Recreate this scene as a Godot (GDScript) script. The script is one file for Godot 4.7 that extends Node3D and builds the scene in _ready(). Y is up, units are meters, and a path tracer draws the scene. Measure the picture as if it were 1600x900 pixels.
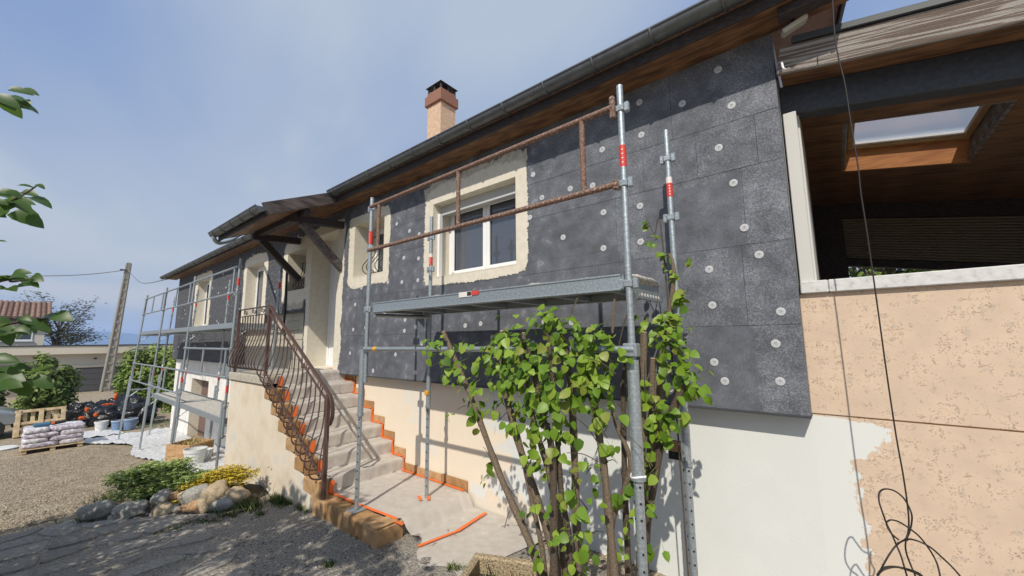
extends Node3D
# A house front being insulated: wall boards, scaffolds, stairs, shrub, drive.
# World: facade face of the insulation is z = 0, x runs along it to the right, y up, metres.

const EYE := Vector3(0.0, 1.75, 3.4)
const EYE_B := Basis(Vector3(0.775281, -0.00886, -0.631555), Vector3(0.089017, 0.991454, 0.095366), Vector3(0.625312, -0.130155, 0.769444))
const FOCAL := 617.0
const SUN_AT := Vector3(0.41, 1.08, 1.0)
var rng := RandomNumberGenerator.new()
var M := {}
var fn := FastNoiseLite.new()

# ---------------------------------------------------------------- pixels of the photograph to points
func ray(px: float, py: float) -> Vector3:
	return EYE_B * Vector3(px - 800.0, 450.0 - py, -FOCAL)
func at_z(px: float, py: float, z: float) -> Vector3:
	var r := ray(px, py)
	return EYE + r * ((z - EYE.z) / r.z)
func at_x(px: float, py: float, x: float) -> Vector3:
	var r := ray(px, py)
	return EYE + r * ((x - EYE.x) / r.x)
func at_y(px: float, py: float, y: float) -> Vector3:
	var r := ray(px, py)
	return EYE + r * ((y - EYE.y) / r.y)
func at_ground(px: float, py: float) -> Vector3:
	var p := at_y(px, py, -0.5)
	for i in 12:
		p = at_y(px, py, g(p.x, p.z))
	return p
func depth_of(p: Vector3) -> float:
	return -((p - EYE) * EYE_B).z

const GX := [-260.0, -80.0, -45.0, -30.0, -21.0, -17.0, -12.0, -10.0, -8.4, -6.5, -5.0, -3.0, 0.0, 6.0, 40.0, 260.0]
const GY := [-9.0, -2.6, -1.75, -1.45, -1.27, -1.2, -0.95, -0.72, -0.52, -0.32, -0.23, -0.2, -0.16, -0.1, 0.0, 0.4]
func g(x: float, _z: float) -> float:
	for i in GX.size() - 1:
		if x <= GX[i + 1]:
			var t: float = clampf((x - GX[i]) / (GX[i + 1] - GX[i]), 0.0, 1.0)
			return lerpf(GY[i], GY[i + 1], t)
	return GY[-1]

# ---------------------------------------------------------------- nodes
var used := {}
func numbered(called: String) -> String:
	if not used.has(called):
		used[called] = 0
		return called
	used[called] += 1
	return "%s_%03d" % [called, used[called]]
func tag(o: Node3D, label: String, category: String, group := "", kind := "") -> Node3D:
	if label: o.set_meta("label", label)
	if category: o.set_meta("category", category)
	if group: o.set_meta("group", group)
	if kind: o.set_meta("kind", kind)
	return o
func thing(called: String, label: String, category: String, at := Vector3.ZERO, group := "") -> Node3D:
	var o := Node3D.new()
	o.name = numbered(called)
	add_child(o)
	o.position = at
	tag(o, label, category, group)
	return o
# one named mesh; xf is its place in the world
func obj(called: String, shape, m: Material, parent: Node = null, xf := Transform3D.IDENTITY) -> MeshInstance3D:
	var mi := MeshInstance3D.new()
	mi.mesh = shape.commit() if shape is SurfaceTool else shape
	mi.material_override = m
	if parent == null:
		mi.name = numbered(called)
		add_child(mi)
		mi.transform = xf
	else:
		mi.name = called
		parent.add_child(mi, true)
		mi.transform = world_of(parent).affine_inverse() * xf
	return mi
func world_of(n: Node) -> Transform3D:
	if n == self or n == null: return Transform3D.IDENTITY
	return world_of(n.get_parent()) * (n as Node3D).transform
func struct(called: String, shape, m: Material) -> MeshInstance3D:
	var o := obj(called, shape, m)
	o.set_meta("kind", "structure")
	return o

# ---------------------------------------------------------------- shapes
func new_st() -> SurfaceTool:
	var st := SurfaceTool.new()
	st.begin(Mesh.PRIMITIVE_TRIANGLES)
	return st
func vtx(st: SurfaceTool, p: Vector3, n: Vector3) -> void:
	st.set_normal(n)
	var a := n.abs()
	if a.z >= a.x and a.z >= a.y: st.set_uv(Vector2(p.x, -p.y))
	elif a.x >= a.y: st.set_uv(Vector2(p.z, -p.y))
	else: st.set_uv(Vector2(p.x, p.z))
	st.add_vertex(p)
# flat polygon fan; turned so that it faces along 'out'
func face(st: SurfaceTool, pts: Array, out: Vector3) -> void:
	var n := Vector3.ZERO
	for i in range(1, pts.size() - 1): n += (pts[i] - pts[0]).cross(pts[i + 1] - pts[0])
	if n.length() < 1e-14: return
	n = n.normalized()
	var flip := n.dot(out) < 0.0
	if flip: n = -n
	for i in range(1, pts.size() - 1):
		vtx(st, pts[0], n)
		if flip:
			vtx(st, pts[i], n); vtx(st, pts[i + 1], n)
		else:
			vtx(st, pts[i + 1], n); vtx(st, pts[i], n)
func bx(st: SurfaceTool, c: Vector3, s: Vector3, b := 0.0, bas := Basis.IDENTITY) -> void:
	var h := s * 0.5
	b = minf(b, minf(h.x, minf(h.y, h.z)) * 0.6)
	var V := func(axis: int, sg: Vector3) -> Vector3:
		var p := Vector3(sg.x * (h.x - b), sg.y * (h.y - b), sg.z * (h.z - b))
		p[axis] = sg[axis] * h[axis]
		return c + bas * p
	for i in 3:
		var j := (i + 1) % 3
		var k := (i + 2) % 3
		for si in [-1.0, 1.0]:
			var pts := []
			for e in [[-1.0, -1.0], [1.0, -1.0], [1.0, 1.0], [-1.0, 1.0]]:
				var sg := Vector3.ZERO
				sg[i] = si; sg[j] = e[0]; sg[k] = e[1]
				pts.append(V.call(i, sg))
			var o := Vector3.ZERO
			o[i] = si
			face(st, pts, bas * o)
	if b <= 0.0: return
	for k in 3:
		var i := (k + 1) % 3
		var j := (k + 2) % 3
		for si in [-1.0, 1.0]:
			for sj in [-1.0, 1.0]:
				var lo := Vector3.ZERO
				lo[i] = si; lo[j] = sj; lo[k] = -1.0
				var hi := lo
				hi[k] = 1.0
				var o := lo + hi
				face(st, [V.call(i, lo), V.call(j, lo), V.call(j, hi), V.call(i, hi)], bas * o)
	for sx in [-1.0, 1.0]:
		for sy in [-1.0, 1.0]:
			for sz in [-1.0, 1.0]:
				var sg := Vector3(sx, sy, sz)
				face(st, [V.call(0, sg), V.call(1, sg), V.call(2, sg)], bas * sg)
func bx2(st: SurfaceTool, lo: Vector3, hi: Vector3, b := 0.0) -> void:
	bx(st, (lo + hi) * 0.5, (hi - lo).abs(), b)
# box beam between two points: width across, height up
func beam(st: SurfaceTool, a: Vector3, e: Vector3, w: float, h: float, b := 0.006, up := Vector3.UP) -> void:
	var d := (e - a).normalized()
	var side := d.cross(up).normalized()
	var u := side.cross(d).normalized()
	bx(st, (a + e) * 0.5, Vector3(w, h, (e - a).length()), b, Basis(side, u, -d))
func ring(c: Vector3, t: Vector3, ref: Vector3, r: float, seg: int) -> Array:
	var s := t.cross(ref).normalized()
	var u := s.cross(t).normalized()
	var out := []
	for i in seg:
		var a := TAU * i / seg
		out.append([c + (s * cos(a) + u * sin(a)) * r, s * cos(a) + u * sin(a)])
	return out
func tube(st: SurfaceTool, pts: Array, rad, seg := 8, cap := true) -> void:
	var n := pts.size()
	var ref := Vector3.UP
	var t0: Vector3 = (pts[1] - pts[0]).normalized()
	if absf(t0.dot(ref)) > 0.9: ref = Vector3.RIGHT
	var prev := []
	for i in n:
		var t: Vector3
		if i == 0: t = pts[1] - pts[0]
		elif i == n - 1: t = pts[n - 1] - pts[n - 2]
		else: t = (pts[i + 1] - pts[i]).normalized() + (pts[i] - pts[i - 1]).normalized()
		t = t.normalized()
		if absf(t.dot(ref)) > 0.97: ref = (ref + Vector3(0.31, 0.17, 0.43)).normalized()
		ref = (ref - t * ref.dot(t)).normalized()
		var r: float = rad[i] if rad is Array else rad
		var cur := ring(pts[i], t, ref, r, seg)
		if i > 0:
			for k in seg:
				var l := (k + 1) % seg
				var q := [prev[k], prev[l], cur[l], cur[k]]
				for w in [[0, 1, 2], [0, 2, 3]]:
					for e in w:
						vtx(st, q[e][0], q[e][1])
		if cap and (i == 0 or i == n - 1):
			var ring_pts := []
			for e in cur: ring_pts.append(e[0])
			face(st, ring_pts, -t if i == 0 else t)
		prev = cur
func rod(st: SurfaceTool, a: Vector3, b: Vector3, r: float, seg := 8, cap := true) -> void:
	tube(st, [a, b], r, seg, cap)
# profile of (radius, height) turned round the y axis of xf; flat facets along the profile, smooth around
func lathe(st: SurfaceTool, prof: Array, seg: int, xf := Transform3D.IDENTITY) -> void:
	for i in prof.size() - 1:
		var a: Vector2 = prof[i]
		var b: Vector2 = prof[i + 1]
		var d := (b - a).normalized()
		var nn := Vector2(d.y, -d.x)
		for k in seg:
			var p := []
			for e in [[a, k], [a, k + 1], [b, k + 1], [b, k]]:
				var an: float = TAU * e[1] / seg
				p.append([xf * Vector3(e[0].x * cos(an), e[0].y, e[0].x * sin(an)), xf.basis * Vector3(nn.x * cos(an), nn.y, nn.x * sin(an))])
			for w in [[0, 1, 2], [0, 2, 3]]:
				for e in w: vtx(st, p[e][0], p[e][1])
# lumpy closed body with smooth normals
func blob(c: Vector3, r: Vector3, amp: float, freq: float, sd: int, bas := Basis.IDENTITY, nu := 14, nv := 9, flat_pow := 1.0) -> SurfaceTool:
	var st := new_st()
	st.set_smooth_group(0)
	fn.seed = sd
	fn.frequency = freq
	var P := func(u: int, v: int) -> Vector3:
		var a := TAU * (u % nu) / nu
		var b := PI * v / nv
		var d := Vector3(sin(b) * cos(a), cos(b), sin(b) * sin(a))
		if flat_pow != 1.0:
			d = Vector3(signf(d.x) * pow(absf(d.x), flat_pow), signf(d.y) * pow(absf(d.y), flat_pow), signf(d.z) * pow(absf(d.z), flat_pow))
		var k := 1.0 + amp * fn.get_noise_3dv(d * 10.0)
		return c + bas * (d * r * k)
	for u in nu:
		for v in nv:
			var a: Vector3 = P.call(u, v)
			var b: Vector3 = P.call(u + 1, v)
			var cc: Vector3 = P.call(u + 1, v + 1)
			var d: Vector3 = P.call(u, v + 1)
			for p in [a, b, cc]:
				st.set_uv(Vector2(p.x, p.y)); st.add_vertex(p)
			for p in [a, cc, d]:
				st.set_uv(Vector2(p.x, p.y)); st.add_vertex(p)
	st.generate_normals()
	return st
# sheet of nu by nv cells over a function of (0..1, 0..1)
func sheet(nu: int, nv: int, f: Callable) -> SurfaceTool:
	var st := new_st()
	st.set_smooth_group(0)
	var P := []
	for i in nu + 1:
		var row := []
		for j in nv + 1: row.append(f.call(float(i) / nu, float(j) / nv))
		P.append(row)
	for i in nu:
		for j in nv:
			for p in [P[i][j], P[i][j + 1], P[i + 1][j + 1], P[i][j], P[i + 1][j + 1], P[i + 1][j]]:
				st.set_uv(Vector2(p.x, p.z)); st.add_vertex(p)
	st.generate_normals()
	return st
func curve_pts(ctrl: Array, step := 6) -> Array:
	var out := []
	for i in ctrl.size() - 1:
		var p0: Vector3 = ctrl[maxi(i - 1, 0)]
		var p1: Vector3 = ctrl[i]
		var p2: Vector3 = ctrl[i + 1]
		var p3: Vector3 = ctrl[mini(i + 2, ctrl.size() - 1)]
		for k in step: out.append(p1.cubic_interpolate(p2, p0, p3, float(k) / step))
	out.append(ctrl[-1])
	return out

# ---------------------------------------------------------------- colours and textures
func sr(c: Color) -> Color:
	return c.linear_to_srgb()
func ramp(stops: Array) -> PackedByteArray:
	var lut := PackedByteArray()
	lut.resize(768)
	for i in 256:
		var t := i / 255.0
		var c: Color = stops[0][1]
		for k in stops.size() - 1:
			if t >= stops[k][0]:
				var u: float = clampf((t - stops[k][0]) / maxf(stops[k + 1][0] - stops[k][0], 1e-5), 0, 1)
				c = (stops[k][1] as Color).lerp(stops[k + 1][1], u)
		c = sr(c)
		lut[i * 3] = int(c.r * 255.0 + 0.5); lut[i * 3 + 1] = int(c.g * 255.0 + 0.5); lut[i * 3 + 2] = int(c.b * 255.0 + 0.5)
	return lut
func noise_bytes(w: int, h: int, sd: int, freq: float, oct := 4, kind := FastNoiseLite.TYPE_SIMPLEX_SMOOTH, tiled := true) -> PackedByteArray:
	var n := FastNoiseLite.new()
	n.seed = sd
	n.noise_type = kind
	n.frequency = freq
	n.fractal_octaves = oct
	if oct <= 1: n.fractal_type = FastNoiseLite.FRACTAL_NONE
	var im := n.get_seamless_image(w, h) if tiled else n.get_image(w, h)
	im.convert(Image.FORMAT_L8)
	return im.get_data()
func ntex(sd: int, freq: float, oct: int, stops: Array, size := 512, kind := FastNoiseLite.TYPE_SIMPLEX_SMOOTH) -> NoiseTexture2D:
	var n := FastNoiseLite.new()
	n.seed = sd
	n.noise_type = kind
	n.frequency = freq
	n.fractal_octaves = oct
	var t := NoiseTexture2D.new()
	t.width = size
	t.height = size
	t.seamless = true
	t.noise = n
	var gr := Gradient.new()
	var offs := PackedFloat32Array()
	var cols := PackedColorArray()
	for e in stops:
		offs.append(e[0])
		cols.append(sr(e[1]))
	gr.offsets = offs
	gr.colors = cols
	t.color_ramp = gr
	return t
func btex(sd: int, freq: float, oct: int, size := 512, kind := FastNoiseLite.TYPE_SIMPLEX_SMOOTH) -> ImageTexture:
	var b := noise_bytes(size, size, sd, freq, oct, kind)
	return ImageTexture.create_from_image(Image.create_from_data(size, size, false, Image.FORMAT_L8, b))
func C(r: float, gg: float, b: float) -> Color:
	return Color(r, gg, b)
# o: metal, tex, tscale (repeats per metre), world, bump, bump_cm, spec, coat, back, uv
func mk(called: String, col: Color, rough: float, o := {}) -> StandardMaterial3D:
	var m := StandardMaterial3D.new()
	m.resource_name = called
	m.albedo_color = sr(col)
	m.roughness = rough
	m.metallic = o.get("metal", 0.0)
	m.metallic_specular = o.get("spec", 0.5)
	m.cull_mode = BaseMaterial3D.CULL_DISABLED
	if o.has("tex"):
		m.albedo_texture = o.tex
		if o.has("tint"): m.albedo_color = sr(o.tint)
		else: m.albedo_color = Color.WHITE
	if o.has("uv"):
		m.uv1_scale = o.uv[0]
		m.uv1_offset = o.uv[1]
	elif o.has("tscale"):
		m.uv1_triplanar = true
		m.uv1_world_triplanar = o.get("world", true)
		var s = o.tscale
		m.uv1_scale = s if s is Vector3 else Vector3(s, s, s)
		m.uv1_triplanar_sharpness = 4.0
	if o.has("bump"):
		m.heightmap_enabled = true
		m.heightmap_texture = o.bump
		m.heightmap_scale = o.get("bump_cm", 0.5)
	if o.has("coat"):
		m.clearcoat_enabled = true
		m.clearcoat = o.coat
		m.clearcoat_roughness = 0.2
	if o.has("back"):
		m.backlight_enabled = true
		m.backlight = sr(o.back)
	M[called] = m
	return m

# ---------------------------------------------------------------- sky
func smooth(a: float, b: float, x: float) -> float:
	var t := clampf((x - a) / (b - a), 0.0, 1.0)
	return t * t * (3.0 - 2.0 * t)
func make_sky() -> Sky:
	var w := 720
	var h := 360
	var n1 := FastNoiseLite.new()
	n1.seed = 11; n1.frequency = 1.0; n1.fractal_octaves = 5
	var n2 := FastNoiseLite.new()
	n2.seed = 5; n2.frequency = 0.55; n2.fractal_octaves = 2
	var o := PackedByteArray()
	o.resize(w * h * 3)
	for j in h:
		var el := PI * (0.5 - (j + 0.5) / h)
		var y := sin(el)
		var up := clampf(y, 0.0, 1.0)
		var base := C(0.35, 0.46, 0.68).lerp(C(0.145, 0.265, 0.56), pow(up, 0.55))
		base = base.lerp(C(0.46, 0.54, 0.68), pow(1.0 - up, 9.0) * 0.65)
		for i in w:
			var az := TAU * ((i + 0.5) / w - 0.5)
			var d := Vector3(sin(az) * cos(el), y, -cos(az) * cos(el))
			var c := base
			if y > -0.02:
				# thin high veil, drawn out into long streaks
				var q := d / (absf(y) + 0.22)
				var a := n1.get_noise_3d(q.x * 0.62 + q.z * 0.25, q.z * 1.5 - q.x * 0.45, 3.0)
				var cover := n2.get_noise_3d(d.x * 1.4 + 2.2, d.y * 1.4, d.z * 1.4 + 0.7)
				var lump := n1.get_noise_3d(d.x * 2.2, d.y * 13.0, d.z * 2.2 + 4.0)
				var dens := clampf(0.80 + cover * 1.0 + a * 0.45, 0.0, 1.0)
				c = c.lerp(C(0.475, 0.555, 0.675), dens * 0.95)
				c = c.lerp(C(0.58, 0.635, 0.71), clampf(a * 1.3 - 0.05, 0.0, 0.6) * smooth(0.0, 0.25, y))
				var low := exp(-pow((y - 0.085) / 0.085, 2.0)) * smooth(-0.12, 0.25, lump)
				c = c.lerp(C(0.58, 0.62, 0.69), low * 0.8)
				var grey := exp(-pow((y - 0.05) / 0.06, 2.0)) * smooth(0.0, 0.4, -lump)
				c = c.lerp(C(0.30, 0.40, 0.60), grey * 0.5)
			c = sr(c)
			var k := (j * w + i) * 3
			o[k] = int(clampf(c.r, 0, 1) * 255.0 + 0.5); o[k + 1] = int(clampf(c.g, 0, 1) * 255.0 + 0.5); o[k + 2] = int(clampf(c.b, 0, 1) * 255.0 + 0.5)
	var pm := PanoramaSkyMaterial.new()
	pm.panorama = ImageTexture.create_from_image(Image.create_from_data(w, h, false, Image.FORMAT_RGB8, o))
	var s := Sky.new()
	s.sky_material = pm
	return s

# ---------------------------------------------------------------- surfaces with a picture of their own
const IX0 := -7.0
const IY0 := 1.15
const IW := 7.0
const IH := 3.0
# how far each board was rasped open: x from, x to, y from, y to, amount
const RASP := [[-9.0, 0.0, 3.46, 4.2, 0.34], [-0.62, 0.0, 3.40, 4.2, 0.62], [-9.0, -2.0, 3.06, 3.46, 0.20], [-2.0, -1.22, 3.06, 3.46, 0.40], [-1.22, -0.77, 3.06, 3.46, 0.36], [-0.77, 0.0, 3.06, 3.46, 0.62], [-9.0, -1.5, 2.45, 3.06, 0.10], [-1.5, -1.22, 2.45, 3.06, 0.48], [-1.22, -0.46, 2.45, 3.02, 0.10], [-1.0, -0.55, 2.98, 3.12, 0.6], [-0.46, 0.0, 2.45, 3.06, 0.66], [-9.0, -0.95, 1.84, 2.45, 0.14], [-0.95, -0.5, 1.84, 2.45, 0.30], [-0.80, -0.58, 1.84, 2.40, 0.58], [-0.5, 0.0, 1.84, 2.45, 0.62], [-9.0, -0.48, 1.0, 1.84, 0.09], [-0.48, 0.0, 1.0, 1.84, 0.58], [-0.98, -0.80, 1.75, 2.2, 0.45]]
# graphite polystyrene: grey smooth skin, paler open beads where it was rasped, smears of mortar
func insulation_tex() -> ImageTexture:
	var w := 1792
	var h := 768
	var fine := noise_bytes(w, h, 3, 0.85, 1, FastNoiseLite.TYPE_VALUE, false)
	var mid := noise_bytes(w, h, 4, 0.02, 4, FastNoiseLite.TYPE_SIMPLEX_SMOOTH, false)
	var big := noise_bytes(w, h, 9, 0.006, 3, FastNoiseLite.TYPE_SIMPLEX_SMOOTH, false)
	var o := PackedByteArray()
	o.resize(w * h * 3)
	var lut := ramp([[0.0, C(0.060, 0.064, 0.075)], [0.25, C(0.126, 0.136, 0.160)], [0.6, C(0.275, 0.290, 0.318)], [1.0, C(0.60, 0.605, 0.615)]])
	# coarse map of the rasped areas
	var cw := 224
	var chh := 96
	var map := PackedFloat32Array()
	map.resize(cw * chh)
	for j in chh:
		var y := IY0 + IH * (1.0 - (j + 0.5) / chh)
		for i in cw:
			var x := IX0 + IW * (i + 0.5) / cw
			var v := 0.1
			for r in RASP:
				if x >= r[0] and x < r[1] and y >= r[2] and y < r[3]: v = r[4]
			map[j * cw + i] = v
	for j in h:
		for i in w:
			var k := j * w + i
			var x := IX0 + IW * (i + 0.5) / w
			var wob := (mid[k] - 128) / 14
			var ci := clampi((i + wob) / 8, 0, cw - 1)
			var cj := clampi((j + wob / 2) / 8, 0, chh - 1)
			var rasp := clampf(map[cj * cw + ci] + (big[k] - 128) / 900.0 + (mid[k] - 128) / 1300.0, 0.0, 0.9)
			var f := fine[k] / 255.0
			var v := 0.20 + (mid[k] - 128) / 1100.0 + (big[k] - 128) / 1600.0 + (f - 0.5) * 0.10
			if f > 0.90 - rasp * 0.58: v += (0.07 + 0.30 * (f - 0.35)) * (0.35 + rasp)
			elif f < 0.25: v -= 0.06
			if x < -2.2 and mid[k] > 196 and fine[(k * 7) % (w * h)] > 110: v += 0.20
			var q := int(clampf(v, 0.0, 1.0) * 255.0) * 3
			o[k * 3] = lut[q]; o[k * 3 + 1] = lut[q + 1]; o[k * 3 + 2] = lut[q + 2]
	return ImageTexture.create_from_image(Image.create_from_data(w, h, false, Image.FORMAT_RGB8, o))

const WX0 := -7.0
const WY0 := -0.6
const WW := 7.0
const WH := 1.9
# lower wall: old cream render, white primer rolled over most of it
func base_wall_tex() -> ImageTexture:
	var w := 1536
	var h := 448
	var fine := noise_bytes(w, h, 31, 0.25, 2, FastNoiseLite.TYPE_SIMPLEX, false)
	var mid := noise_bytes(w, h, 32, 0.012, 4, FastNoiseLite.TYPE_SIMPLEX_SMOOTH, false)
	var o := PackedByteArray()
	o.resize(w * h * 3)
	for j in h:
		var y := WY0 + WH * (1.0 - (j + 0.5) / h)
		for i in w:
			var k := j * w + i
			var x := WX0 + WW * (i + 0.5) / w
			var m := (mid[k] - 128) / 128.0
			var edge := -3.35 + 0.35 * sin(y * 3.1) + m * 0.45
			var t := smooth(edge - 0.12, edge + 0.12, x)
			if absf(x + 4.55 + (y - 0.7) * 0.55) < 0.16 + m * 0.25 and y > 0.25: t = maxf(t, 0.45)
			var c := C(0.79, 0.69, 0.555).lerp(C(0.685, 0.70, 0.675), t)
			if x < -2.3 and y < 0.02 + m * 0.16: c = c.lerp(C(0.74, 0.60, 0.43), 0.55)
			var f := fine[k] / 255.0
			c = c * (0.965 + 0.03 * f + 0.025 * m)
			if f < 0.10 and mid[k] > 120: c = c * 0.86
			c = sr(c)
			o[k * 3] = int(c.r * 255.0); o[k * 3 + 1] = int(c.g * 255.0); o[k * 3 + 2] = int(c.b * 255.0)
	return ImageTexture.create_from_image(Image.create_from_data(w, h, false, Image.FORMAT_RGB8, o))

const TX0 := -0.3
const TY0 := -0.6
const TW := 4.0
const TH := 2.8
const PAINT := [[-0.6, 0.03], [0.24, 0.02], [0.62, 0.03], [0.78, 0.0], [0.93, 0.01], [0.97, 0.09], [1.09, 0.18], [1.16, 0.20], [1.19, 0.10], [1.205, -0.02], [1.215, -0.3], [3.0, -0.3]]
# terrace wall: bare tan concrete, pitted and stained, primer ending in a ragged edge
func terrace_wall_tex() -> ImageTexture:
	var w := 1024
	var h := 717
	var fine := noise_bytes(w, h, 41, 0.9, 1, FastNoiseLite.TYPE_VALUE, false)
	var mid := noise_bytes(w, h, 42, 0.016, 5, FastNoiseLite.TYPE_SIMPLEX_SMOOTH, false)
	var vein := noise_bytes(w, h, 43, 0.0075, 4, FastNoiseLite.TYPE_SIMPLEX_SMOOTH, false)
	var blot := noise_bytes(w, h, 44, 0.044, 3, FastNoiseLite.TYPE_SIMPLEX_SMOOTH, false)
	var o := PackedByteArray()
	o.resize(w * h * 3)
	for j in h:
		var y := TY0 + TH * (1.0 - (j + 0.5) / h)
		var px := -0.3
		for e in PAINT.size() - 1:
			if y >= PAINT[e][0] and y < PAINT[e + 1][0]:
				px = lerpf(PAINT[e][1], PAINT[e + 1][1], (y - PAINT[e][0]) / (PAINT[e + 1][0] - PAINT[e][0]))
		for i in w:
			var k := j * w + i
			var x := TX0 + TW * (i + 0.5) / w
			var f := fine[k] / 255.0
			var m := (mid[k] - 128) / 128.0
			var c := C(0.625, 0.485, 0.365) * (1.0 + 0.09 * m + 0.04 * (f - 0.5))
			var vv := absf(vein[k] - 128.0)
			# fine rusty lichen lines and pits, thicker in patches
			var patch := smooth(0.42, 0.72, blot[k] / 255.0 + (mid[k] - 128) / 420.0)
			if f < 0.05 + 0.20 * patch: c = c.lerp(C(0.25, 0.175, 0.11), 0.35 + 0.4 * patch)
			if vv < 1.1 and f > 0.3 and mid[k] > 112: c = c.lerp(C(0.38, 0.24, 0.14), 0.45)
			if blot[k] > 190: c = c.lerp(C(0.44, 0.38, 0.32), clampf((blot[k] - 190) / 60.0, 0.0, 0.4))
			if x < px + m * 0.05 + (blot[k] - 128) / 2600.0 + (f - 0.5) * 0.02:
				c = C(0.685, 0.70, 0.675) * (0.985 + 0.02 * f)
			c = sr(c)
			o[k * 3] = int(clampf(c.r, 0, 1) * 255.0); o[k * 3 + 1] = int(clampf(c.g, 0, 1) * 255.0); o[k * 3 + 2] = int(clampf(c.b, 0, 1) * 255.0)
	return ImageTexture.create_from_image(Image.create_from_data(w, h, false, Image.FORMAT_RGB8, o))
# streaky wood, grain along u
func wood_tex(sd: int, dark: Color, light: Color, size := 512, contrast := 1.0) -> ImageTexture:
	var a := grain_bytes(size, sd)
	var b := noise_bytes(size, size, sd + 1, 0.006, 2)
	var o := PackedByteArray()
	o.resize(size * size * 3)
	for j in size:
		for i in size:
			var k := j * size + i
			var t := clampf(0.5 + ((a[k] - 128) / 128.0 * 0.8 + (b[j * size + i] - 128) / 128.0 * 0.6) * contrast, 0, 1)
			var c := sr(dark.lerp(light, t))
			var q := (j * size + i) * 3
			o[q] = int(c.r * 255.0); o[q + 1] = int(c.g * 255.0); o[q + 2] = int(c.b * 255.0)
	return ImageTexture.create_from_image(Image.create_from_data(size, size, false, Image.FORMAT_RGB8, o))

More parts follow.
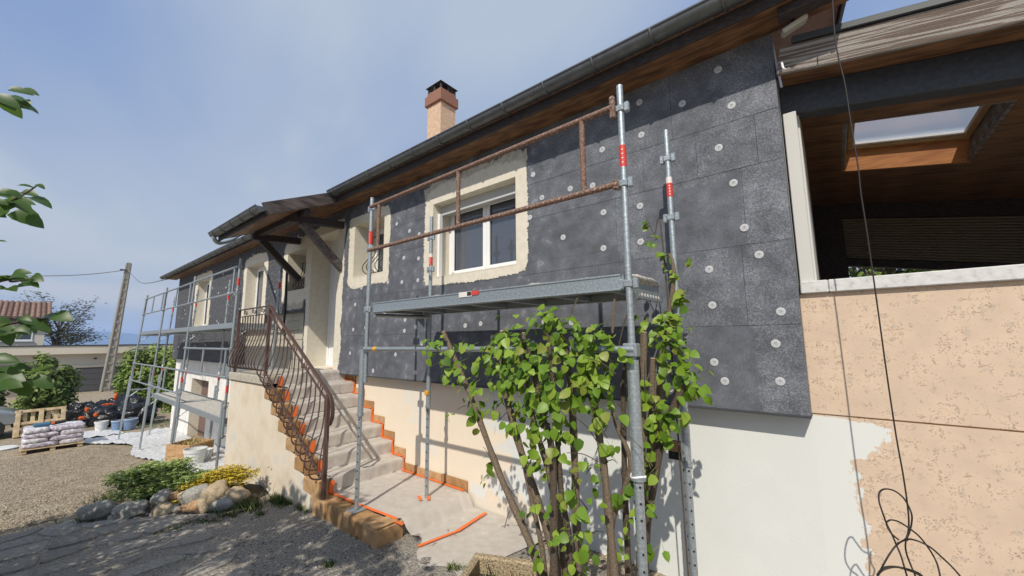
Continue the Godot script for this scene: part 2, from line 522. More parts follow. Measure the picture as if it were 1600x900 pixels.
# noise drawn out along u into grain
func grain_bytes(size: int, sd: int, freq := 0.085, squeeze := 16) -> PackedByteArray:
	var n := FastNoiseLite.new()
	n.seed = sd
	n.frequency = freq
	n.fractal_octaves = 4
	var im := n.get_seamless_image(size / squeeze, size)
	im.convert(Image.FORMAT_L8)
	im.resize(size, size, Image.INTERPOLATE_CUBIC)
	return im.get_data()
func materials() -> void:
	var grit := btex(101, 0.09, 3)
	var grain := btex(102, 0.25, 2)
	var lump := btex(103, 0.02, 4)
	var full := Vector3(1, 1, 1)
	var ui := [Vector3(1.0 / IW, 1.0 / IH, 1), Vector3(-IX0 / IW, (IY0 + IH) / IH, 0)]
	mk("polystyrene", C(1, 1, 1), 0.8, {"tex": insulation_tex(), "uv": ui})
	mk("polystyrene_plain", C(1, 1, 1), 0.85, {"tex": ntex(7, 0.04, 4, [[0.0, C(0.04, 0.043, 0.05)], [0.6, C(0.085, 0.088, 0.102)], [0.8, C(0.14, 0.145, 0.155)], [1.0, C(0.30, 0.30, 0.30)]]), "tscale": 0.55, "bump": grain, "bump_cm": 0.15})
	mk("polystyrene_edge", C(0.055, 0.058, 0.066), 0.9, {"tscale": 2.0, "bump": grain, "bump_cm": 0.3})
	mk("base_render", C(1, 1, 1), 0.85, {"tex": base_wall_tex(), "uv": [Vector3(1.0 / WW, 1.0 / WH, 1), Vector3(-WX0 / WW, (WY0 + WH) / WH, 0)]})
	mk("bare_concrete", C(1, 1, 1), 0.9, {"tex": terrace_wall_tex(), "uv": [Vector3(1.0 / TW, 1.0 / TH, 1), Vector3(-TX0 / TW, (TY0 + TH) / TH, 0)]})
	mk("white_render", C(1, 1, 1), 0.88, {"tex": ntex(12, 0.012, 5, [[0.0, C(0.66, 0.63, 0.57)], [0.5, C(0.78, 0.765, 0.73)], [1.0, C(0.80, 0.79, 0.77)]]), "tscale": 0.4, "bump": grit, "bump_cm": 0.15})
	mk("mortar", C(1, 1, 1), 0.9, {"tex": ntex(14, 0.02, 5, [[0.0, C(0.61, 0.56, 0.455)], [0.5, C(0.67, 0.625, 0.52)], [1.0, C(0.71, 0.67, 0.565)]]), "tscale": 0.8, "bump": grit, "bump_cm": 0.06})
	mk("mortar_grey", C(1, 1, 1), 0.9, {"tex": ntex(15, 0.02, 5, [[0.0, C(0.36, 0.34, 0.29)], [0.5, C(0.48, 0.45, 0.37)], [1.0, C(0.60, 0.55, 0.44)]]), "tscale": 1.1, "bump": grit, "bump_cm": 0.1})
	mk("block", C(1, 1, 1), 0.95, {"tex": ntex(16, 0.06, 5, [[0.0, C(0.36, 0.34, 0.28)], [0.5, C(0.50, 0.475, 0.39)], [1.0, C(0.60, 0.57, 0.48)]]), "tscale": 2.0, "bump": grit, "bump_cm": 0.5})
	mk("joint", C(0.30, 0.28, 0.24), 0.95)
	mk("anchor", C(0.50, 0.51, 0.53), 0.6)
	mk("anchor_core", C(0.33, 0.34, 0.36), 0.6)
	mk("plastic_white", C(0.80, 0.81, 0.82), 0.32)
	mk("shutter_grey", C(0.50, 0.51, 0.50), 0.45)
	mk("rubber", C(0.02, 0.02, 0.022), 0.7)
	mk("room", C(0.30, 0.28, 0.26), 0.9)
	mk("curtain", C(0.72, 0.71, 0.68), 0.9)
	var gl := mk("pane", C(0.085, 0.10, 0.13), 0.03, {"spec": 1.0, "coat": 1.0})  # blue-grey of mirrored sky is put into the glass colour
	gl.transparency = BaseMaterial3D.TRANSPARENCY_ALPHA
	gl.albedo_color.a = 0.74
	gl.cull_mode = BaseMaterial3D.CULL_DISABLED
	var gs := mk("roof_pane", C(0.55, 0.62, 0.70), 0.05, {"spec": 0.5})
	gs.transparency = BaseMaterial3D.TRANSPARENCY_ALPHA
	gs.albedo_color.a = 0.22
	mk("pane_dark", C(0.04, 0.05, 0.06), 0.06, {"spec": 0.8})
	var soff := wood_tex(21, C(0.085, 0.040, 0.018), C(0.27, 0.145, 0.066))
	mk("soffit_wood", C(1, 1, 1), 0.5, {"tex": soff, "tscale": Vector3(0.8, 2.5, 2.5), "tint": C(1.0, 0.95, 0.9)})
	mk("ceiling_wood", C(1, 1, 1), 0.55, {"tex": wood_tex(23, C(0.085, 0.040, 0.018), C(0.27, 0.135, 0.060)), "tscale": Vector3(0.7, 2.3, 2.3), "world": false})
	mk("shaft_wood", C(1, 1, 1), 0.5, {"tex": wood_tex(24, C(0.38, 0.13, 0.03), C(0.62, 0.26, 0.075)), "tscale": Vector3(0.8, 2.5, 2.5)})
	mk("sash_wood", C(1, 1, 1), 0.45, {"tex": wood_tex(25, C(0.40, 0.26, 0.11), C(0.58, 0.41, 0.20)), "tscale": Vector3(0.8, 2.5, 2.5)})
	mk("beam_dark", C(1, 1, 1), 0.6, {"tex": ntex(26, 0.03, 4, [[0.0, C(0.018, 0.013, 0.013)], [0.6, C(0.042, 0.031, 0.031)], [1.0, C(0.10, 0.075, 0.07)]]), "tscale": Vector3(0.8, 2.5, 2.5), "bump": grain, "bump_cm": 0.3})
	mk("beam_blue", C(1, 1, 1), 0.5, {"tex": ntex(28, 0.03, 4, [[0.0, C(0.022, 0.026, 0.034)], [1.0, C(0.055, 0.06, 0.07)]]), "tscale": 1.2})
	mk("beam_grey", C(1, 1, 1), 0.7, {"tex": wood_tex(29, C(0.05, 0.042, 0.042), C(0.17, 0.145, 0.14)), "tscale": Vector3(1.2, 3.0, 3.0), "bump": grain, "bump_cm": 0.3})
	mk("weathered_wood", C(1, 1, 1), 0.85, {"tex": weathered_tex(), "tscale": Vector3(0.6, 2.6, 2.6), "world": false, "bump": grain, "bump_cm": 0.4})
	mk("stained_wood", C(1, 1, 1), 0.8, {"tex": wood_tex(30, C(0.035, 0.026, 0.024), C(0.15, 0.125, 0.115)), "tscale": Vector3(1.0, 2.5, 0.9), "bump": grain, "bump_cm": 0.3})
	mk("gutter_zinc", C(1, 1, 1), 0.42, {"metal": 0.55, "tex": ntex(33, 0.02, 4, [[0.0, C(0.11, 0.12, 0.125)], [0.6, C(0.15, 0.16, 0.165)], [1.0, C(0.20, 0.21, 0.215)]]), "tscale": 0.9})
	mk("pipe_zinc", C(0.35, 0.40, 0.41), 0.45, {"metal": 0.4})
	mk("galvanised", C(1, 1, 1), 0.42, {"metal": 0.6, "tex": ntex(34, 0.03, 5, [[0.0, C(0.27, 0.31, 0.33)], [0.5, C(0.38, 0.43, 0.46)], [0.82, C(0.46, 0.51, 0.53)], [0.88, C(0.64, 0.64, 0.62)], [1.0, C(0.74, 0.73, 0.70)]]), "tscale": 3.0, "world": false, "bump": grain, "bump_cm": 0.08})
	mk("rust", C(1, 1, 1), 0.75, {"metal": 0.1, "tex": ntex(35, 0.022, 5, [[0.0, C(0.10, 0.055, 0.038)], [0.45, C(0.19, 0.11, 0.078)], [0.74, C(0.28, 0.18, 0.135)], [0.84, C(0.40, 0.34, 0.30)], [1.0, C(0.60, 0.57, 0.54)]]), "tscale": 3.5, "world": false, "bump": grit, "bump_cm": 0.2})
	mk("hole", C(0.012, 0.012, 0.013), 0.9)  # near-black standing in for the shade inside openings
	mk("sticker_red", C(0.62, 0.055, 0.04), 0.5)
	mk("sticker_white", C(0.74, 0.70, 0.66), 0.5)
	mk("sticker_black", C(0.03, 0.03, 0.03), 0.5)
	mk("tape_yellow", C(0.70, 0.36, 0.03), 0.5)
	mk("splash", C(1, 1, 1), 0.9, {"tex": ntex(36, 0.03, 5, [[0.0, C(0.22, 0.20, 0.17)], [0.45, C(0.42, 0.40, 0.36)], [0.7, C(0.62, 0.61, 0.58)], [1.0, C(0.76, 0.75, 0.73)]]), "tscale": 1.6, "bump": grit, "bump_cm": 0.3})
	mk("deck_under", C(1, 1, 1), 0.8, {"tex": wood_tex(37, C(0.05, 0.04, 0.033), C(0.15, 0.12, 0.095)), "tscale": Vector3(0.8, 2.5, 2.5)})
	mk("iron_brown", C(1, 1, 1), 0.5, {"tex": ntex(38, 0.04, 4, [[0.0, C(0.055, 0.030, 0.026)], [0.6, C(0.105, 0.062, 0.052)], [1.0, C(0.19, 0.12, 0.10)]]), "tscale": 3.0})
	mk("iron_black", C(0.025, 0.022, 0.022), 0.5)
	mk("cheek_render", C(1, 1, 1), 0.9, {"tex": ntex(39, 0.012, 5, [[0.0, C(0.60, 0.505, 0.385)], [0.4, C(0.69, 0.60, 0.475)], [0.66, C(0.72, 0.635, 0.51)], [0.76, C(0.67, 0.62, 0.53)], [1.0, C(0.61, 0.58, 0.52)]]), "tscale": 0.35, "bump": grit, "bump_cm": 0.1})
	mk("concrete", C(1, 1, 1), 0.95, {"tex": ntex(40, 0.03, 5, [[0.0, C(0.30, 0.27, 0.22)], [0.5, C(0.46, 0.42, 0.35)], [1.0, C(0.60, 0.56, 0.48)]]), "tscale": 1.0, "bump": grit, "bump_cm": 0.5})
	mk("jamb_paint", C(0.56, 0.56, 0.53), 0.6)
	mk("ledge", C(1, 1, 1), 0.92, {"tex": ntex(45, 0.035, 5, [[0.0, C(0.40, 0.39, 0.37)], [0.35, C(0.58, 0.58, 0.565)], [1.0, C(0.68, 0.68, 0.67)]]), "tscale": 0.9, "bump": grit, "bump_cm": 0.1})
	var film := mk("film", C(1, 1, 1), 0.45, {"tex": ntex(46, 0.02, 5, [[0.0, C(0.45, 0.41, 0.36)], [0.5, C(0.505, 0.465, 0.42)], [0.84, C(0.54, 0.505, 0.465)], [1.0, C(0.66, 0.65, 0.63)]]), "tscale": 0.7, "bump": lump, "bump_cm": 0.25})
	mk("film_white", C(1, 1, 1), 0.4, {"tex": ntex(47, 0.03, 5, [[0.0, C(0.44, 0.45, 0.46)], [0.5, C(0.62, 0.63, 0.64)], [1.0, C(0.75, 0.76, 0.77)]]), "tscale": 0.8, "bump": lump, "bump_cm": 1.2})
	mk("tape_orange", C(0.86, 0.17, 0.025), 0.45)
	mk("cardboard", C(1, 1, 1), 0.85, {"tex": ntex(48, 0.015, 4, [[0.0, C(0.33, 0.19, 0.085)], [0.5, C(0.46, 0.285, 0.14)], [1.0, C(0.53, 0.35, 0.19)]]), "tscale": 1.0})
	mk("cardboard_dark", C(1, 1, 1), 0.85, {"tex": ntex(49, 0.015, 4, [[0.0, C(0.30, 0.165, 0.07)], [1.0, C(0.44, 0.26, 0.115)]]), "tscale": 1.0})
	mk("bark", C(1, 1, 1), 0.9, {"tex": ntex(50, 0.05, 5, [[0.0, C(0.075, 0.055, 0.038)], [0.5, C(0.17, 0.125, 0.085)], [0.8, C(0.25, 0.20, 0.14)], [1.0, C(0.36, 0.32, 0.26)]]), "tscale": Vector3(5, 2.2, 5), "bump": grit, "bump_cm": 0.4})
	mk("bark_dark", C(1, 1, 1), 0.9, {"tex": ntex(51, 0.05, 5, [[0.0, C(0.045, 0.032, 0.024)], [0.6, C(0.11, 0.08, 0.055)], [1.0, C(0.20, 0.16, 0.12)]]), "tscale": Vector3(5, 2.2, 5), "bump": grit, "bump_cm": 0.4})
	mk("cut_wood", C(0.62, 0.47, 0.28), 0.8)
	var lt := [C(0.19, 0.30, 0.028), C(0.125, 0.225, 0.020), C(0.25, 0.355, 0.045), C(0.235, 0.27, 0.05), C(0.16, 0.275, 0.03), C(0.085, 0.165, 0.018)]
	for i in 6:
		mk("leaf_%d" % i, C(1, 1, 1), 0.42, {"tex": ntex(60 + i, 0.03, 3, [[0.0, lt[i] * 0.75], [0.6, lt[i]], [1.0, lt[i] * 1.25]], 128), "tscale": 14.0, "world": false, "back": Color(0.30, 0.42, 0.06), "spec": 0.4})
	mk("leaf_vein", C(0.22, 0.33, 0.06), 0.5)
	mk("leaf_branch_shaded", C(0.032, 0.070, 0.014), 0.42, {"back": Color(0.10, 0.18, 0.03), "spec": 0.4})  # darker green stands in for the shade over this branch
	var lv := mk("foliage", C(1, 1, 1), 0.6, {"back": Color(0.16, 0.24, 0.05)})
	lv.vertex_color_use_as_albedo = true
	mk("stone_a", C(1, 1, 1), 0.85, {"tex": ntex(70, 0.03, 5, [[0.0, C(0.22, 0.17, 0.11)], [0.5, C(0.42, 0.33, 0.215)], [1.0, C(0.56, 0.47, 0.35)]]), "tscale": 2.2, "bump": grit, "bump_cm": 0.4})
	mk("stone_b", C(1, 1, 1), 0.85, {"tex": ntex(71, 0.03, 5, [[0.0, C(0.17, 0.165, 0.15)], [0.5, C(0.33, 0.32, 0.285)], [1.0, C(0.50, 0.47, 0.41)]]), "tscale": 2.2, "bump": grit, "bump_cm": 0.4})
	mk("stone_c", C(1, 1, 1), 0.85, {"tex": ntex(72, 0.03, 5, [[0.0, C(0.22, 0.12, 0.06)], [0.5, C(0.40, 0.245, 0.13)], [1.0, C(0.50, 0.36, 0.23)]]), "tscale": 2.2, "bump": grit, "bump_cm": 0.4})
	mk("stone_d", C(1, 1, 1), 0.9, {"tex": ntex(73, 0.09, 4, [[0.0, C(0.10, 0.10, 0.09)], [0.42, C(0.30, 0.30, 0.28)], [0.7, C(0.52, 0.52, 0.49)], [1.0, C(0.64, 0.64, 0.61)]]), "tscale": 2.6, "bump": grit, "bump_cm": 0.5})
	for i in 3:
		var k := 0.85 + 0.14 * i
		mk("flag_%d" % i, C(1, 1, 1), 0.92, {"tex": ntex(74 + i, 0.03, 5, [[0.0, C(0.17, 0.155, 0.135) * k], [0.5, C(0.29, 0.27, 0.24) * k], [1.0, C(0.42, 0.40, 0.36) * k]]), "tscale": 1.3, "bump": grit, "bump_cm": 0.6})
	mk("gravel", C(1, 1, 1), 0.95, {"tex": gravel_tex(), "tscale": 0.66, "bump": btex(104, 0.10, 3, 512, FastNoiseLite.TYPE_CELLULAR), "bump_cm": 1.6})
	mk("dirt", C(1, 1, 1), 0.96, {"tex": ntex(81, 0.06, 5, [[0.0, C(0.12, 0.105, 0.085)], [0.45, C(0.26, 0.235, 0.20)], [0.75, C(0.38, 0.35, 0.31)], [1.0, C(0.54, 0.51, 0.46)]]), "tscale": 1.1, "bump": grit, "bump_cm": 1.2})
	mk("pebble", C(1, 1, 1), 0.9).vertex_color_use_as_albedo = true
	mk("chimney_render", C(1, 1, 1), 0.9, {"tex": ntex(83, 0.02, 4, [[0.0, C(0.50, 0.345, 0.23)], [0.6, C(0.62, 0.445, 0.31)], [1.0, C(0.68, 0.51, 0.37)]]), "tscale": 0.9, "bump": grit, "bump_cm": 0.2})
	mk("brick_red", C(1, 1, 1), 0.9, {"tex": ntex(84, 0.04, 4, [[0.0, C(0.20, 0.09, 0.06)], [1.0, C(0.38, 0.20, 0.14)]]), "tscale": 1.3, "bump": grit, "bump_cm": 0.3})
	mk("slate_metal", C(0.05, 0.055, 0.058), 0.5, {"metal": 0.4})
	mk("roof_tile", C(1, 1, 1), 0.9, {"tex": ntex(85, 0.05, 4, [[0.0, C(0.13, 0.085, 0.065)], [0.5, C(0.26, 0.165, 0.125)], [1.0, C(0.42, 0.32, 0.26)]]), "tscale": 1.0})
	mk("roof_tile_pale", C(1, 1, 1), 0.9, {"tex": ntex(86, 0.05, 4, [[0.0, C(0.24, 0.145, 0.11)], [0.5, C(0.36, 0.24, 0.185)], [1.0, C(0.48, 0.37, 0.31)]]), "tscale": 1.0})
	mk("house_cream", C(0.66, 0.61, 0.50), 0.9)
	mk("garage_cream", C(0.60, 0.57, 0.48), 0.9)
	mk("garage_brown", C(0.29, 0.255, 0.21), 0.9)
	mk("garage_door", C(0.085, 0.085, 0.09), 0.6)
	mk("door_brown", C(0.165, 0.105, 0.085), 0.55)
	mk("pole_concrete", C(1, 1, 1), 0.95, {"tex": ntex(87, 0.03, 4, [[0.0, C(0.20, 0.19, 0.165)], [1.0, C(0.38, 0.365, 0.32)]]), "tscale": 0.8})
	mk("pallet_wood", C(1, 1, 1), 0.85, {"tex": wood_tex(88, C(0.46, 0.34, 0.19), C(0.70, 0.57, 0.37)), "tscale": Vector3(1.5, 2.0, 2.0)})
	mk("sack", C(1, 1, 1), 0.45, {"tex": ntex(89, 0.02, 3, [[0.0, C(0.36, 0.34, 0.42)], [0.42, C(0.55, 0.53, 0.58)], [0.6, C(0.74, 0.73, 0.74)], [1.0, C(0.80, 0.79, 0.78)]]), "tscale": 1.0, "bump": lump, "bump_cm": 1.0})
	mk("sack_mauve", C(1, 1, 1), 0.45, {"tex": ntex(90, 0.02, 3, [[0.0, C(0.26, 0.22, 0.30)], [0.5, C(0.42, 0.38, 0.46)], [0.62, C(0.62, 0.60, 0.64)], [1.0, C(0.74, 0.73, 0.74)]]), "tscale": 1.0, "bump": lump, "bump_cm": 1.0})
	mk("tool_blue", C(0.05, 0.15, 0.26), 0.4)
	mk("bag_black", C(0.008, 0.008, 0.01), 0.16, {"tscale": 1.5, "bump": lump, "bump_cm": 1.5})
	mk("scrap_orange", C(0.80, 0.16, 0.035), 0.5, {"tscale": 2.5, "bump": lump, "bump_cm": 2.0})
	mk("bucket_blue", C(0.16, 0.25, 0.42), 0.45)
	mk("bucket_white", C(0.66, 0.67, 0.66), 0.5)
	mk("car_paint", C(0.30, 0.33, 0.36), 0.3, {"metal": 0.5, "coat": 1.0})
	mk("car_dark", C(0.018, 0.018, 0.02), 0.5)
	mk("car_glass", C(0.02, 0.025, 0.03), 0.05, {"spec": 0.8})
	mk("lamp_clear", C(0.62, 0.64, 0.66), 0.12, {"metal": 0.6})
	mk("wire_black", C(0.022, 0.016, 0.014), 0.6)
	mk("wire_grey", C(0.20, 0.20, 0.20), 0.6)
	mk("lamp_body", C(0.44, 0.44, 0.36), 0.5)
	mk("planter", C(1, 1, 1), 0.95, {"tex": ntex(91, 0.05, 5, [[0.0, C(0.06, 0.045, 0.03)], [0.32, C(0.22, 0.165, 0.10)], [0.5, C(0.44, 0.345, 0.215)], [1.0, C(0.56, 0.465, 0.32)]]), "tscale": 1.9, "bump": grit, "bump_cm": 0.8})
	mk("soil", C(0.05, 0.04, 0.03), 0.98)
	mk("hill_blue", C(0.10, 0.15, 0.18), 1.0)
	mk("blind_ribs", C(0.22, 0.19, 0.13), 0.8)

func weathered_tex() -> ImageTexture:
	var s := 512
	var a := grain_bytes(s, 55)
	var b := grain_bytes(s, 56, 0.03, 10)
	var o := PackedByteArray()
	o.resize(s * s * 3)
	for j in s:
		for i in s:
			var k := j * s + i
			var gr := a[k] / 255.0
			var c := C(0.11, 0.078, 0.06).lerp(C(0.18, 0.135, 0.11), gr)
			var worn := (b[j * s + i] - 122) / 128.0 + (gr - 0.45) * 0.8
			c = c.lerp(C(0.34, 0.315, 0.285) * (0.7 + 0.5 * gr), smooth(0.0, 0.28, worn))
			c = sr(c)
			var q := (j * s + i) * 3
			o[q] = int(c.r * 255.0); o[q + 1] = int(c.g * 255.0); o[q + 2] = int(c.b * 255.0)
	return ImageTexture.create_from_image(Image.create_from_data(s, s, false, Image.FORMAT_RGB8, o))
func gravel_tex() -> ImageTexture:
	var s := 768
	var a := noise_bytes(s, s, 57, 0.16, 2, FastNoiseLite.TYPE_CELLULAR)
	var a2 := noise_bytes(s, s, 58, 0.055, 3, FastNoiseLite.TYPE_SIMPLEX)
	var b := noise_bytes(s, s, 59, 0.008, 3)
	var lut := ramp([[0.0, C(0.07, 0.052, 0.032)], [0.33, C(0.20, 0.155, 0.10)], [0.52, C(0.34, 0.275, 0.19)], [0.75, C(0.48, 0.41, 0.31)], [1.0, C(0.70, 0.65, 0.56)]])
	var o := PackedByteArray()
	o.resize(s * s * 3)
	for k in s * s:
		var t := clampi(int((a[k] - 128) * 0.55 + (a2[k] - 128) * 0.95 + (b[k] - 128) * 0.3 + 128.0), 0, 255) * 3
		o[k * 3] = lut[t]; o[k * 3 + 1] = lut[t + 1]; o[k * 3 + 2] = lut[t + 2]
	return ImageTexture.create_from_image(Image.create_from_data(s, s, false, Image.FORMAT_RGB8, o))

# ---------------------------------------------------------------- the house
# rectangles left of r after the holes are taken out
func cut(r: Rect2, holes: Array) -> Array:
	var xs := [r.position.x, r.end.x]
	var ys := [r.position.y, r.end.y]
	var hs := []
	for h in holes:
		if h.intersects(r):
			var k: Rect2 = h.intersection(r)
			hs.append(k)
			xs.append_array([k.position.x, k.end.x])
			ys.append_array([k.position.y, k.end.y])
	if hs.is_empty(): return [r]
	xs.sort(); ys.sort()
	var out := []
	for j in ys.size() - 1:
		if ys[j + 1] - ys[j] < 1e-4: continue
		var start := INF
		for i in xs.size():
			var solid := false
			if i < xs.size() - 1:
				var c := Vector2((xs[i] + xs[i + 1]) * 0.5, (ys[j] + ys[j + 1]) * 0.5)
				solid = true
				for h in hs:
					if h.has_point(c): solid = false
			if solid and start == INF: start = xs[i]
			if not solid and start != INF:
				if xs[i] - start > 1e-4: out.append(Rect2(start, ys[j], xs[i] - start, ys[j + 1] - ys[j]))
				start = INF
	return out
func rect(x0: float, x1: float, y0: float, y1: float) -> Rect2:
	return Rect2(x0, y0, x1 - x0, y1 - y0)

const W_BIG := [-4.15, -2.68, 2.58, 3.62]
const W_SMALL := [-6.2, -5.3, 2.80, 3.72]
const DOOR := [-7.78, -6.72, 1.27, 3.76]
const W_SMALL2 := [-8.9, -8.0, 2.78, 3.62]
const W_LEFT := [-11.35, -10.2, 2.15, 3.64]
const W_FAR := [-15.8, -14.5, 2.2, 3.72]
const CELLAR := [-16.1, -14.28, -1.3, 0.64]

func hole(a: Array) -> Rect2:
	return rect(a[0], a[1], a[2], a[3])
# coat of mortar round an opening, ragged outside; wd = left, right, top, bottom widths
func mortar_ring(a: Array, wd: Array, sd: int, z := 0.006) -> SurfaceTool:
	var st := new_st()
	fn.seed = sd
	fn.frequency = 1.0
	fn.fractal_octaves = 4
	var inner := []
	var outer := []
	var sides := [[Vector2(a[0], a[2]), Vector2(a[1], a[2])], [Vector2(a[1], a[2]), Vector2(a[1], a[3])], [Vector2(a[1], a[3]), Vector2(a[0], a[3])], [Vector2(a[0], a[3]), Vector2(a[0], a[2])]]
	var os := [[Vector2(a[0] - wd[0], a[2] - wd[3]), Vector2(a[1] + wd[1], a[2] - wd[3])], [Vector2(a[1] + wd[1], a[2] - wd[3]), Vector2(a[1] + wd[1], a[3] + wd[2])], [Vector2(a[1] + wd[1], a[3] + wd[2]), Vector2(a[0] - wd[0], a[3] + wd[2])], [Vector2(a[0] - wd[0], a[3] + wd[2]), Vector2(a[0] - wd[0], a[2] - wd[3])]]
	for s in 4:
		var n := int(ceil((os[s][1] as Vector2).distance_to(os[s][0]) / 0.012))
		for i in n:
			var t := float(i) / n
			var p: Vector2 = sides[s][0].lerp(sides[s][1], t)
			var q: Vector2 = os[s][0].lerp(os[s][1], t)
			var c := Vector2((a[0] + a[1]) * 0.5, (a[2] + a[3]) * 0.5)
			var round_ := 1.0 - 0.30 * pow(absf(t - 0.5) * 2.0, 8.0)
			var k := fn.get_noise_2d(q.x * 1.6, q.y * 1.6) * 0.26 + fn.get_noise_2d(q.x * 27.0, q.y * 27.0) * 0.20
			inner.append(p)
			outer.append(p + (q - p) * maxf(0.15, round_ + k))
	var n := inner.size()
	for i in n:
		var j := (i + 1) % n
		var p0 := Vector3(inner[i].x, inner[i].y, z)
		var p1 := Vector3(inner[j].x, inner[j].y, z)
		var q1 := Vector3(outer[j].x, outer[j].y, z * 0.75)
		var q0 := Vector3(outer[i].x, outer[i].y, z * 0.75)
		face(st, [p0, p1, q1, q0], Vector3.BACK)
		face(st, [q0, q1, q1 + Vector3(0, 0, -z), q0 + Vector3(0, 0, -z)], q0 - p0)
	return st
# lining of the reveal, from the face of the coat back to z1
func reveal(a: Array, z0: float, z1: float, t := 0.012) -> SurfaceTool:
	var st := new_st()
	bx2(st, Vector3(a[0], a[2], z1), Vector3(a[0] + t, a[3], z0))
	bx2(st, Vector3(a[1] - t, a[2], z1), Vector3(a[1], a[3], z0))
	bx2(st, Vector3(a[0] + t, a[3] - t, z1), Vector3(a[1] - t, a[3], z0))
	bx2(st, Vector3(a[0] + t, a[2], z1), Vector3(a[1] - t, a[2] + t, z0))
	return st
func frame_of(x0: float, x1: float, y0: float, y1: float, z0: float, z1: float, w: float, b := 0.004) -> SurfaceTool:
	var st := new_st()
	bx2(st, Vector3(x0, y0, z0), Vector3(x0 + w, y1, z1), b)
	bx2(st, Vector3(x1 - w, y0, z0), Vector3(x1, y1, z1), b)
	bx2(st, Vector3(x0 + w, y1 - w, z0), Vector3(x1 - w, y1, z1), b)
	bx2(st, Vector3(x0 + w, y0, z0), Vector3(x1 - w, y0 + w, z1), b)
	return st
func window_unit(parent: Node, x0: float, x1: float, y0: float, y1: float, z: float, leaves: int, called := "window") -> MeshInstance3D:
	var fr := obj(called, frame_of(x0, x1, y0, y1, z - 0.07, z, 0.05), M.plastic_white, parent)
	var w := (x1 - x0 - 0.1) / leaves
	for i in leaves:
		var a := x0 + 0.05 + w * i
		obj("sash", frame_of(a + 0.002, a + w - 0.002, y0 + 0.052, y1 - 0.052, z - 0.05, z + 0.018, 0.058, 0.008), M.plastic_white, fr)
		var st := new_st()
		bx2(st, Vector3(a + 0.05, y0 + 0.10, z - 0.022), Vector3(a + w - 0.05, y1 - 0.10, z - 0.016))
		obj("pane", st, M.pane, fr)
		obj("gasket", frame_of(a + 0.058, a + w - 0.058, y0 + 0.108, y1 - 0.108, z - 0.014, z - 0.004, 0.007, 0.0), M.rubber, fr)
	return fr
func grille(x0: float, x1: float, y0: float, y1: float, z: float, n: int) -> SurfaceTool:
	var st := new_st()
	for i in n:
		var x := lerpf(x0, x1, (i + 0.5) / n)
		var h := y1 - y0
		tube(st, curve_pts([Vector3(x, y1, z), Vector3(x, y0 + h * 0.62, z + 0.01), Vector3(x, y0 + h * 0.42, z + 0.07), Vector3(x, y0 + h * 0.20, z + 0.17), Vector3(x, y0 + h * 0.05, z + 0.14), Vector3(x, y0 + h * 0.0, z + 0.03), Vector3(x, y0 + h * 0.06, z)], 4), 0.008, 5)
	rod(st, Vector3(x0, y1, z), Vector3(x1, y1, z), 0.009, 5)
	rod(st, Vector3(x0, y0 + 0.06 * (y1 - y0), z), Vector3(x1, y0 + 0.06 * (y1 - y0), z), 0.009, 5)
	return st
func gutter(x0: float, x1: float, y: float, z: float, r := 0.075) -> SurfaceTool:
	var st := new_st()
	var n := 12
	for i in n:
		var a := PI + PI * i / n
		var b := PI + PI * (i + 1) / n
		var pa := Vector3(0, y + sin(a) * r, z + cos(a) * r)
		var pb := Vector3(0, y + sin(b) * r, z + cos(b) * r)
		var na := Vector3(0, sin(a), cos(a))
		var nb := Vector3(0, sin(b), cos(b))
		for w in [[pa, na, x0], [pb, nb, x0], [pb, nb, x1], [pa, na, x0], [pb, nb, x1], [pa, na, x1]]:
			vtx(st, Vector3(w[2], w[0].y, w[0].z), w[1])
	# rolled front bead and the two end caps
	rod(st, Vector3(x0, y, z + r), Vector3(x1, y, z + r), 0.011, 8)
	for x in [x0, x1]:
		var pts := []
		for i in n + 1:
			var a := PI + PI * i / n
			pts.append(Vector3(x, y + sin(a) * r, z + cos(a) * r))
		face(st, pts, Vector3(-1 if x == x0 else 1, 0, 0))
	return st
func gutter_clip(x: float, y: float, z: float, r := 0.079) -> SurfaceTool:
	var st := new_st()
	var pts := []
	for i in 13:
		var a := PI + PI * i / 12.0
		pts.append(Vector3(x, y + sin(a) * r, z + cos(a) * r))
	tube(st, pts, 0.011, 6)
	return st

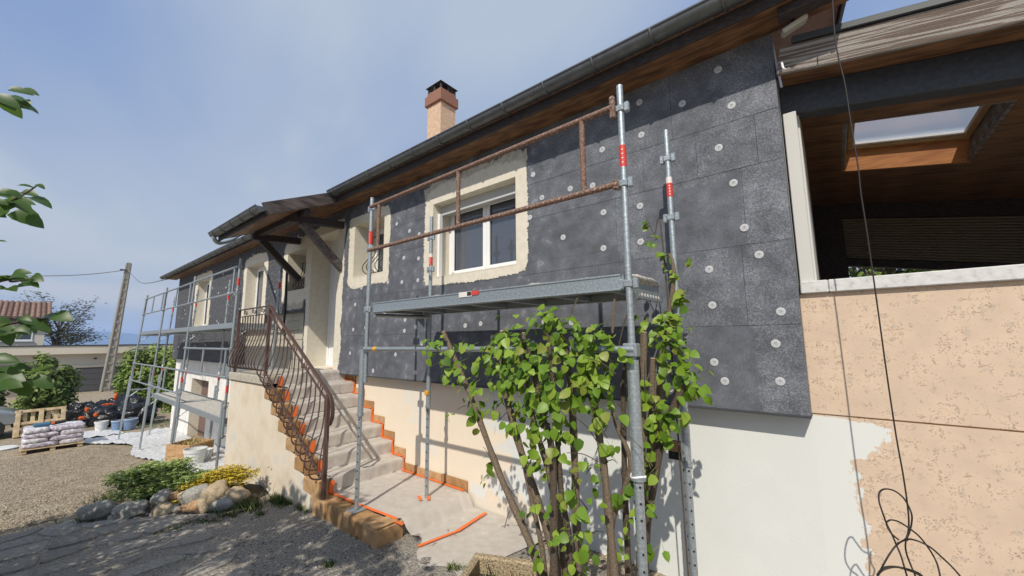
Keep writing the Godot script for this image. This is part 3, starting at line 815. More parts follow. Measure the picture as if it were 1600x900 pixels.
var anchor_mesh: ArrayMesh
func build_house() -> void:
	var house := thing("house", "long single storey house with grey insulation boards fixed on its front", "house", Vector3(-9.3, -0.6, 0))
	var openings := [hole(W_BIG), hole(W_SMALL), hole(DOOR), hole(W_SMALL2), hole(W_LEFT), hole(W_FAR), hole(CELLAR)]
	# masonry: right part carries the cream and white render, left part is white
	var st := new_st()
	for r in cut(rect(-6.72, -0.18, -0.6, 4.07), openings):
		bx2(st, Vector3(r.position.x, r.position.y, -0.46), Vector3(r.end.x, r.end.y, -0.14))
	var wall := obj("wall", st, M.base_render, house)
	st = new_st()
	for r in cut(rect(-18.4, -6.72, -1.8, 4.07), openings):
		bx2(st, Vector3(r.position.x, r.position.y, -0.46), Vector3(r.end.x, r.end.y, -0.14))
	var wall2 := obj("wall", st, M.white_render, house)
	# closed shell behind: back, ends, floor, ceiling
	st = new_st()
	bx2(st, Vector3(-18.4, -1.8, -8.6), Vector3(-0.45, 4.07, -8.3))
	bx2(st, Vector3(-18.4, -1.8, -8.3), Vector3(-18.1, 4.07, -0.46))
	bx2(st, Vector3(-0.45, -1.8, -8.6), Vector3(-0.18, 4.07, -0.46))
	obj("outer_wall", st, M.white_render, house)
	st = new_st()
	bx2(st, Vector3(-18.1, 0.95, -8.3), Vector3(-0.45, 1.2, -0.46))
	bx2(st, Vector3(-18.1, 4.0, -8.3), Vector3(-0.45, 4.07, -0.46))
	bx2(st, Vector3(-18.1, 1.2, -4.2), Vector3(-0.45, 4.0, -4.1))
	obj("inner_wall", st, M.room, house)

	# insulation boards, each with its own joint; bare blocks are left open beside the door
	var bare := rect(-11.45, -7.98, 1.0, 2.34)
	var holes := openings.duplicate()
	holes.append(bare)
	var rows := [[1.22, 1.839], [1.841, 2.449], [2.451, 3.059], [3.061, 3.459], [3.461, 4.068]]
	var breaks := [[-0.18, -1.02], [-0.18, -0.50, -1.70], [-0.18, -0.46, -1.50], [-0.18, -0.34, -0.77, -1.22, -2.0], [-0.18, -0.95]]
	rng.seed = 5
	for k in rows.size():
		var bs: Array = breaks[k].duplicate()
		while bs[-1] > -18.4: bs.append(maxf(bs[-1] - 1.2, -18.4))
		for i in bs.size() - 1:
			var x1: float = bs[i] - (0.0 if i == 0 else 0.0008)
			var x0: float = bs[i + 1] + 0.0008
			if x1 - x0 < 0.02: continue
			var proud := rng.randf_range(-0.002, 0.001)
			st = new_st()
			var any := false
			for r in cut(rect(x0, x1, rows[k][0], rows[k][1]), holes):
				if r.size.x < 0.01 or r.size.y < 0.01: continue
				any = true
				bx2(st, Vector3(r.position.x, r.position.y, -0.14), Vector3(r.end.x, r.end.y, proud), 0.0014)
			if any:
				obj("insulation_board", st, M.polystyrene if x1 > -7.0 else M.polystyrene_plain, wall if x1 > -6.72 else wall2)
	# base rail under the boards
	st = new_st()
	bx2(st, Vector3(-6.6, 1.205, -0.14), Vector3(-0.176, 1.219, 0.006), 0.002)
	obj("base_rail", st, M.polystyrene_edge, wall)
	st = new_st()
	bx2(st, Vector3(-18.4, 1.205, -0.14), Vector3(-11.45, 1.219, 0.006), 0.002)
	obj("base_rail", st, M.polystyrene_edge, wall2)

	# plastic anchors that hold the boards
	st = new_st()
	lathe(st, [Vector2(0.0, 0.002), Vector2(0.009, 0.002), Vector2(0.011, 0.0045), Vector2(0.027, 0.0038), Vector2(0.030, 0.002), Vector2(0.030, -0.004)], 14, Transform3D(Basis(Vector3.RIGHT, PI / 2), Vector3.ZERO))
	anchor_mesh = st.commit()
	st = new_st()
	for i in 6:
		var a := TAU * i / 6.0
		bx(st, Vector3(cos(a) * 0.014, sin(a) * 0.016, 0.0042), Vector3(0.005, 0.005, 0.0015))
	lathe(st, [Vector2(0.0, 0.0035), Vector2(0.007, 0.0035), Vector2(0.007, 0.001)], 8, Transform3D(Basis(Vector3.RIGHT, PI / 2), Vector3.ZERO))
	var core: ArrayMesh = st.commit()
	var spots := []
	for p in [[1122, 109], [1066, 162], [1143, 165], [999, 160], [941, 234], [1123, 231], [1146, 286], [926, 290], [891, 295], [1163, 356], [1002, 211], [1001, 378], [943, 388], [880, 371], [943, 332], [1186, 398], [1108, 421], [1113, 477], [1220, 487], [1212, 537], [1116, 566], [1219, 596], [1000, 322], [847, 309], [893, 504], [850, 503], [727, 509], [751, 506], [633, 500], [650, 511], [601, 491], [618, 554], [583, 579], [649, 582], [659, 537], [632, 517], [628, 441], [606, 441], [653, 438], [631, 403], [654, 404], [640, 361], [607, 412], [620, 350], [655, 366], [552, 449], [565, 450], [555, 476], [571, 512], [552, 515], [547, 552], [583, 580], [833, 273], [828, 340], [1030, 497], [1000, 440]]:
		spots.append(at_z(p[0], p[1], 0.0))
	rng.seed = 77
	for k in 60:
		spots.append(Vector3(rng.randf_range(-18.2, -8.0), rng.randf_range(1.3, 3.95), 0))
	for x in [-0.75, -1.05, -1.55, -2.05, -2.5, -3.0, -3.5, -3.1, -2.2]:
		for y in [1.40, 1.72]:
			if rng.randf() < 0.6: spots.append(Vector3(x + rng.randf_range(-0.08, 0.08), y + rng.randf_range(-0.06, 0.06), 0))
	for p in spots:
		var bad := false
		for h in holes:
			if (h as Rect2).grow(0.12).has_point(Vector2(p.x, p.y)): bad = true
		if bad or p.y > 4.03 or p.y < 1.27: continue
		obj("anchor_disc", anchor_mesh, M.anchor, wall if p.x > -6.72 else wall2, Transform3D(Basis(Vector3.BACK, rng.randf() * TAU), Vector3(p.x, p.y, 0.001)))
		if p.x > -2.4: obj("anchor_core", core, M.anchor_core, wall, Transform3D(Basis(Vector3.BACK, rng.randf() * TAU), Vector3(p.x, p.y, 0.001)))

	# bare blocks in the open patch beside the door
	var bm := []
	for l in [0.49, 0.24]:
		st = new_st()
		bx(st, Vector3.ZERO, Vector3(l, 0.187, 0.03), 0.006)
		bm.append(st.commit())
	var y := 1.20
	var odd := false
	while y < 2.33:
		var x := -7.98
		if odd:
			obj("block", bm[1], M.block, wall2, Transform3D(Basis(), Vector3(x - 0.12, y + 0.095, -0.135)))
			x -= 0.25
		while x > -11.3:
			obj("block", bm[0], M.block, wall2, Transform3D(Basis(), Vector3(x - 0.245, y + 0.095, -0.135 + rng.randf_range(-0.003, 0.003))))
			x -= 0.5
		odd = not odd
		y += 0.197

	# mortar round the openings, linings
	for e in [[W_BIG, [0.17, 0.15, 0.22, 0.11], 3], [W_SMALL, [0.17, 0.13, 0.13, 0.17], 4], [DOOR, [0.14, 0.20, 0.16, 0.0], 5], [W_SMALL2, [0.20, 0.22, 0.24, 0.25], 6], [W_LEFT, [0.2, 0.2, 0.22, 0.1], 7], [W_FAR, [0.3, 0.2, 0.2, 0.1], 8]]:
		var par: Node = wall if e[0][1] > -6.7 else wall2
		obj("mortar_band", mortar_ring(e[0], e[1], e[2]), M.mortar, par)
		obj("reveal", reveal(e[0], 0.0085, -0.46), M.mortar, par)
	obj("mortar_patch", mortar_ring([W_BIG[0] - 0.05, W_BIG[1] + 0.02, 3.66, 3.72], [0.16, 0.12, 0.20, 0.0], 15, 0.004), M.mortar_grey, wall)
	obj("mortar_patch", mortar_ring([-8.8, -8.15, 2.52, 2.6], [0.12, 0.1, 0.1, 0.12], 16, 0.004), M.mortar_grey, wall2)
	obj("reveal", reveal(CELLAR, -0.136, -0.46), M.mortar, wall2)

	# big window with shutter rails and shutter box
	var w := window_unit(house, -4.138, -2.692, 2.592, 3.608, -0.29, 2)
	tag(w, "white two leaf window between cream mortar bands", "")
	st = new_st()
	for x in [-4.137, -2.733]:
		bx2(st, Vector3(x, 2.594, -0.13), Vector3(x + 0.04, 3.49, -0.07), 0.004)
	obj("shutter_rail", st, M.plastic_white, w)
	st = new_st()
	bx2(st, Vector3(-4.137, 3.492, -0.26), Vector3(-2.693, 3.6075, -0.135), 0.006)
	bx2(st, Vector3(-4.09, 3.46, -0.112), Vector3(-2.74, 3.488, -0.098), 0.004)
	obj("shutter_box", st, M.shutter_grey, w)
	st = new_st()
	bx2(st, Vector3(-4.09, 2.6, -0.62), Vector3(-3.78, 3.6, -0.6))
	for i in 5: bx2(st, Vector3(-4.08 + i * 0.06, 2.6, -0.6), Vector3(-4.05 + i * 0.06, 3.6, -0.58), 0.01)
	obj("curtain", st, M.curtain, w)
	# small windows with bellied grilles
	w = window_unit(house, W_SMALL[0] + 0.013, W_SMALL[1] - 0.013, W_SMALL[2] + 0.013, W_SMALL[3] - 0.013, -0.38, 1)
	obj("window_grille", grille(W_SMALL[0] + 0.10, W_SMALL[1] - 0.05, W_SMALL[2] + 0.06, W_SMALL[3] - 0.20, -0.24, 6), M.iron_black, house)
	w = window_unit(house, W_SMALL2[0] + 0.013, W_SMALL2[1] - 0.013, W_SMALL2[2] + 0.013, W_SMALL2[3] - 0.013, -0.38, 1)
	obj("window_grille", grille(W_SMALL2[0] + 0.10, W_SMALL2[1] - 0.05, W_SMALL2[2] + 0.05, W_SMALL2[3] - 0.20, -0.24, 6), M.iron_black, house)
	w = window_unit(house, W_LEFT[0] + 0.013, W_LEFT[1] - 0.013, W_LEFT[2] + 0.013, W_LEFT[3] - 0.013, -0.22, 2)
	st = new_st()
	bx2(st, Vector3(-11.2, 2.2, -0.55), Vector3(-10.4, 3.6, -0.53))
	obj("curtain", st, M.curtain, w)
	w = window_unit(house, W_FAR[0] + 0.013, W_FAR[1] - 0.013, W_FAR[2] + 0.013, W_FAR[3] - 0.013, -0.22, 2)
	# front door, white, half glazed
	var dr := obj("door", frame_of(DOOR[0] + 0.013, DOOR[1] - 0.013, DOOR[2] + 0.013, DOOR[3] - 0.013, -0.45, -0.37, 0.06, 0.005), M.plastic_white, house)
	st = new_st()
	bx2(st, Vector3(DOOR[0] + 0.075, DOOR[2] + 0.02, -0.43), Vector3(DOOR[1] - 0.075, DOOR[3] - 0.075, -0.385), 0.004)
	bx2(st, Vector3(DOOR[0] + 0.2, DOOR[2] + 0.2, -0.386), Vector3(DOOR[1] - 0.2, DOOR[2] + 0.95, -0.376), 0.004)
	obj("door_leaf", st, M.plastic_white, dr)
	st = new_st()
	rod(st, Vector3(-6.86, 2.32, -0.385), Vector3(-6.86, 2.32, -0.33), 0.011)
	rod(st, Vector3(-6.86, 2.32, -0.33), Vector3(-6.98, 2.32, -0.33), 0.010)
	obj("handle", st, M.galvanised, dr)
	# cellar door
	st = new_st()
	var cw: float = (CELLAR[1] - CELLAR[0] - 0.03) / 2
	var cd: MeshInstance3D = null
	for i in 2:
		st = new_st()
		var xa: float = CELLAR[0] + 0.014 + i * (cw + 0.004)
		bx2(st, Vector3(xa, CELLAR[2] + 0.1, -0.45), Vector3(xa + cw - 0.002, CELLAR[3] - 0.014, -0.405), 0.004)
		for k in 5: bx2(st, Vector3(xa + 0.03 + k * cw / 5, CELLAR[2] + 0.15, -0.406), Vector3(xa + 0.012 + (k + 1) * cw / 5, CELLAR[3] - 0.05, -0.398), 0.003)
		cd = obj("cellar_door", st, M.door_brown, house)
	st = new_st()
	rod(st, Vector3(-15.1, -0.32, -0.40), Vector3(-15.1, -0.32, -0.36), 0.015)
	bx(st, Vector3(-15.1, -0.32, -0.35), Vector3(0.12, 0.02, 0.02), 0.004)
	obj("handle", st, M.iron_black, cd)
	# conduit on the board left of the door, air grating low in the white wall
	st = new_st()
	rod(st, Vector3(-8.80, 1.93, 0.03), Vector3(-8.84, 3.40, 0.03), 0.024, 8)
	obj("conduit", st, M.iron_black, house)
	st = new_st()
	bx2(st, Vector3(-1.185, 0.745, -0.14), Vector3(-1.045, 0.90, -0.137))  # near-black plate on the wall, painted in place of shade behind the grating
	obj("vent_dark_plate", st, M.hole, wall)
	st = new_st()
	for i in 5: bx(st, Vector3(-1.115, 0.82 + i * 0.017, -0.131), Vector3(0.14, 0.008, 0.014), 0.0, Basis(Vector3.RIGHT, 0.5))
	obj("vent_grille", st, M.cardboard, wall)

	# eaves: soffit boards, fascia, gutter with clips
	var roof := roof_part(house)
	rng.seed = 12
	var bw := 0.094
	for i in 3:
		var z0 := -0.01 + i * 0.1
		var x := 0.28
		while x > -18.9:
			var l := minf(rng.randf_range(2.2, 3.6), x + 18.9)
			st = new_st()
			bx2(st, Vector3(x - l + 0.002, 4.07, z0), Vector3(x, 4.086 + 0.001 * (i % 2), z0 + bw), 0.008)
			obj("soffit_board", st, M.soffit_wood, roof)
			x -= l
	st = new_st()
	bx2(st, Vector3(-18.9, 4.055, 0.288), Vector3(0.28, 4.24, 0.312), 0.004)
	obj("fascia", st, M.beam_dark, roof)
	obj("gutter", gutter(-6.31, 0.30, 4.215, 0.392), M.gutter_zinc, roof)
	obj("gutter", gutter(-18.95, -8.55, 4.13, 0.392), M.gutter_zinc, roof)
	var x := 0.1
	while x > -18.8:
		if x > -6.25 or x < -8.6: obj("gutter_clip", gutter_clip(x, 4.215 if x > -7 else 4.13, 0.392), M.gutter_zinc, roof)
		x -= 0.52
	# verge board of the main roof over the terrace
	st = new_st()
	beam(st, Vector3(0.30, 4.17, 0.42), Vector3(0.30, 6.12, -4.3), 0.03, 0.20)
	obj("verge_board", st, M.beam_dark, roof)
	for z in [0.2, -0.35]:
		st = new_st()
		bx2(st, Vector3(-0.12, 4.0, z - 0.05), Vector3(0.27, 4.068, z + 0.05), 0.006)
		obj("outrigger", st, M.beam_dark, roof)
	build_canopy(house)
	# chimney
	st = new_st()
	bx2(st, Vector3(-6.86, 4.4, -2.45), Vector3(-6.40, 7.10, -2.0), 0.006)
	var ch := obj("chimney", st, M.chimney_render, roof)
	st = new_st()
	bx2(st, Vector3(-6.91, 7.09, -2.50), Vector3(-6.35, 7.33, -1.95), 0.012)
	bx2(st, Vector3(-6.87, 7.33, -2.46), Vector3(-6.39, 7.42, -1.99), 0.01)
	tag(obj("chimney_cap", st, M.brick_red, house), "red brick cap of the chimney", "")
	st = new_st()
	for e in [[-6.84, -2.43], [-6.42, -2.43], [-6.84, -2.02], [-6.42, -2.02], [-6.63, -2.02], [-6.42, -2.22]]: bx2(st, Vector3(e[0] - 0.02, 7.42, e[1] - 0.02), Vector3(e[0] + 0.02, 7.55, e[1] + 0.02), 0.003)
	bx2(st, Vector3(-6.78, 7.42, -2.38), Vector3(-6.48, 7.5, -2.08))
	var top := [Vector3(-6.90, 7.55, -1.96), Vector3(-6.36, 7.55, -1.96), Vector3(-6.36, 7.55, -2.49), Vector3(-6.90, 7.55, -2.49)]
	var tip := Vector3(-6.63, 7.66, -2.22)
	for i in 4:
		face(st, [top[i], top[(i + 1) % 4], tip], (top[i] + top[(i + 1) % 4]) * 0.5 - tip + Vector3(0, 1, 0))
	face(st, top, Vector3.DOWN)
	tag(obj("chimney_hood", st, M.slate_metal, house), "dark metal hood on the chimney", "")

func roof_part(house: Node) -> MeshInstance3D:
	var st := new_st()
	# two slopes as slabs with a ridge, plus the gable fill
	var e := Vector2(0.33, 4.25)
	var r := Vector2(-4.3, 6.2)
	var b := Vector2(-8.95, 4.25)
	for s in [[e, r], [r, b]]:
		var a2: Vector2 = s[0]
		var b2: Vector2 = s[1]
		var p := [Vector3(-18.95, a2.y, a2.x), Vector3(0.28, a2.y, a2.x), Vector3(0.28, b2.y, b2.x), Vector3(-18.95, b2.y, b2.x)]
		var q := []
		for v in p: q.append(v - Vector3(0, 0.10, 0))
		face(st, p, Vector3.UP)
		face(st, q, Vector3.DOWN)
		for i in 4: face(st, [p[i], p[(i + 1) % 4], q[(i + 1) % 4], q[i]], (p[i] + p[(i + 1) % 4]) * 0.5 - (p[0] + p[2]) * 0.5)
	return obj("roof", st, M.roof_tile, house)

func build_canopy(house: Node) -> void:
	var k := 0.45
	var x0 := -8.50
	var x1 := -6.31
	var Y := func(z: float) -> float: return 4.00 - k * (z - 0.42)
	# covering
	var st := new_st()
	var a := [Vector3(x0, Y.call(0.25) + 0.16, 0.25), Vector3(x1, Y.call(0.25) + 0.16, 0.25), Vector3(x1, Y.call(1.34) + 0.16, 1.34), Vector3(x0, Y.call(1.34) + 0.16, 1.34)]
	var q := []
	for v in a: q.append(v - Vector3(0, 0.13, 0))
	face(st, a, Vector3.UP)
	face(st, q, Vector3.DOWN)
	for i in 4: face(st, [a[i], a[(i + 1) % 4], q[(i + 1) % 4], q[i]], (a[i] + a[(i + 1) % 4]) * 0.5 - (a[0] + a[2]) * 0.5)
	var cn := obj("canopy", st, M.roof_tile, house)
	# boards below
	var bas := Basis(Vector3.RIGHT, atan(k))
	rng.seed = 3
	for i in 11:
		var z := 0.03 + i * 0.118
		st = new_st()
		bx(st, Vector3((x0 + x1) * 0.5, Y.call(z) + 0.012, z), Vector3(x1 - x0 - 0.06, 0.016, 0.122), 0.004, bas)
		obj("canopy_board", st, M.soffit_wood, cn)
	for x in [x1, x0]:
		st = new_st()
		beam(st, Vector3(x, Y.call(0.30) + 0.10, 0.30), Vector3(x, Y.call(1.36) + 0.10, 1.36), 0.03, 0.19)
		obj("verge_board", st, M.stained_wood, cn)
	st = new_st()
	bx2(st, Vector3(x0, Y.call(1.34) - 0.03, 1.325), Vector3(x1, Y.call(1.34) + 0.14, 1.35), 0.004)
	obj("fascia", st, M.beam_dark, cn)
	var gy: float = Y.call(1.34) + 0.10
	obj("gutter", gutter(x0 - 0.02, x1 + 0.07, gy, 1.42), M.gutter_zinc, cn)
	for i in 5: obj("gutter_clip", gutter_clip(x0 + 0.2 + i * 0.45, gy, 1.42), M.gutter_zinc, cn)
	# timbers: purlin, two arms, two braces
	st = new_st()
	beam(st, Vector3(x0 + 0.02, 3.80, 0.74), Vector3(x1 - 0.03, 3.80, 0.74), 0.10, 0.11)
	obj("purlin", st, M.beam_dark, cn)
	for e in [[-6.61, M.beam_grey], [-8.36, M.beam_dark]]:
		st = new_st()
		beam(st, Vector3(e[0], 3.80, -0.14), Vector3(e[0], 3.72, 0.86), 0.11, 0.12)
		obj("arm", st, M.beam_dark, cn)
		st = new_st()
		beam(st, Vector3(e[0], 3.68, 0.70), Vector3(e[0], 3.0, -0.02), 0.10, 0.12)
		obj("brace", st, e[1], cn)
	# downpipe from the canopy gutter into the gutter behind
	st = new_st()
	tube(st, curve_pts([Vector3(-8.42, gy - 0.05, 1.43), Vector3(-8.44, gy - 0.12, 1.41), Vector3(-8.56, gy - 0.14, 1.30), Vector3(-9.0, gy + 0.06, 1.0), Vector3(-9.9, 4.10, 0.62), Vector3(-10.5, 4.22, 0.45)], 5), 0.035, 10)
	obj("downpipe", st, M.pipe_zinc, cn)

# ---------------------------------------------------------------- the covered terrace at the right
func build_terrace() -> void:
	var t := thing("covered_terrace", "covered terrace with bare tan wall, white ledge and boarded ceiling beside the house", "terrace", Vector3(1.7, -0.2, -2.0))
	var st := new_st()
	bx2(st, Vector3(-0.18, -0.6, -0.40), Vector3(3.6, 1.215, -0.14))
	var wall := obj("wall", st, M.bare_concrete, t)
	st = new_st()
	bx2(st, Vector3(-0.18, 1.223, -0.40), Vector3(3.6, 2.06, -0.14), 0.003)
	obj("wall", st, M.bare_concrete, t)
	st = new_st()
	bx2(st, Vector3(-0.18, 1.21, -0.39), Vector3(3.6, 1.23, -0.152))
	obj("joint", st, M.cardboard_dark, t)
	var x := -0.17
	for l in [0.16, 1.2, 1.2, 1.2]:
		st = new_st()
		bx2(st, Vector3(x + 0.001, 2.06, -0.43), Vector3(x + l - 0.001, 2.148, -0.105), 0.006)
		obj("ledge", st, M.ledge, t)
		x += l
	st = new_st()
	bx2(st, Vector3(-0.18, 1.0, -4.4), Vector3(3.6, 1.15, -0.40))
	obj("floor", st, M.concrete, t)
	st = new_st()
	bx2(st, Vector3(-0.168, 2.148, -0.24), Vector3(-0.085, 3.46, -0.142), 0.004)
	obj("jamb", st, M.jamb_paint, t)
	st = new_st()
	bx2(st, Vector3(-0.178, 1.15, -1.25), Vector3(-0.072, 3.60, -0.245), 0.004)
	obj("side_panel", st, M.jamb_paint, t)
	st = new_st()
	bx2(st, Vector3(-0.178, 1.15, -4.3), Vector3(-0.10, 3.64, -1.26))
	obj("side_panel", st, M.ceiling_wood, t)
	st = new_st()
	bx2(st, Vector3(3.6, -0.6, -4.3), Vector3(3.75, 3.0, -0.14))  # unseen end wall, added to keep daylight out of the terrace
	obj("added_end_wall", st, M.concrete, t)
	# roof in its own sloping axes
	var T := Transform3D(Basis(Vector3.BACK, -atan(0.18)), Vector3(0, 3.69, 0))
	var sky_hole := rect(0.22, 1.22, -2.43, -1.07)
	rng.seed = 8
	var z := 0.0
	var roof: MeshInstance3D = null
	st = new_st()
	for r in cut(rect(-0.16, 3.7, -4.3, -0.002), [sky_hole.grow(0.001)]):
		bx2(st, Vector3(r.position.x, 0.14, r.position.y), Vector3(r.end.x, 0.184, r.end.y))
	roof = obj("roof", st, M.roof_tile, t, T)
	while z > -4.2:
		for r in cut(rect(-0.15, 3.6, z - 0.098, z), [sky_hole]):
			if r.size.y < 0.01 or r.size.x < 0.01: continue
			st = new_st()
			bx2(st, Vector3(r.position.x, 0.0, r.position.y), Vector3(r.end.x, 0.018, r.end.y), 0.004)
			obj("ceiling_board", st, M.ceiling_wood, roof, T)
		z -= 0.1
	st = new_st()
	bx2(st, Vector3(-0.17, -0.025, 0.002), Vector3(3.7, 0.185, 0.035), 0.006)
	obj("fascia", st, M.weathered_wood, t, T)
	st = new_st()
	bx2(st, Vector3(-0.10, 0.187, -0.03), Vector3(3.7, 0.238, 0.055), 0.006)
	obj("roof_edge", st, M.slate_metal, t, T)
	st = new_st()
	bx2(st, Vector3(-0.17, -0.235, -0.33), Vector3(3.6, -0.002, -0.20), 0.008)
	obj("beam", st, M.beam_blue, t, T)
	# far side: header, ribbed blind, lower board
	st = new_st()
	bx2(st, Vector3(-0.1, -0.20, -4.0), Vector3(3.6, -0.002, -3.88), 0.006)
	bx2(st, Vector3(-0.1, -0.885, -4.0), Vector3(3.6, -0.78, -3.90), 0.006)
	obj("header", st, M.beam_dark, t, T)
	for i in 16:
		st = new_st()
		rod(st, Vector3(-0.1, -0.215 - i * 0.036, -3.95), Vector3(3.6, -0.215 - i * 0.036, -3.95), 0.018, 6)
		obj("slat", st, M.blind_ribs, t, T)
	st = new_st()
	bx2(st, Vector3(-0.1, -0.80, -3.985), Vector3(3.6, -0.2, -3.972))
	obj("blind_backing", st, M.blind_ribs, t, T)
	st = new_st()
	bx2(st, Vector3(-0.17, 1.15, -4.05), Vector3(0.22, 3.6, -3.85))
	obj("post", st, M.beam_dark, t)
	st = new_st()
	bx2(st, Vector3(-0.17, 1.15, -4.05), Vector3(3.6, 2.05, -3.9))
	obj("parapet", st, M.concrete, t)
	# roof window: shaft, sash, glass
	st = new_st()
	bx2(st, Vector3(0.22, 0.0, -2.43), Vector3(1.22, 0.30, -2.405))
	var sh := obj("skylight", st, M.shaft_wood, t, T)
	st = new_st()
	bx2(st, Vector3(0.22, 0.0, -2.404), Vector3(0.245, 0.30, -1.095))
	bx2(st, Vector3(1.195, 0.0, -2.404), Vector3(1.22, 0.30, -1.095))
	bx2(st, Vector3(0.22, 0.0, -1.094), Vector3(1.22, 0.30, -1.07))
	obj("shaft_side", st, M.weathered_wood, sh, T)
	st = new_st()
	for e in [[0.246, -2.403, 1.194, -2.345], [0.246, -1.215, 1.194, -1.096], [0.246, -2.344, 0.30, -1.216], [1.14, -2.344, 1.194, -1.216]]:
		bx2(st, Vector3(e[0], 0.235, e[1]), Vector3(e[2], 0.30, e[3]), 0.008)
	obj("sash", st, M.sash_wood, sh, T)
	st = new_st()
	for e in [[0.301, -2.344, 1.139, -2.325], [0.301, -2.315, 1.139, -2.305]]:
		bx2(st, Vector3(e[0], 0.265, e[1]), Vector3(e[2], 0.292, e[3]), 0.003)
	obj("glazing_bar", st, M.plastic_white, sh, T)
	st = new_st()
	bx2(st, Vector3(0.295, 0.293, -2.35), Vector3(1.145, 0.298, -1.21))
	obj("pane", st, M.roof_pane, sh, T)
	# flood lamp under the main eave, a hook on the fascia
	var lp := thing("flood_lamp", "small pale flood lamp under the eave corner above the terrace beam", "lamp", Vector3(-0.035, 4.04, 0.06))
	st = new_st()
	bx(st, Vector3(-0.035, 3.985, 0.09), Vector3(0.16, 0.035, 0.11), 0.008, Basis(Vector3(0.4, 0.2, 0.6).normalized(), 0.45))
	obj("lamp_head", st, M.lamp_body, lp)
	st = new_st()
	rod(st, Vector3(-0.04, 4.068, 0.04), Vector3(-0.035, 3.99, 0.07), 0.014)
	obj("bracket", st, M.iron_black, lp)
	st = new_st()
	tube(st, curve_pts([Vector3(-0.13, 3.74, 0.036), Vector3(-0.13, 3.75, 0.07), Vector3(-0.125, 3.70, 0.085), Vector3(-0.115, 3.69, 0.075)], 4), 0.008, 6)
	obj("hook", st, M.plastic_white, t)

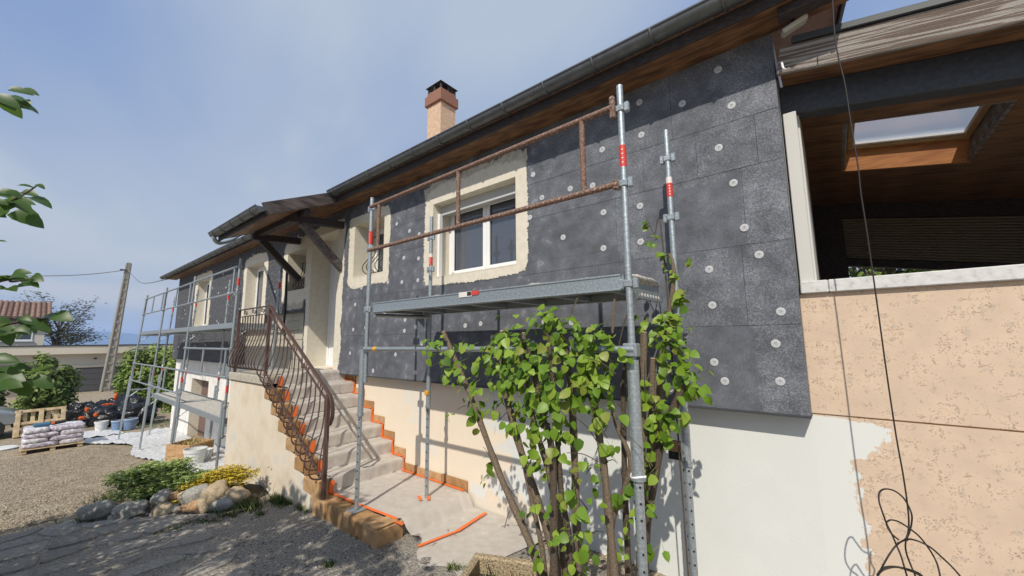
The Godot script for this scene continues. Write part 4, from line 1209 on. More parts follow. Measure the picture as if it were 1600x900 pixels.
# ---------------------------------------------------------------- stairs along the front
const RISER := [-4.87, -5.14, -5.41, -5.70, -5.98, -6.26, -6.53]
const TREAD := [0.12, 0.31, 0.50, 0.69, 0.88, 1.07, 1.25]
const PLAT := -0.06
func build_stairs() -> void:
	var s := thing("outside_stairs", "concrete stairs with cream side wall climbing along the front to the door", "stairs", Vector3(-6.2, -0.4, 0.5))
	var st := new_st()
	# side wall under landing and flight, its upper edge following the steps
	var out := [Vector3(-8.06, -0.9, 1.10), Vector3(-4.93, -0.4, 1.10), Vector3(-4.95, -0.06, 1.10), Vector3(-5.16, 0.10, 1.10), Vector3(-6.62, 1.10, 1.10), Vector3(-6.70, 1.16, 1.10), Vector3(-8.06, 1.16, 1.10)]
	face(st, out, Vector3.BACK)
	var back := []
	for p in out: back.append(p + Vector3(0, 0, -0.12))
	face(st, back, Vector3.FORWARD)
	for i in out.size():
		var j := (i + 1) % out.size()
		face(st, [out[i], out[j], back[j], back[i]], Vector3(out[j].y - out[i].y, out[i].x - out[j].x, 0))
	obj("side_wall", st, M.cheek_render, s)
	st = new_st()
	bx2(st, Vector3(-8.055, -0.9, -0.13), Vector3(-7.95, 1.155, 0.98))
	obj("added_end_wall", st, M.cheek_render, s)
	for k in 7:
		st = new_st()
		var x1: float = RISER[k]
		var x0: float = RISER[k + 1] if k < 6 else -8.07
		bx2(st, Vector3(x0 + 0.002, (-0.6 if k < 6 else 1.13), -0.132), Vector3(x1, TREAD[k], 0.979 if k < 6 else 1.135), 0.008)
		obj("step" if k < 6 else "landing", st, M.concrete, s)
	for k in 6:
		st = new_st()
		bx2(st, Vector3(RISER[k + 1] - 0.03, TREAD[k] - 0.14, 0.98), Vector3(RISER[k], TREAD[k], 1.085), 0.01)
		obj("step_end", st, M.concrete, s)
	st = new_st()
	bx2(st, Vector3(-4.868, -0.6, -0.132), Vector3(-3.58, PLAT, 1.06), 0.01)
	obj("platform", st, M.concrete, s)

	# cardboard protecting the wall, step by step
	rng.seed = 21
	var nth := ["lowest", "second lowest", "third lowest", "third highest", "second highest", "highest"]
	for k in range(-1, 6):
		var x1: float = -3.58 if k < 0 else RISER[k]
		var x0: float = RISER[k + 1]
		var y0: float = PLAT if k < 0 else TREAD[k]
		var cuts := [x1, lerpf(x1, x0, 0.36), lerpf(x1, x0, 0.75), x0 + 0.03] if k < 0 else [x1 + 0.05, x0 + 0.05]
		for i in cuts.size() - 1:
			st = new_st()
			bx2(st, Vector3(cuts[i + 1] + 0.002, y0 + 0.004, -0.139 + 0.006), Vector3(cuts[i], y0 + rng.randf_range(0.115, 0.135), -0.122 + 0.004 * (i % 2)), 0.002)
			var o := obj("cardboard_strip", st, M.cardboard if (k + i) % 2 == 0 else M.cardboard_dark)
			tag(o, ("cardboard strip along the wall of the low platform, %s" % ["next to the shrub end", "behind the scaffold leg", "next to the first step"][i]) if k < 0 else "cardboard strip against the cream wall beside the %s step" % nth[k], "cardboard", "cardboard along the stair wall")
	# cardboard on the open side of the flight
	for k in 6:
		st = new_st()
		bx2(st, Vector3(RISER[k + 1] + 0.01, TREAD[k] + 0.002, 0.93), Vector3(RISER[k] - 0.005, TREAD[k] + 0.010, 1.10), 0.002)
		bx2(st, Vector3(RISER[k + 1] + 0.02, TREAD[k] - 0.13, 1.101), Vector3(RISER[k] - 0.01, TREAD[k] + 0.010, 1.112), 0.002)
		bx2(st, Vector3(RISER[k] + 0.001, TREAD[k] - 0.17, 0.95), Vector3(RISER[k] + 0.010, TREAD[k] + 0.008, 1.10), 0.002)
		tag(obj("cardboard_cover", st, M.cardboard if k % 2 == 0 else M.cardboard_dark), "folded cardboard over the railing end of the %s step" % nth[k], "cardboard", "cardboard over the step ends")
	# folded cardboard along the platform edge
	var xa := -4.86
	var lens := [0.28, 0.30, 0.22, 0.26, 0.24]
	for i in lens.size():
		st = new_st()
		var l: float = lens[i]
		var j := rng.randf_range(-0.012, 0.012)
		bx2(st, Vector3(xa, -0.27, 1.062), Vector3(xa + l - 0.004, PLAT + 0.02 + j * 0.4, 1.105 + j), 0.012)
		bx2(st, Vector3(xa, PLAT + 0.004, 0.90), Vector3(xa + l - 0.004, PLAT + 0.026 + j * 0.4, 1.10 + j), 0.010)
		tag(obj("cardboard_edge", st, M.cardboard if i % 2 == 0 else M.cardboard_dark), "brown cardboard over the platform edge, piece %s" % ["touching the railing foot", "next to the railing foot piece", "before the scaffold base plate", "under the scaffold base plate", "next to the folded corner"][i], "cardboard", "cardboard along the platform edge")
		xa += l
	st = new_st()
	bx2(st, Vector3(-3.58, -0.27, 0.80), Vector3(-3.545, PLAT + 0.018, 1.11), 0.014)
	bx2(st, Vector3(-3.72, PLAT + 0.028, 0.86), Vector3(-3.55, PLAT + 0.040, 1.108), 0.010)
	tag(obj("cardboard_corner", st, M.cardboard), "brown cardboard folded round the corner of the stair platform", "cardboard")
	# upright cardboard at the foot of the railing
	st = new_st()
	bx2(st, Vector3(-4.90, PLAT, 1.0), Vector3(-4.72, 0.17, 1.118), 0.008)
	tag(obj("cardboard_wrap", st, M.cardboard), "cardboard wrapped round the foot of the iron railing post", "cardboard")

	# plastic sheet down the flight, over the platform and out on the ground
	var prof := [Vector2(-6.80, 1.268), Vector2(-6.60, 1.268)]
	for k in range(6, -1, -1):
		var x: float = RISER[k]
		var top: float = TREAD[k]
		var low: float = TREAD[k - 1] if k > 0 else PLAT
		prof.append_array([Vector2(x - 0.008, top + 0.010), Vector2(x + 0.010, top + 0.004), Vector2(x + 0.014, top - 0.014), Vector2(x + 0.016, (top + low) * 0.5), Vector2(x + 0.022, low + 0.026), Vector2(x + 0.045, low + 0.010)])
	prof.append_array([Vector2(-4.4, PLAT + 0.014), Vector2(-4.0, PLAT + 0.014), Vector2(-3.64, PLAT + 0.014), Vector2(-3.57, PLAT), Vector2(-3.52, -0.11), Vector2(-3.46, -0.185), Vector2(-3.36, -0.20), Vector2(-3.1, -0.205), Vector2(-2.8, -0.20), Vector2(-2.4, -0.185)])
	var run := [0.0]
	for i in range(1, prof.size()): run.append(run[-1] + (prof[i] as Vector2).distance_to(prof[i - 1]))
	var total: float = run[-1]
	var wr := FastNoiseLite.new()
	wr.seed = 6
	wr.frequency = 1.9
	wr.fractal_octaves = 2
	var f := func(u: float, v: float) -> Vector3:
		var d := u * total
		var i := 0
		while i < run.size() - 2 and run[i + 1] < d: i += 1
		var t: float = clampf((d - run[i]) / (run[i + 1] - run[i]), 0, 1)
		var p: Vector2 = (prof[i] as Vector2).lerp(prof[i + 1], t)
		var tan_: Vector2 = ((prof[i + 1] as Vector2) - prof[i]).normalized()
		var nrm := Vector2(-tan_.y, tan_.x)
		if nrm.y < 0 and absf(nrm.y) > 0.3: nrm = -nrm
		if nrm.x < 0 and absf(nrm.y) <= 0.3: nrm = -nrm
		var edge := 0.90 + 0.035 * wr.get_noise_2d(d * 0.8, 9.0)
		if p.x > -3.62: edge = 0.80 - 0.05 * smooth(-3.62, -3.4, p.x) + 0.22 * smooth(-3.4, -3.15, p.x) + 0.06 * sin(d * 9.0) * smooth(-3.62, -3.4, p.x)
		var z := lerpf(-0.105, edge, v)
		if p.x > -3.3:
			z = lerpf(-0.12, edge, v)
			p.x -= (v - 0.3) * 0.25 * smooth(-3.2, -2.5, p.x)
		var flat := 0.35 if absf(tan_.y) < 0.2 else 1.0
		var k := wr.get_noise_2d(d * 1.1 + z * 1.3, z * 1.7 - d * 0.5) * 0.008 * flat + absf(wr.get_noise_2d(d * 0.45 + z * 0.4 + 5.0, z * 1.6)) * 0.012 * flat
		p += nrm * (0.008 + k + 0.006)
		if p.x > -3.36: p.y = maxf(p.y, g(p.x, z) + 0.012 + 0.5 * absf(k))
		return Vector3(p.x, p.y, z)
	var cl := thing("plastic_sheet", "crumpled translucent plastic sheet taped down over the stairs and platform", "sheet", Vector3(-4.5, -0.1, 0.4))
	obj("sheet", sheet(330, 44, f), M.film, cl)
	# orange tape that holds it
	for k in 7:
		var low: float = TREAD[k - 1] if k > 0 else PLAT
		st = new_st()
		beam(st, Vector3(RISER[k] + 0.03, TREAD[k] + 0.03, -0.112), Vector3(RISER[k] + 0.05, low + 0.03, -0.112), 0.03, 0.006, 0.0, Vector3.BACK)
		obj("tape", st, M.tape_orange, cl)
		st = new_st()
		beam(st, Vector3(RISER[k] + 0.05, TREAD[k] - 0.02, 0.90 + 0.02 * (k % 2)), Vector3(RISER[k] + 0.062, low + 0.03, 0.93), 0.06, 0.004, 0.0, Vector3.RIGHT)
		obj("tape", st, M.tape_orange, cl)
		if k < 6:
			st = new_st()
			beam(st, Vector3(RISER[k] + 0.02, TREAD[k] + 0.034, -0.095), Vector3(RISER[k + 1] + 0.05, TREAD[k] + 0.036, -0.10), 0.035, 0.006, 0.0)
			obj("tape", st, M.tape_orange, cl)
	for e in [[Vector3(-4.84, -0.026, -0.095), Vector3(-3.60, -0.026, -0.085), 0.036], [Vector3(-4.86, -0.022, 0.93), Vector3(-4.2, -0.024, 0.905), 0.034], [Vector3(-4.2, -0.024, 0.905), Vector3(-3.58, -0.022, 0.86), 0.036], [Vector3(-3.24, -0.178, 0.86), Vector3(-3.16, -0.174, 0.42), 0.034], [Vector3(-3.16, -0.174, 0.42), Vector3(-3.22, -0.170, -0.06), 0.042], [Vector3(-3.82, -0.020, 0.27), Vector3(-3.70, -0.020, 0.36), 0.035], [Vector3(-3.88, -0.020, 0.36), Vector3(-3.76, -0.020, 0.42), 0.035], [Vector3(-3.57, -0.024, 0.90), Vector3(-3.50, -0.06, 0.84), 0.05], [Vector3(-7.0, 1.285, -0.06), Vector3(-6.68, 1.285, -0.06), 0.07]]:
		st = new_st()
		beam(st, e[0] + Vector3(0, 0.004, 0), e[1] + Vector3(0, 0.004, 0), e[2], 0.003, 0.0)
		obj("tape", st, M.tape_orange, cl)
	build_railing()

func build_railing() -> void:
	var r := thing("stair_railing", "brown wrought iron railing with bellied bars along the stairs", "railing", Vector3(-6.3, -0.06, 1.08))
	var z := 1.075
	var a := Vector3(-4.68, 1.13, z)
	var b := Vector3(-6.63, 2.27, z)
	var c := Vector3(-7.98, 2.27, z)
	var st := new_st()
	for e in [[a.x, PLAT, 1.14], [b.x, 1.25, 2.29], [c.x, 1.25, 2.29]]:
		st = new_st()
		bx2(st, Vector3(e[0] - 0.022, e[1], z - 0.022), Vector3(e[0] + 0.022, e[2], z + 0.022), 0.004)
		obj("post", st, M.iron_brown, r)
	# handrail with its curled end, second rail below
	st = new_st()
	beam(st, b + Vector3(0, 0.03, 0), a + Vector3(-0.01, 0.03, 0), 0.05, 0.016, 0.004)
	var q := curve_pts([a + Vector3(-0.02, 0.035, 0), a + Vector3(0.06, -0.02, 0), a + Vector3(0.11, -0.12, 0), a + Vector3(0.115, -0.24, 0), a + Vector3(0.06, -0.34, 0)], 5)
	for i in q.size() - 1: beam(st, q[i], q[i + 1] + (q[i + 1] - q[i]) * 0.1, 0.046, 0.016, 0.003, Vector3.UP + Vector3(0.3, 0, 0))
	obj("handrail", st, M.iron_brown, r)
	st = new_st()
	beam(st, c + Vector3(0, 0.028, 0), b + Vector3(0, 0.028, 0), 0.05, 0.016, 0.004)
	obj("handrail", st, M.iron_brown, r)
	st = new_st()
	beam(st, b + Vector3(0, -0.09, 0), a + Vector3(0, -0.09, 0), 0.028, 0.012, 0.003)
	beam(st, c + Vector3(0, -0.09, 0), b + Vector3(0, -0.09, 0), 0.028, 0.012, 0.003)
	beam(st, b + Vector3(0.03, -0.99, 0), a + Vector3(-0.03, -0.99, 0), 0.028, 0.012, 0.003)
	beam(st, c + Vector3(0, -0.94, 0), b + Vector3(0, -0.94, 0), 0.028, 0.012, 0.003)
	obj("rail", st, M.iron_brown, r)
	var shape := [[0.0, 0.0], [0.2, 0.0], [0.4, 0.02], [0.6, 0.07], [0.78, 0.125], [0.9, 0.14], [0.97, 0.11], [1.0, 0.05], [1.0, 0.0]]
	var bars := []
	for i in 15: bars.append([b.lerp(a, (i + 0.6) / 15.2), 0.90])
	for i in 11: bars.append([c.lerp(b, (i + 0.5) / 11.0), 0.85])
	for e in bars:
		var top: Vector3 = e[0] + Vector3(0, -0.09, 0)
		var pts := []
		for s in shape: pts.append(top + Vector3(0, -e[1] * s[0], s[1]))
		st = new_st()
		tube(st, curve_pts(pts, 3), 0.0088, 6)
		obj("bar", st, M.iron_brown, r)
	# scrolls between the two upper rails
	for i in 5:
		var p := b.lerp(a, 0.10 + i * 0.20) + Vector3(0, -0.03, 0.01)
		obj("scroll", scroll(p, -0.53), M.iron_brown, r)
	for i in 3:
		obj("scroll", scroll(c.lerp(b, 0.25 + i * 0.28) + Vector3(0, -0.03, 0.01), 0.0), M.iron_brown, r)
	# drop shaped loop at the foot post
	st = new_st()
	tube(st, curve_pts([a + Vector3(0.0, -0.30, 0.0), a + Vector3(0.03, -0.45, 0.01), a + Vector3(0.085, -0.68, 0.02), a + Vector3(0.09, -0.82, 0.02), a + Vector3(0.03, -0.90, 0.02), a + Vector3(-0.06, -0.88, 0.02), a + Vector3(-0.085, -0.76, 0.02), a + Vector3(-0.05, -0.55, 0.01), a + Vector3(0.0, -0.32, 0)], 5), 0.0075, 6)
	obj("loop", st, M.iron_brown, r)
func scroll(p: Vector3, tilt: float) -> SurfaceTool:
	var st := new_st()
	var pts := []
	for i in 26:
		var t := i / 25.0
		var s := 1.0 if t < 0.5 else -1.0
		var u := absf(t - 0.5) * 2.0
		var an := u * 5.2
		var rad := 0.045 * (1.0 - 0.75 * u)
		var c := Vector3(s * 0.045, 0, 0)
		pts.append(p + Basis(Vector3.BACK, tilt) * (c + Vector3(-s * cos(an) * rad, -s * sin(an) * rad, 0)))
	tube(st, pts, 0.007, 5)
	return st

# ---------------------------------------------------------------- scaffolds
func hole_discs_along(a: Vector3, b: Vector3, r: float, step: float) -> SurfaceTool:
	var st := new_st()
	var n := int((b - a).length() / step)
	for i in n:
		var p := a.lerp(b, (i + 0.5) / n)
		for d in [Vector3(0.62, 0, 0.78), Vector3(-0.78, 0, 0.62)]:
			rod(st, p + d * (r - 0.004), p + d * (r + 0.0012), 0.0075, 8)
	return st
func coupler(st: SurfaceTool, p: Vector3, side: Vector3) -> void:
	bx(st, p, Vector3(0.062, 0.055, 0.062), 0.008)
	bx(st, p + side * 0.045, Vector3(0.045, 0.075, 0.045), 0.008)
	rod(st, p + side * 0.05 + Vector3(0, -0.05, 0), p + side * 0.05 + Vector3(0, 0.05, 0), 0.012, 6)
func sticker(parent: Node, p: Vector3, up: Vector3, r: float, h: float, two: bool) -> void:
	var st := new_st()
	tube(st, [p - up * h * 0.5, p + up * h * 0.5], r + 0.0012, 14, false)
	obj("sticker", st, M.sticker_red, parent)
	if two:
		st = new_st()
		tube(st, [p + up * h * 0.5, p + up * h * 0.95], r + 0.0012, 14, false)
		obj("sticker", st, M.sticker_white, parent)
	st = new_st()
	for i in 4:
		bx(st, p + up * h * (-0.32 + 0.2 * i) + Vector3(0.3, 0, 0.95).normalized() * (r + 0.001), Vector3(0.010, 0.010, 0.003), 0.0)
	obj("sticker_print", st, M.sticker_white, parent)
func build_front_scaffold() -> void:
	var s := thing("scaffold", "single bay steel scaffold with one deck in front of the big window", "scaffold", Vector3(-2.5, -0.2, 0.65))
	# foot, top, x, z of the four standards
	var posts := [[-4.06, 0.98, PLAT + 0.045, 3.41, 1.66], [-1.0, 0.98, -0.18, 3.47, 1.62], [-3.80, 0.31, PLAT + 0.03, 3.29, 1.30], [-0.91, 0.31, -0.19, 3.40, 1.55]]
	for i in 4:
		var p: Array = posts[i]
		var st := new_st()
		var low: float = [1.30, 0.95, 1.05, 1.0][i]
		rod(st, Vector3(p[0], low, p[1]), Vector3(p[0], p[3], p[1]), 0.0225, 14)
		var po := obj("standard", st, M.galvanised, s)
		# telescopic leg beside it, its pin holes drawn as dark discs in place of shade
		var off := Vector3(-0.052, 0, 0.012) if i == 0 else Vector3(0.0, 0, 0.0)
		var lx := Vector3(p[0], 0, p[1]) + off
		var r1: float = [0.031, 0.038, 0.028, 0.033][i]
		var r2: float = [0.022, 0.030, 0.022, 0.027][i]
		var up_to: float = p[4]
		var mid: float = [0.95, 0.92, 0.98, 0.86][i]
		st = new_st()
		tube(st, [lx + Vector3(0, mid, 0), lx + Vector3(0, up_to, 0)], r1, 14)
		tube(st, [lx + Vector3(0, p[2], 0), lx + Vector3(0, mid + 0.02, 0)], r2, 14)
		var leg := obj("leg", st, M.galvanised, s)
		obj("pin_hole_discs", hole_discs_along(lx + Vector3(0, p[2] + 0.08, 0), lx + Vector3(0, mid, 0), r2, 0.085), M.hole, leg)
		st = new_st()
		bx(st, lx + Vector3(0, p[2] - 0.008, 0), Vector3(0.15, 0.008, 0.15), 0.002)
		obj("base_plate", st, M.galvanised, s)
		# couplers
		var hs: Array = [[3.28, 2.80, 2.10], [3.30, 2.77, 2.10], [3.02, 2.62], [3.16, 2.68]][i]
		for h in hs:
			st = new_st()
			bx(st, Vector3(p[0], h, p[1]), Vector3(0.056, 0.05, 0.056), 0.008)
			bx(st, Vector3(p[0] + 0.044, h, p[1]), Vector3(0.034, 0.07, 0.036), 0.007)
			bx(st, Vector3(p[0] - 0.044, h, p[1]), Vector3(0.034, 0.07, 0.036), 0.007)
			obj("coupler", st, M.galvanised, s)
		st = new_st()
		tube(st, [lx + Vector3(0, mid - 0.012, 0), lx + Vector3(0, mid + 0.012, 0)], r1 + 0.007, 12)
		obj("collar", st, M.galvanised, leg)
		sticker(po, Vector3(p[0], [2.93, 2.96, 2.72, 2.90][i], p[1]), Vector3.UP, 0.0225, [0.15, 0.15, 0.10, 0.11][i], i >= 2)
	# rusty guard frame
	var z := 1.035
	var st := new_st()
	rod(st, Vector3(-3.99, 3.27, z), Vector3(-1.03, 3.30, z), 0.021, 12)
	obj("guard_rail", st, M.rust, s)
	st = new_st()
	rod(st, Vector3(-4.0, 2.765, z), Vector3(-1.02, 2.755, z), 0.021, 12)
	obj("guard_rail", st, M.rust, s)
	for x in [-3.82, -2.54, -1.27]:
		st = new_st()
		rod(st, Vector3(x, 2.76, z), Vector3(x, 3.285, z), 0.020, 12)
		obj("guard_post", st, M.rust, s)
	st = new_st()
	bx(st, Vector3(-1.035, 3.30, z), Vector3(0.035, 0.16, 0.035), 0.008)
	bx(st, Vector3(-1.035, 2.755, z), Vector3(0.035, 0.07, 0.035), 0.008)
	obj("guard_hook", st, M.rust, s)
	# deck: side channels, boards, end caps, spill of plaster
	var d := st
	st = new_st()
	for e in [[0.985, 1.0], [0.29, -1.0]]:
		bx2(st, Vector3(-3.93, 2.065, e[0] - 0.012), Vector3(-1.05, 2.165, e[0] + 0.012), 0.004)
		bx2(st, Vector3(-3.93, 2.153, e[0] - 0.03 - 0.02 * e[1]), Vector3(-1.05, 2.168, e[0] + 0.018), 0.004)
		bx2(st, Vector3(-3.93, 2.06, e[0] - 0.03 - 0.02 * e[1]), Vector3(-1.05, 2.072, e[0] + 0.018), 0.004)
	for x in [-3.93, -1.05]: bx2(st, Vector3(x - 0.012, 2.065, 0.31), Vector3(x + 0.012, 2.16, 0.97), 0.004)
	var deck := obj("deck", st, M.galvanised, s)
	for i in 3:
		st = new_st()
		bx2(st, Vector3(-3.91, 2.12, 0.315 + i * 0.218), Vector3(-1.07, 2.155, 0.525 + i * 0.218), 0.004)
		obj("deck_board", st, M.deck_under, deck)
	for i in 6:
		st = new_st()
		bx2(st, Vector3(-3.6 + i * 0.48, 2.072, 0.31), Vector3(-3.55 + i * 0.48, 2.118, 0.97), 0.003)
		obj("deck_joist", st, M.galvanised, deck)
	fn.seed = 4
	fn.frequency = 2.0
	var f := func(u: float, v: float) -> Vector3:
		var x := lerpf(-3.90, -1.06, u)
		var zz := lerpf(0.31, 0.985, v)
		var up := 0.006 + maxf(0.0, fn.get_noise_2d(x * 1.6, zz * 1.6)) * 0.03 + maxf(0, fn.get_noise_2d(x * 7.0, zz * 7.0)) * 0.012 * smooth(0.2, 1.0, u)
		if v < 0.001 or v > 0.999 or u < 0.001 or u > 0.999: up = -0.012
		return Vector3(x, 2.165 + up, zz)
	obj("plaster_spill", sheet(90, 22, f), M.splash, deck)
	# plaster hanging over the right end
	obj("plaster_spill", blob(Vector3(-1.045, 2.165, 0.62), Vector3(0.035, 0.028, 0.34), 0.7, 0.12, 8, Basis.IDENTITY, 12, 26), M.splash, deck)
	st = new_st()
	bx2(st, Vector3(-1.02, 2.02, 0.33), Vector3(-1.005, 2.085, 0.96), 0.003)
	var tr := obj("transom", st, M.galvanised, s)
	st = new_st()
	for i in 9: rod(st, Vector3(-1.006, 2.05, 0.42 + i * 0.055), Vector3(-1.003, 2.05, 0.42 + i * 0.055), 0.013, 8)
	obj("pin_hole_discs", st, M.sticker_white, tr)
	st = new_st()
	face(st, [Vector3(-1.0, 2.06, 0.955), Vector3(-1.0, 1.90, 0.955), Vector3(-1.0, 2.06, 0.80)], Vector3.RIGHT)
	face(st, [Vector3(-1.006, 2.06, 0.955), Vector3(-1.006, 1.90, 0.955), Vector3(-1.006, 2.06, 0.80)], Vector3.LEFT)
	face(st, [Vector3(-3.86, 2.06, 0.34), Vector3(-3.86, 1.90, 0.34), Vector3(-3.86, 2.06, 0.52)], Vector3.RIGHT)
	obj("gusset", st, M.galvanised, s)
	st = new_st()
	rod(st, Vector3(-3.93, 2.03, 0.98), Vector3(-3.80, 2.03, 0.31), 0.0225, 12)
	obj("transom", st, M.galvanised, s)
	# lower ledger and its clamps
	st = new_st()
	rod(st, Vector3(-4.04, 1.665, 1.015), Vector3(-0.97, 1.685, 1.015), 0.0225, 12)
	obj("ledger", st, M.galvanised, s)
	st = new_st()
	bx(st, Vector3(-1.0, 1.68, 0.99), Vector3(0.09, 0.085, 0.075), 0.008)
	obj("coupler", st, M.galvanised, s)
	st = new_st()
	bx(st, Vector3(-4.04, 1.66, 0.99), Vector3(0.06, 0.06, 0.07), 0.008)
	obj("coupler", st, M.galvanised, s)
	st = new_st()
	tube(st, [Vector3(-3.85, 1.666, 1.015), Vector3(-3.79, 1.667, 1.015)], 0.0255, 12)
	bx(st, Vector3(-3.80, 1.14, 0.335), Vector3(0.055, 0.05, 0.035), 0.006)
	obj("tape_mark", st, M.tape_yellow, s)
	st = new_st()
	bx(st, at_z(733, 459, 1.003), Vector3(0.05, 0.035, 0.003))
	obj("sticker", st, M.sticker_black, deck)
	st = new_st()
	bx(st, at_z(742, 457.5, 1.003), Vector3(0.085, 0.035, 0.003))
	obj("sticker", st, M.sticker_red, deck)
	st = new_st()
	bx(st, at_z(727, 460, 1.0025), Vector3(0.16, 0.045, 0.003))
	obj("sticker", st, M.sticker_white, deck)
	st = new_st()
	var ringp := []
	for i in 13: ringp.append(Vector3(-1.0 + cos(TAU * i / 12.0) * 0.043, 0.93 + 0.006 * sin(i * 1.1), 0.98 + sin(TAU * i / 12.0) * 0.043))
	tube(st, ringp, 0.007, 6)
	obj("rope", st, M.plastic_white, s)

func build_left_scaffold() -> void:
	var s := thing("scaffold", "three bay steel scaffold along the far part of the house front", "scaffold", Vector3(-12.9, -1.1, 0.7))
	var xs := [-8.5, -11.6, -14.5, -17.3]
	var foot := [1.05, 1.09, 1.16, 1.24]
	var P := func(i: int, back: bool, y: float) -> Vector3:
		var yb := g(xs[i], 0)
		var z: float = lerpf(foot[i], 0.97, (y - yb) / (3.3 - yb))
		return Vector3(xs[i], y, z - (0.70 if back else 0.0))
	for i in 4:
		for back in [false, true]:
			var yb := g(xs[i], 0) + 0.03
			var st := new_st()
			rod(st, P.call(i, back, 0.1), P.call(i, back, 3.3), 0.0235, 10)
			var po := obj("standard", st, M.galvanised, s)
			st = new_st()
			var off := Vector3(-0.055, 0, 0.02)
			rod(st, P.call(i, back, yb + 0.45) + off, P.call(i, back, 0.72) + off, 0.030, 10)
			rod(st, P.call(i, back, yb) + off, P.call(i, back, yb + 0.46) + off, 0.022, 10)
			bx(st, P.call(i, back, yb - 0.008) + off, Vector3(0.15, 0.01, 0.15), 0.002)
			obj("leg", st, M.galvanised, s)
			for h in [3.15, 2.66, 1.63, 1.13, 0.62]:
				st = new_st()
				bx(st, P.call(i, back, h), Vector3(0.06, 0.06, 0.06), 0.008)
				obj("coupler", st, M.galvanised, s)
			sticker(po, P.call(i, back, 2.86), Vector3.UP, 0.0235, 0.13, back)
			sticker(po, P.call(i, back, 0.92), Vector3.UP, 0.0235, 0.13, back)
	var rail := func(i: int, j: int, y: float, called: String) -> void:
		var st := new_st()
		rod(st, P.call(i, false, y) + Vector3(0, 0, 0.035), P.call(j, false, y) + Vector3(0, 0, 0.035), 0.020, 8)
		obj(called, st, M.galvanised, s)
	for i in 3:
		for y in [3.15, 2.66, 1.13]: rail.call(i, i + 1, y, "guard_rail")
		if i > 0: rail.call(i, i + 1, 0.62, "guard_rail")
		if i == 0: rail.call(0, 1, 1.63, "guard_rail")
		for lv in [[2.66, 3.15], [0.62 if i > 0 else 1.13, 1.13 if i > 0 else 1.63]]:
			for t in [0.05, 0.5, 0.95]:
				var st := new_st()
				var a: Vector3 = P.call(i, false, lv[0]).lerp(P.call(i + 1, false, lv[0]), t)
				var b: Vector3 = P.call(i, false, lv[1]).lerp(P.call(i + 1, false, lv[1]), t)
				rod(st, a + Vector3(0, 0, 0.035), b + Vector3(0, 0, 0.035), 0.017, 8)
				obj("guard_post", st, M.galvanised, s)
		for y in [2.06, 0.36]:
			if y < 1.0 and i == 2: continue
			var st := new_st()
			var a: Vector3 = P.call(i, false, y)
			var b: Vector3 = P.call(i + 1, false, y)
			for z in [0.0, -0.68]:
				bx2(st, Vector3(b.x + 0.06, y - 0.05, a.z + z - 0.02), Vector3(a.x - 0.06, y + 0.05, a.z + z + 0.015), 0.004)
			for x in [b.x + 0.06, a.x - 0.06]: bx2(st, Vector3(x - 0.02, y - 0.045, a.z - 0.66), Vector3(x + 0.02, y + 0.045, a.z - 0.021), 0.004)
			var dk := obj("deck", st, M.galvanised, s)
			for k in 3:
				st = new_st()
				bx2(st, Vector3(b.x + 0.085, y + 0.012, a.z - 0.655 + k * 0.212), Vector3(a.x - 0.085, y + 0.046, a.z - 0.45 + k * 0.212), 0.004)
				obj("deck_board", st, M.splash, dk)
	for i in 4:
		for y in [2.0, 0.30]:
			var st := new_st()
			rod(st, P.call(i, false, y), P.call(i, true, y), 0.0225, 8)
			rod(st, P.call(i, false, y - 0.22), P.call(i, false, y).lerp(P.call(i, true, y), 0.35), 0.012, 6)
			obj("transom", st, M.galvanised, s)

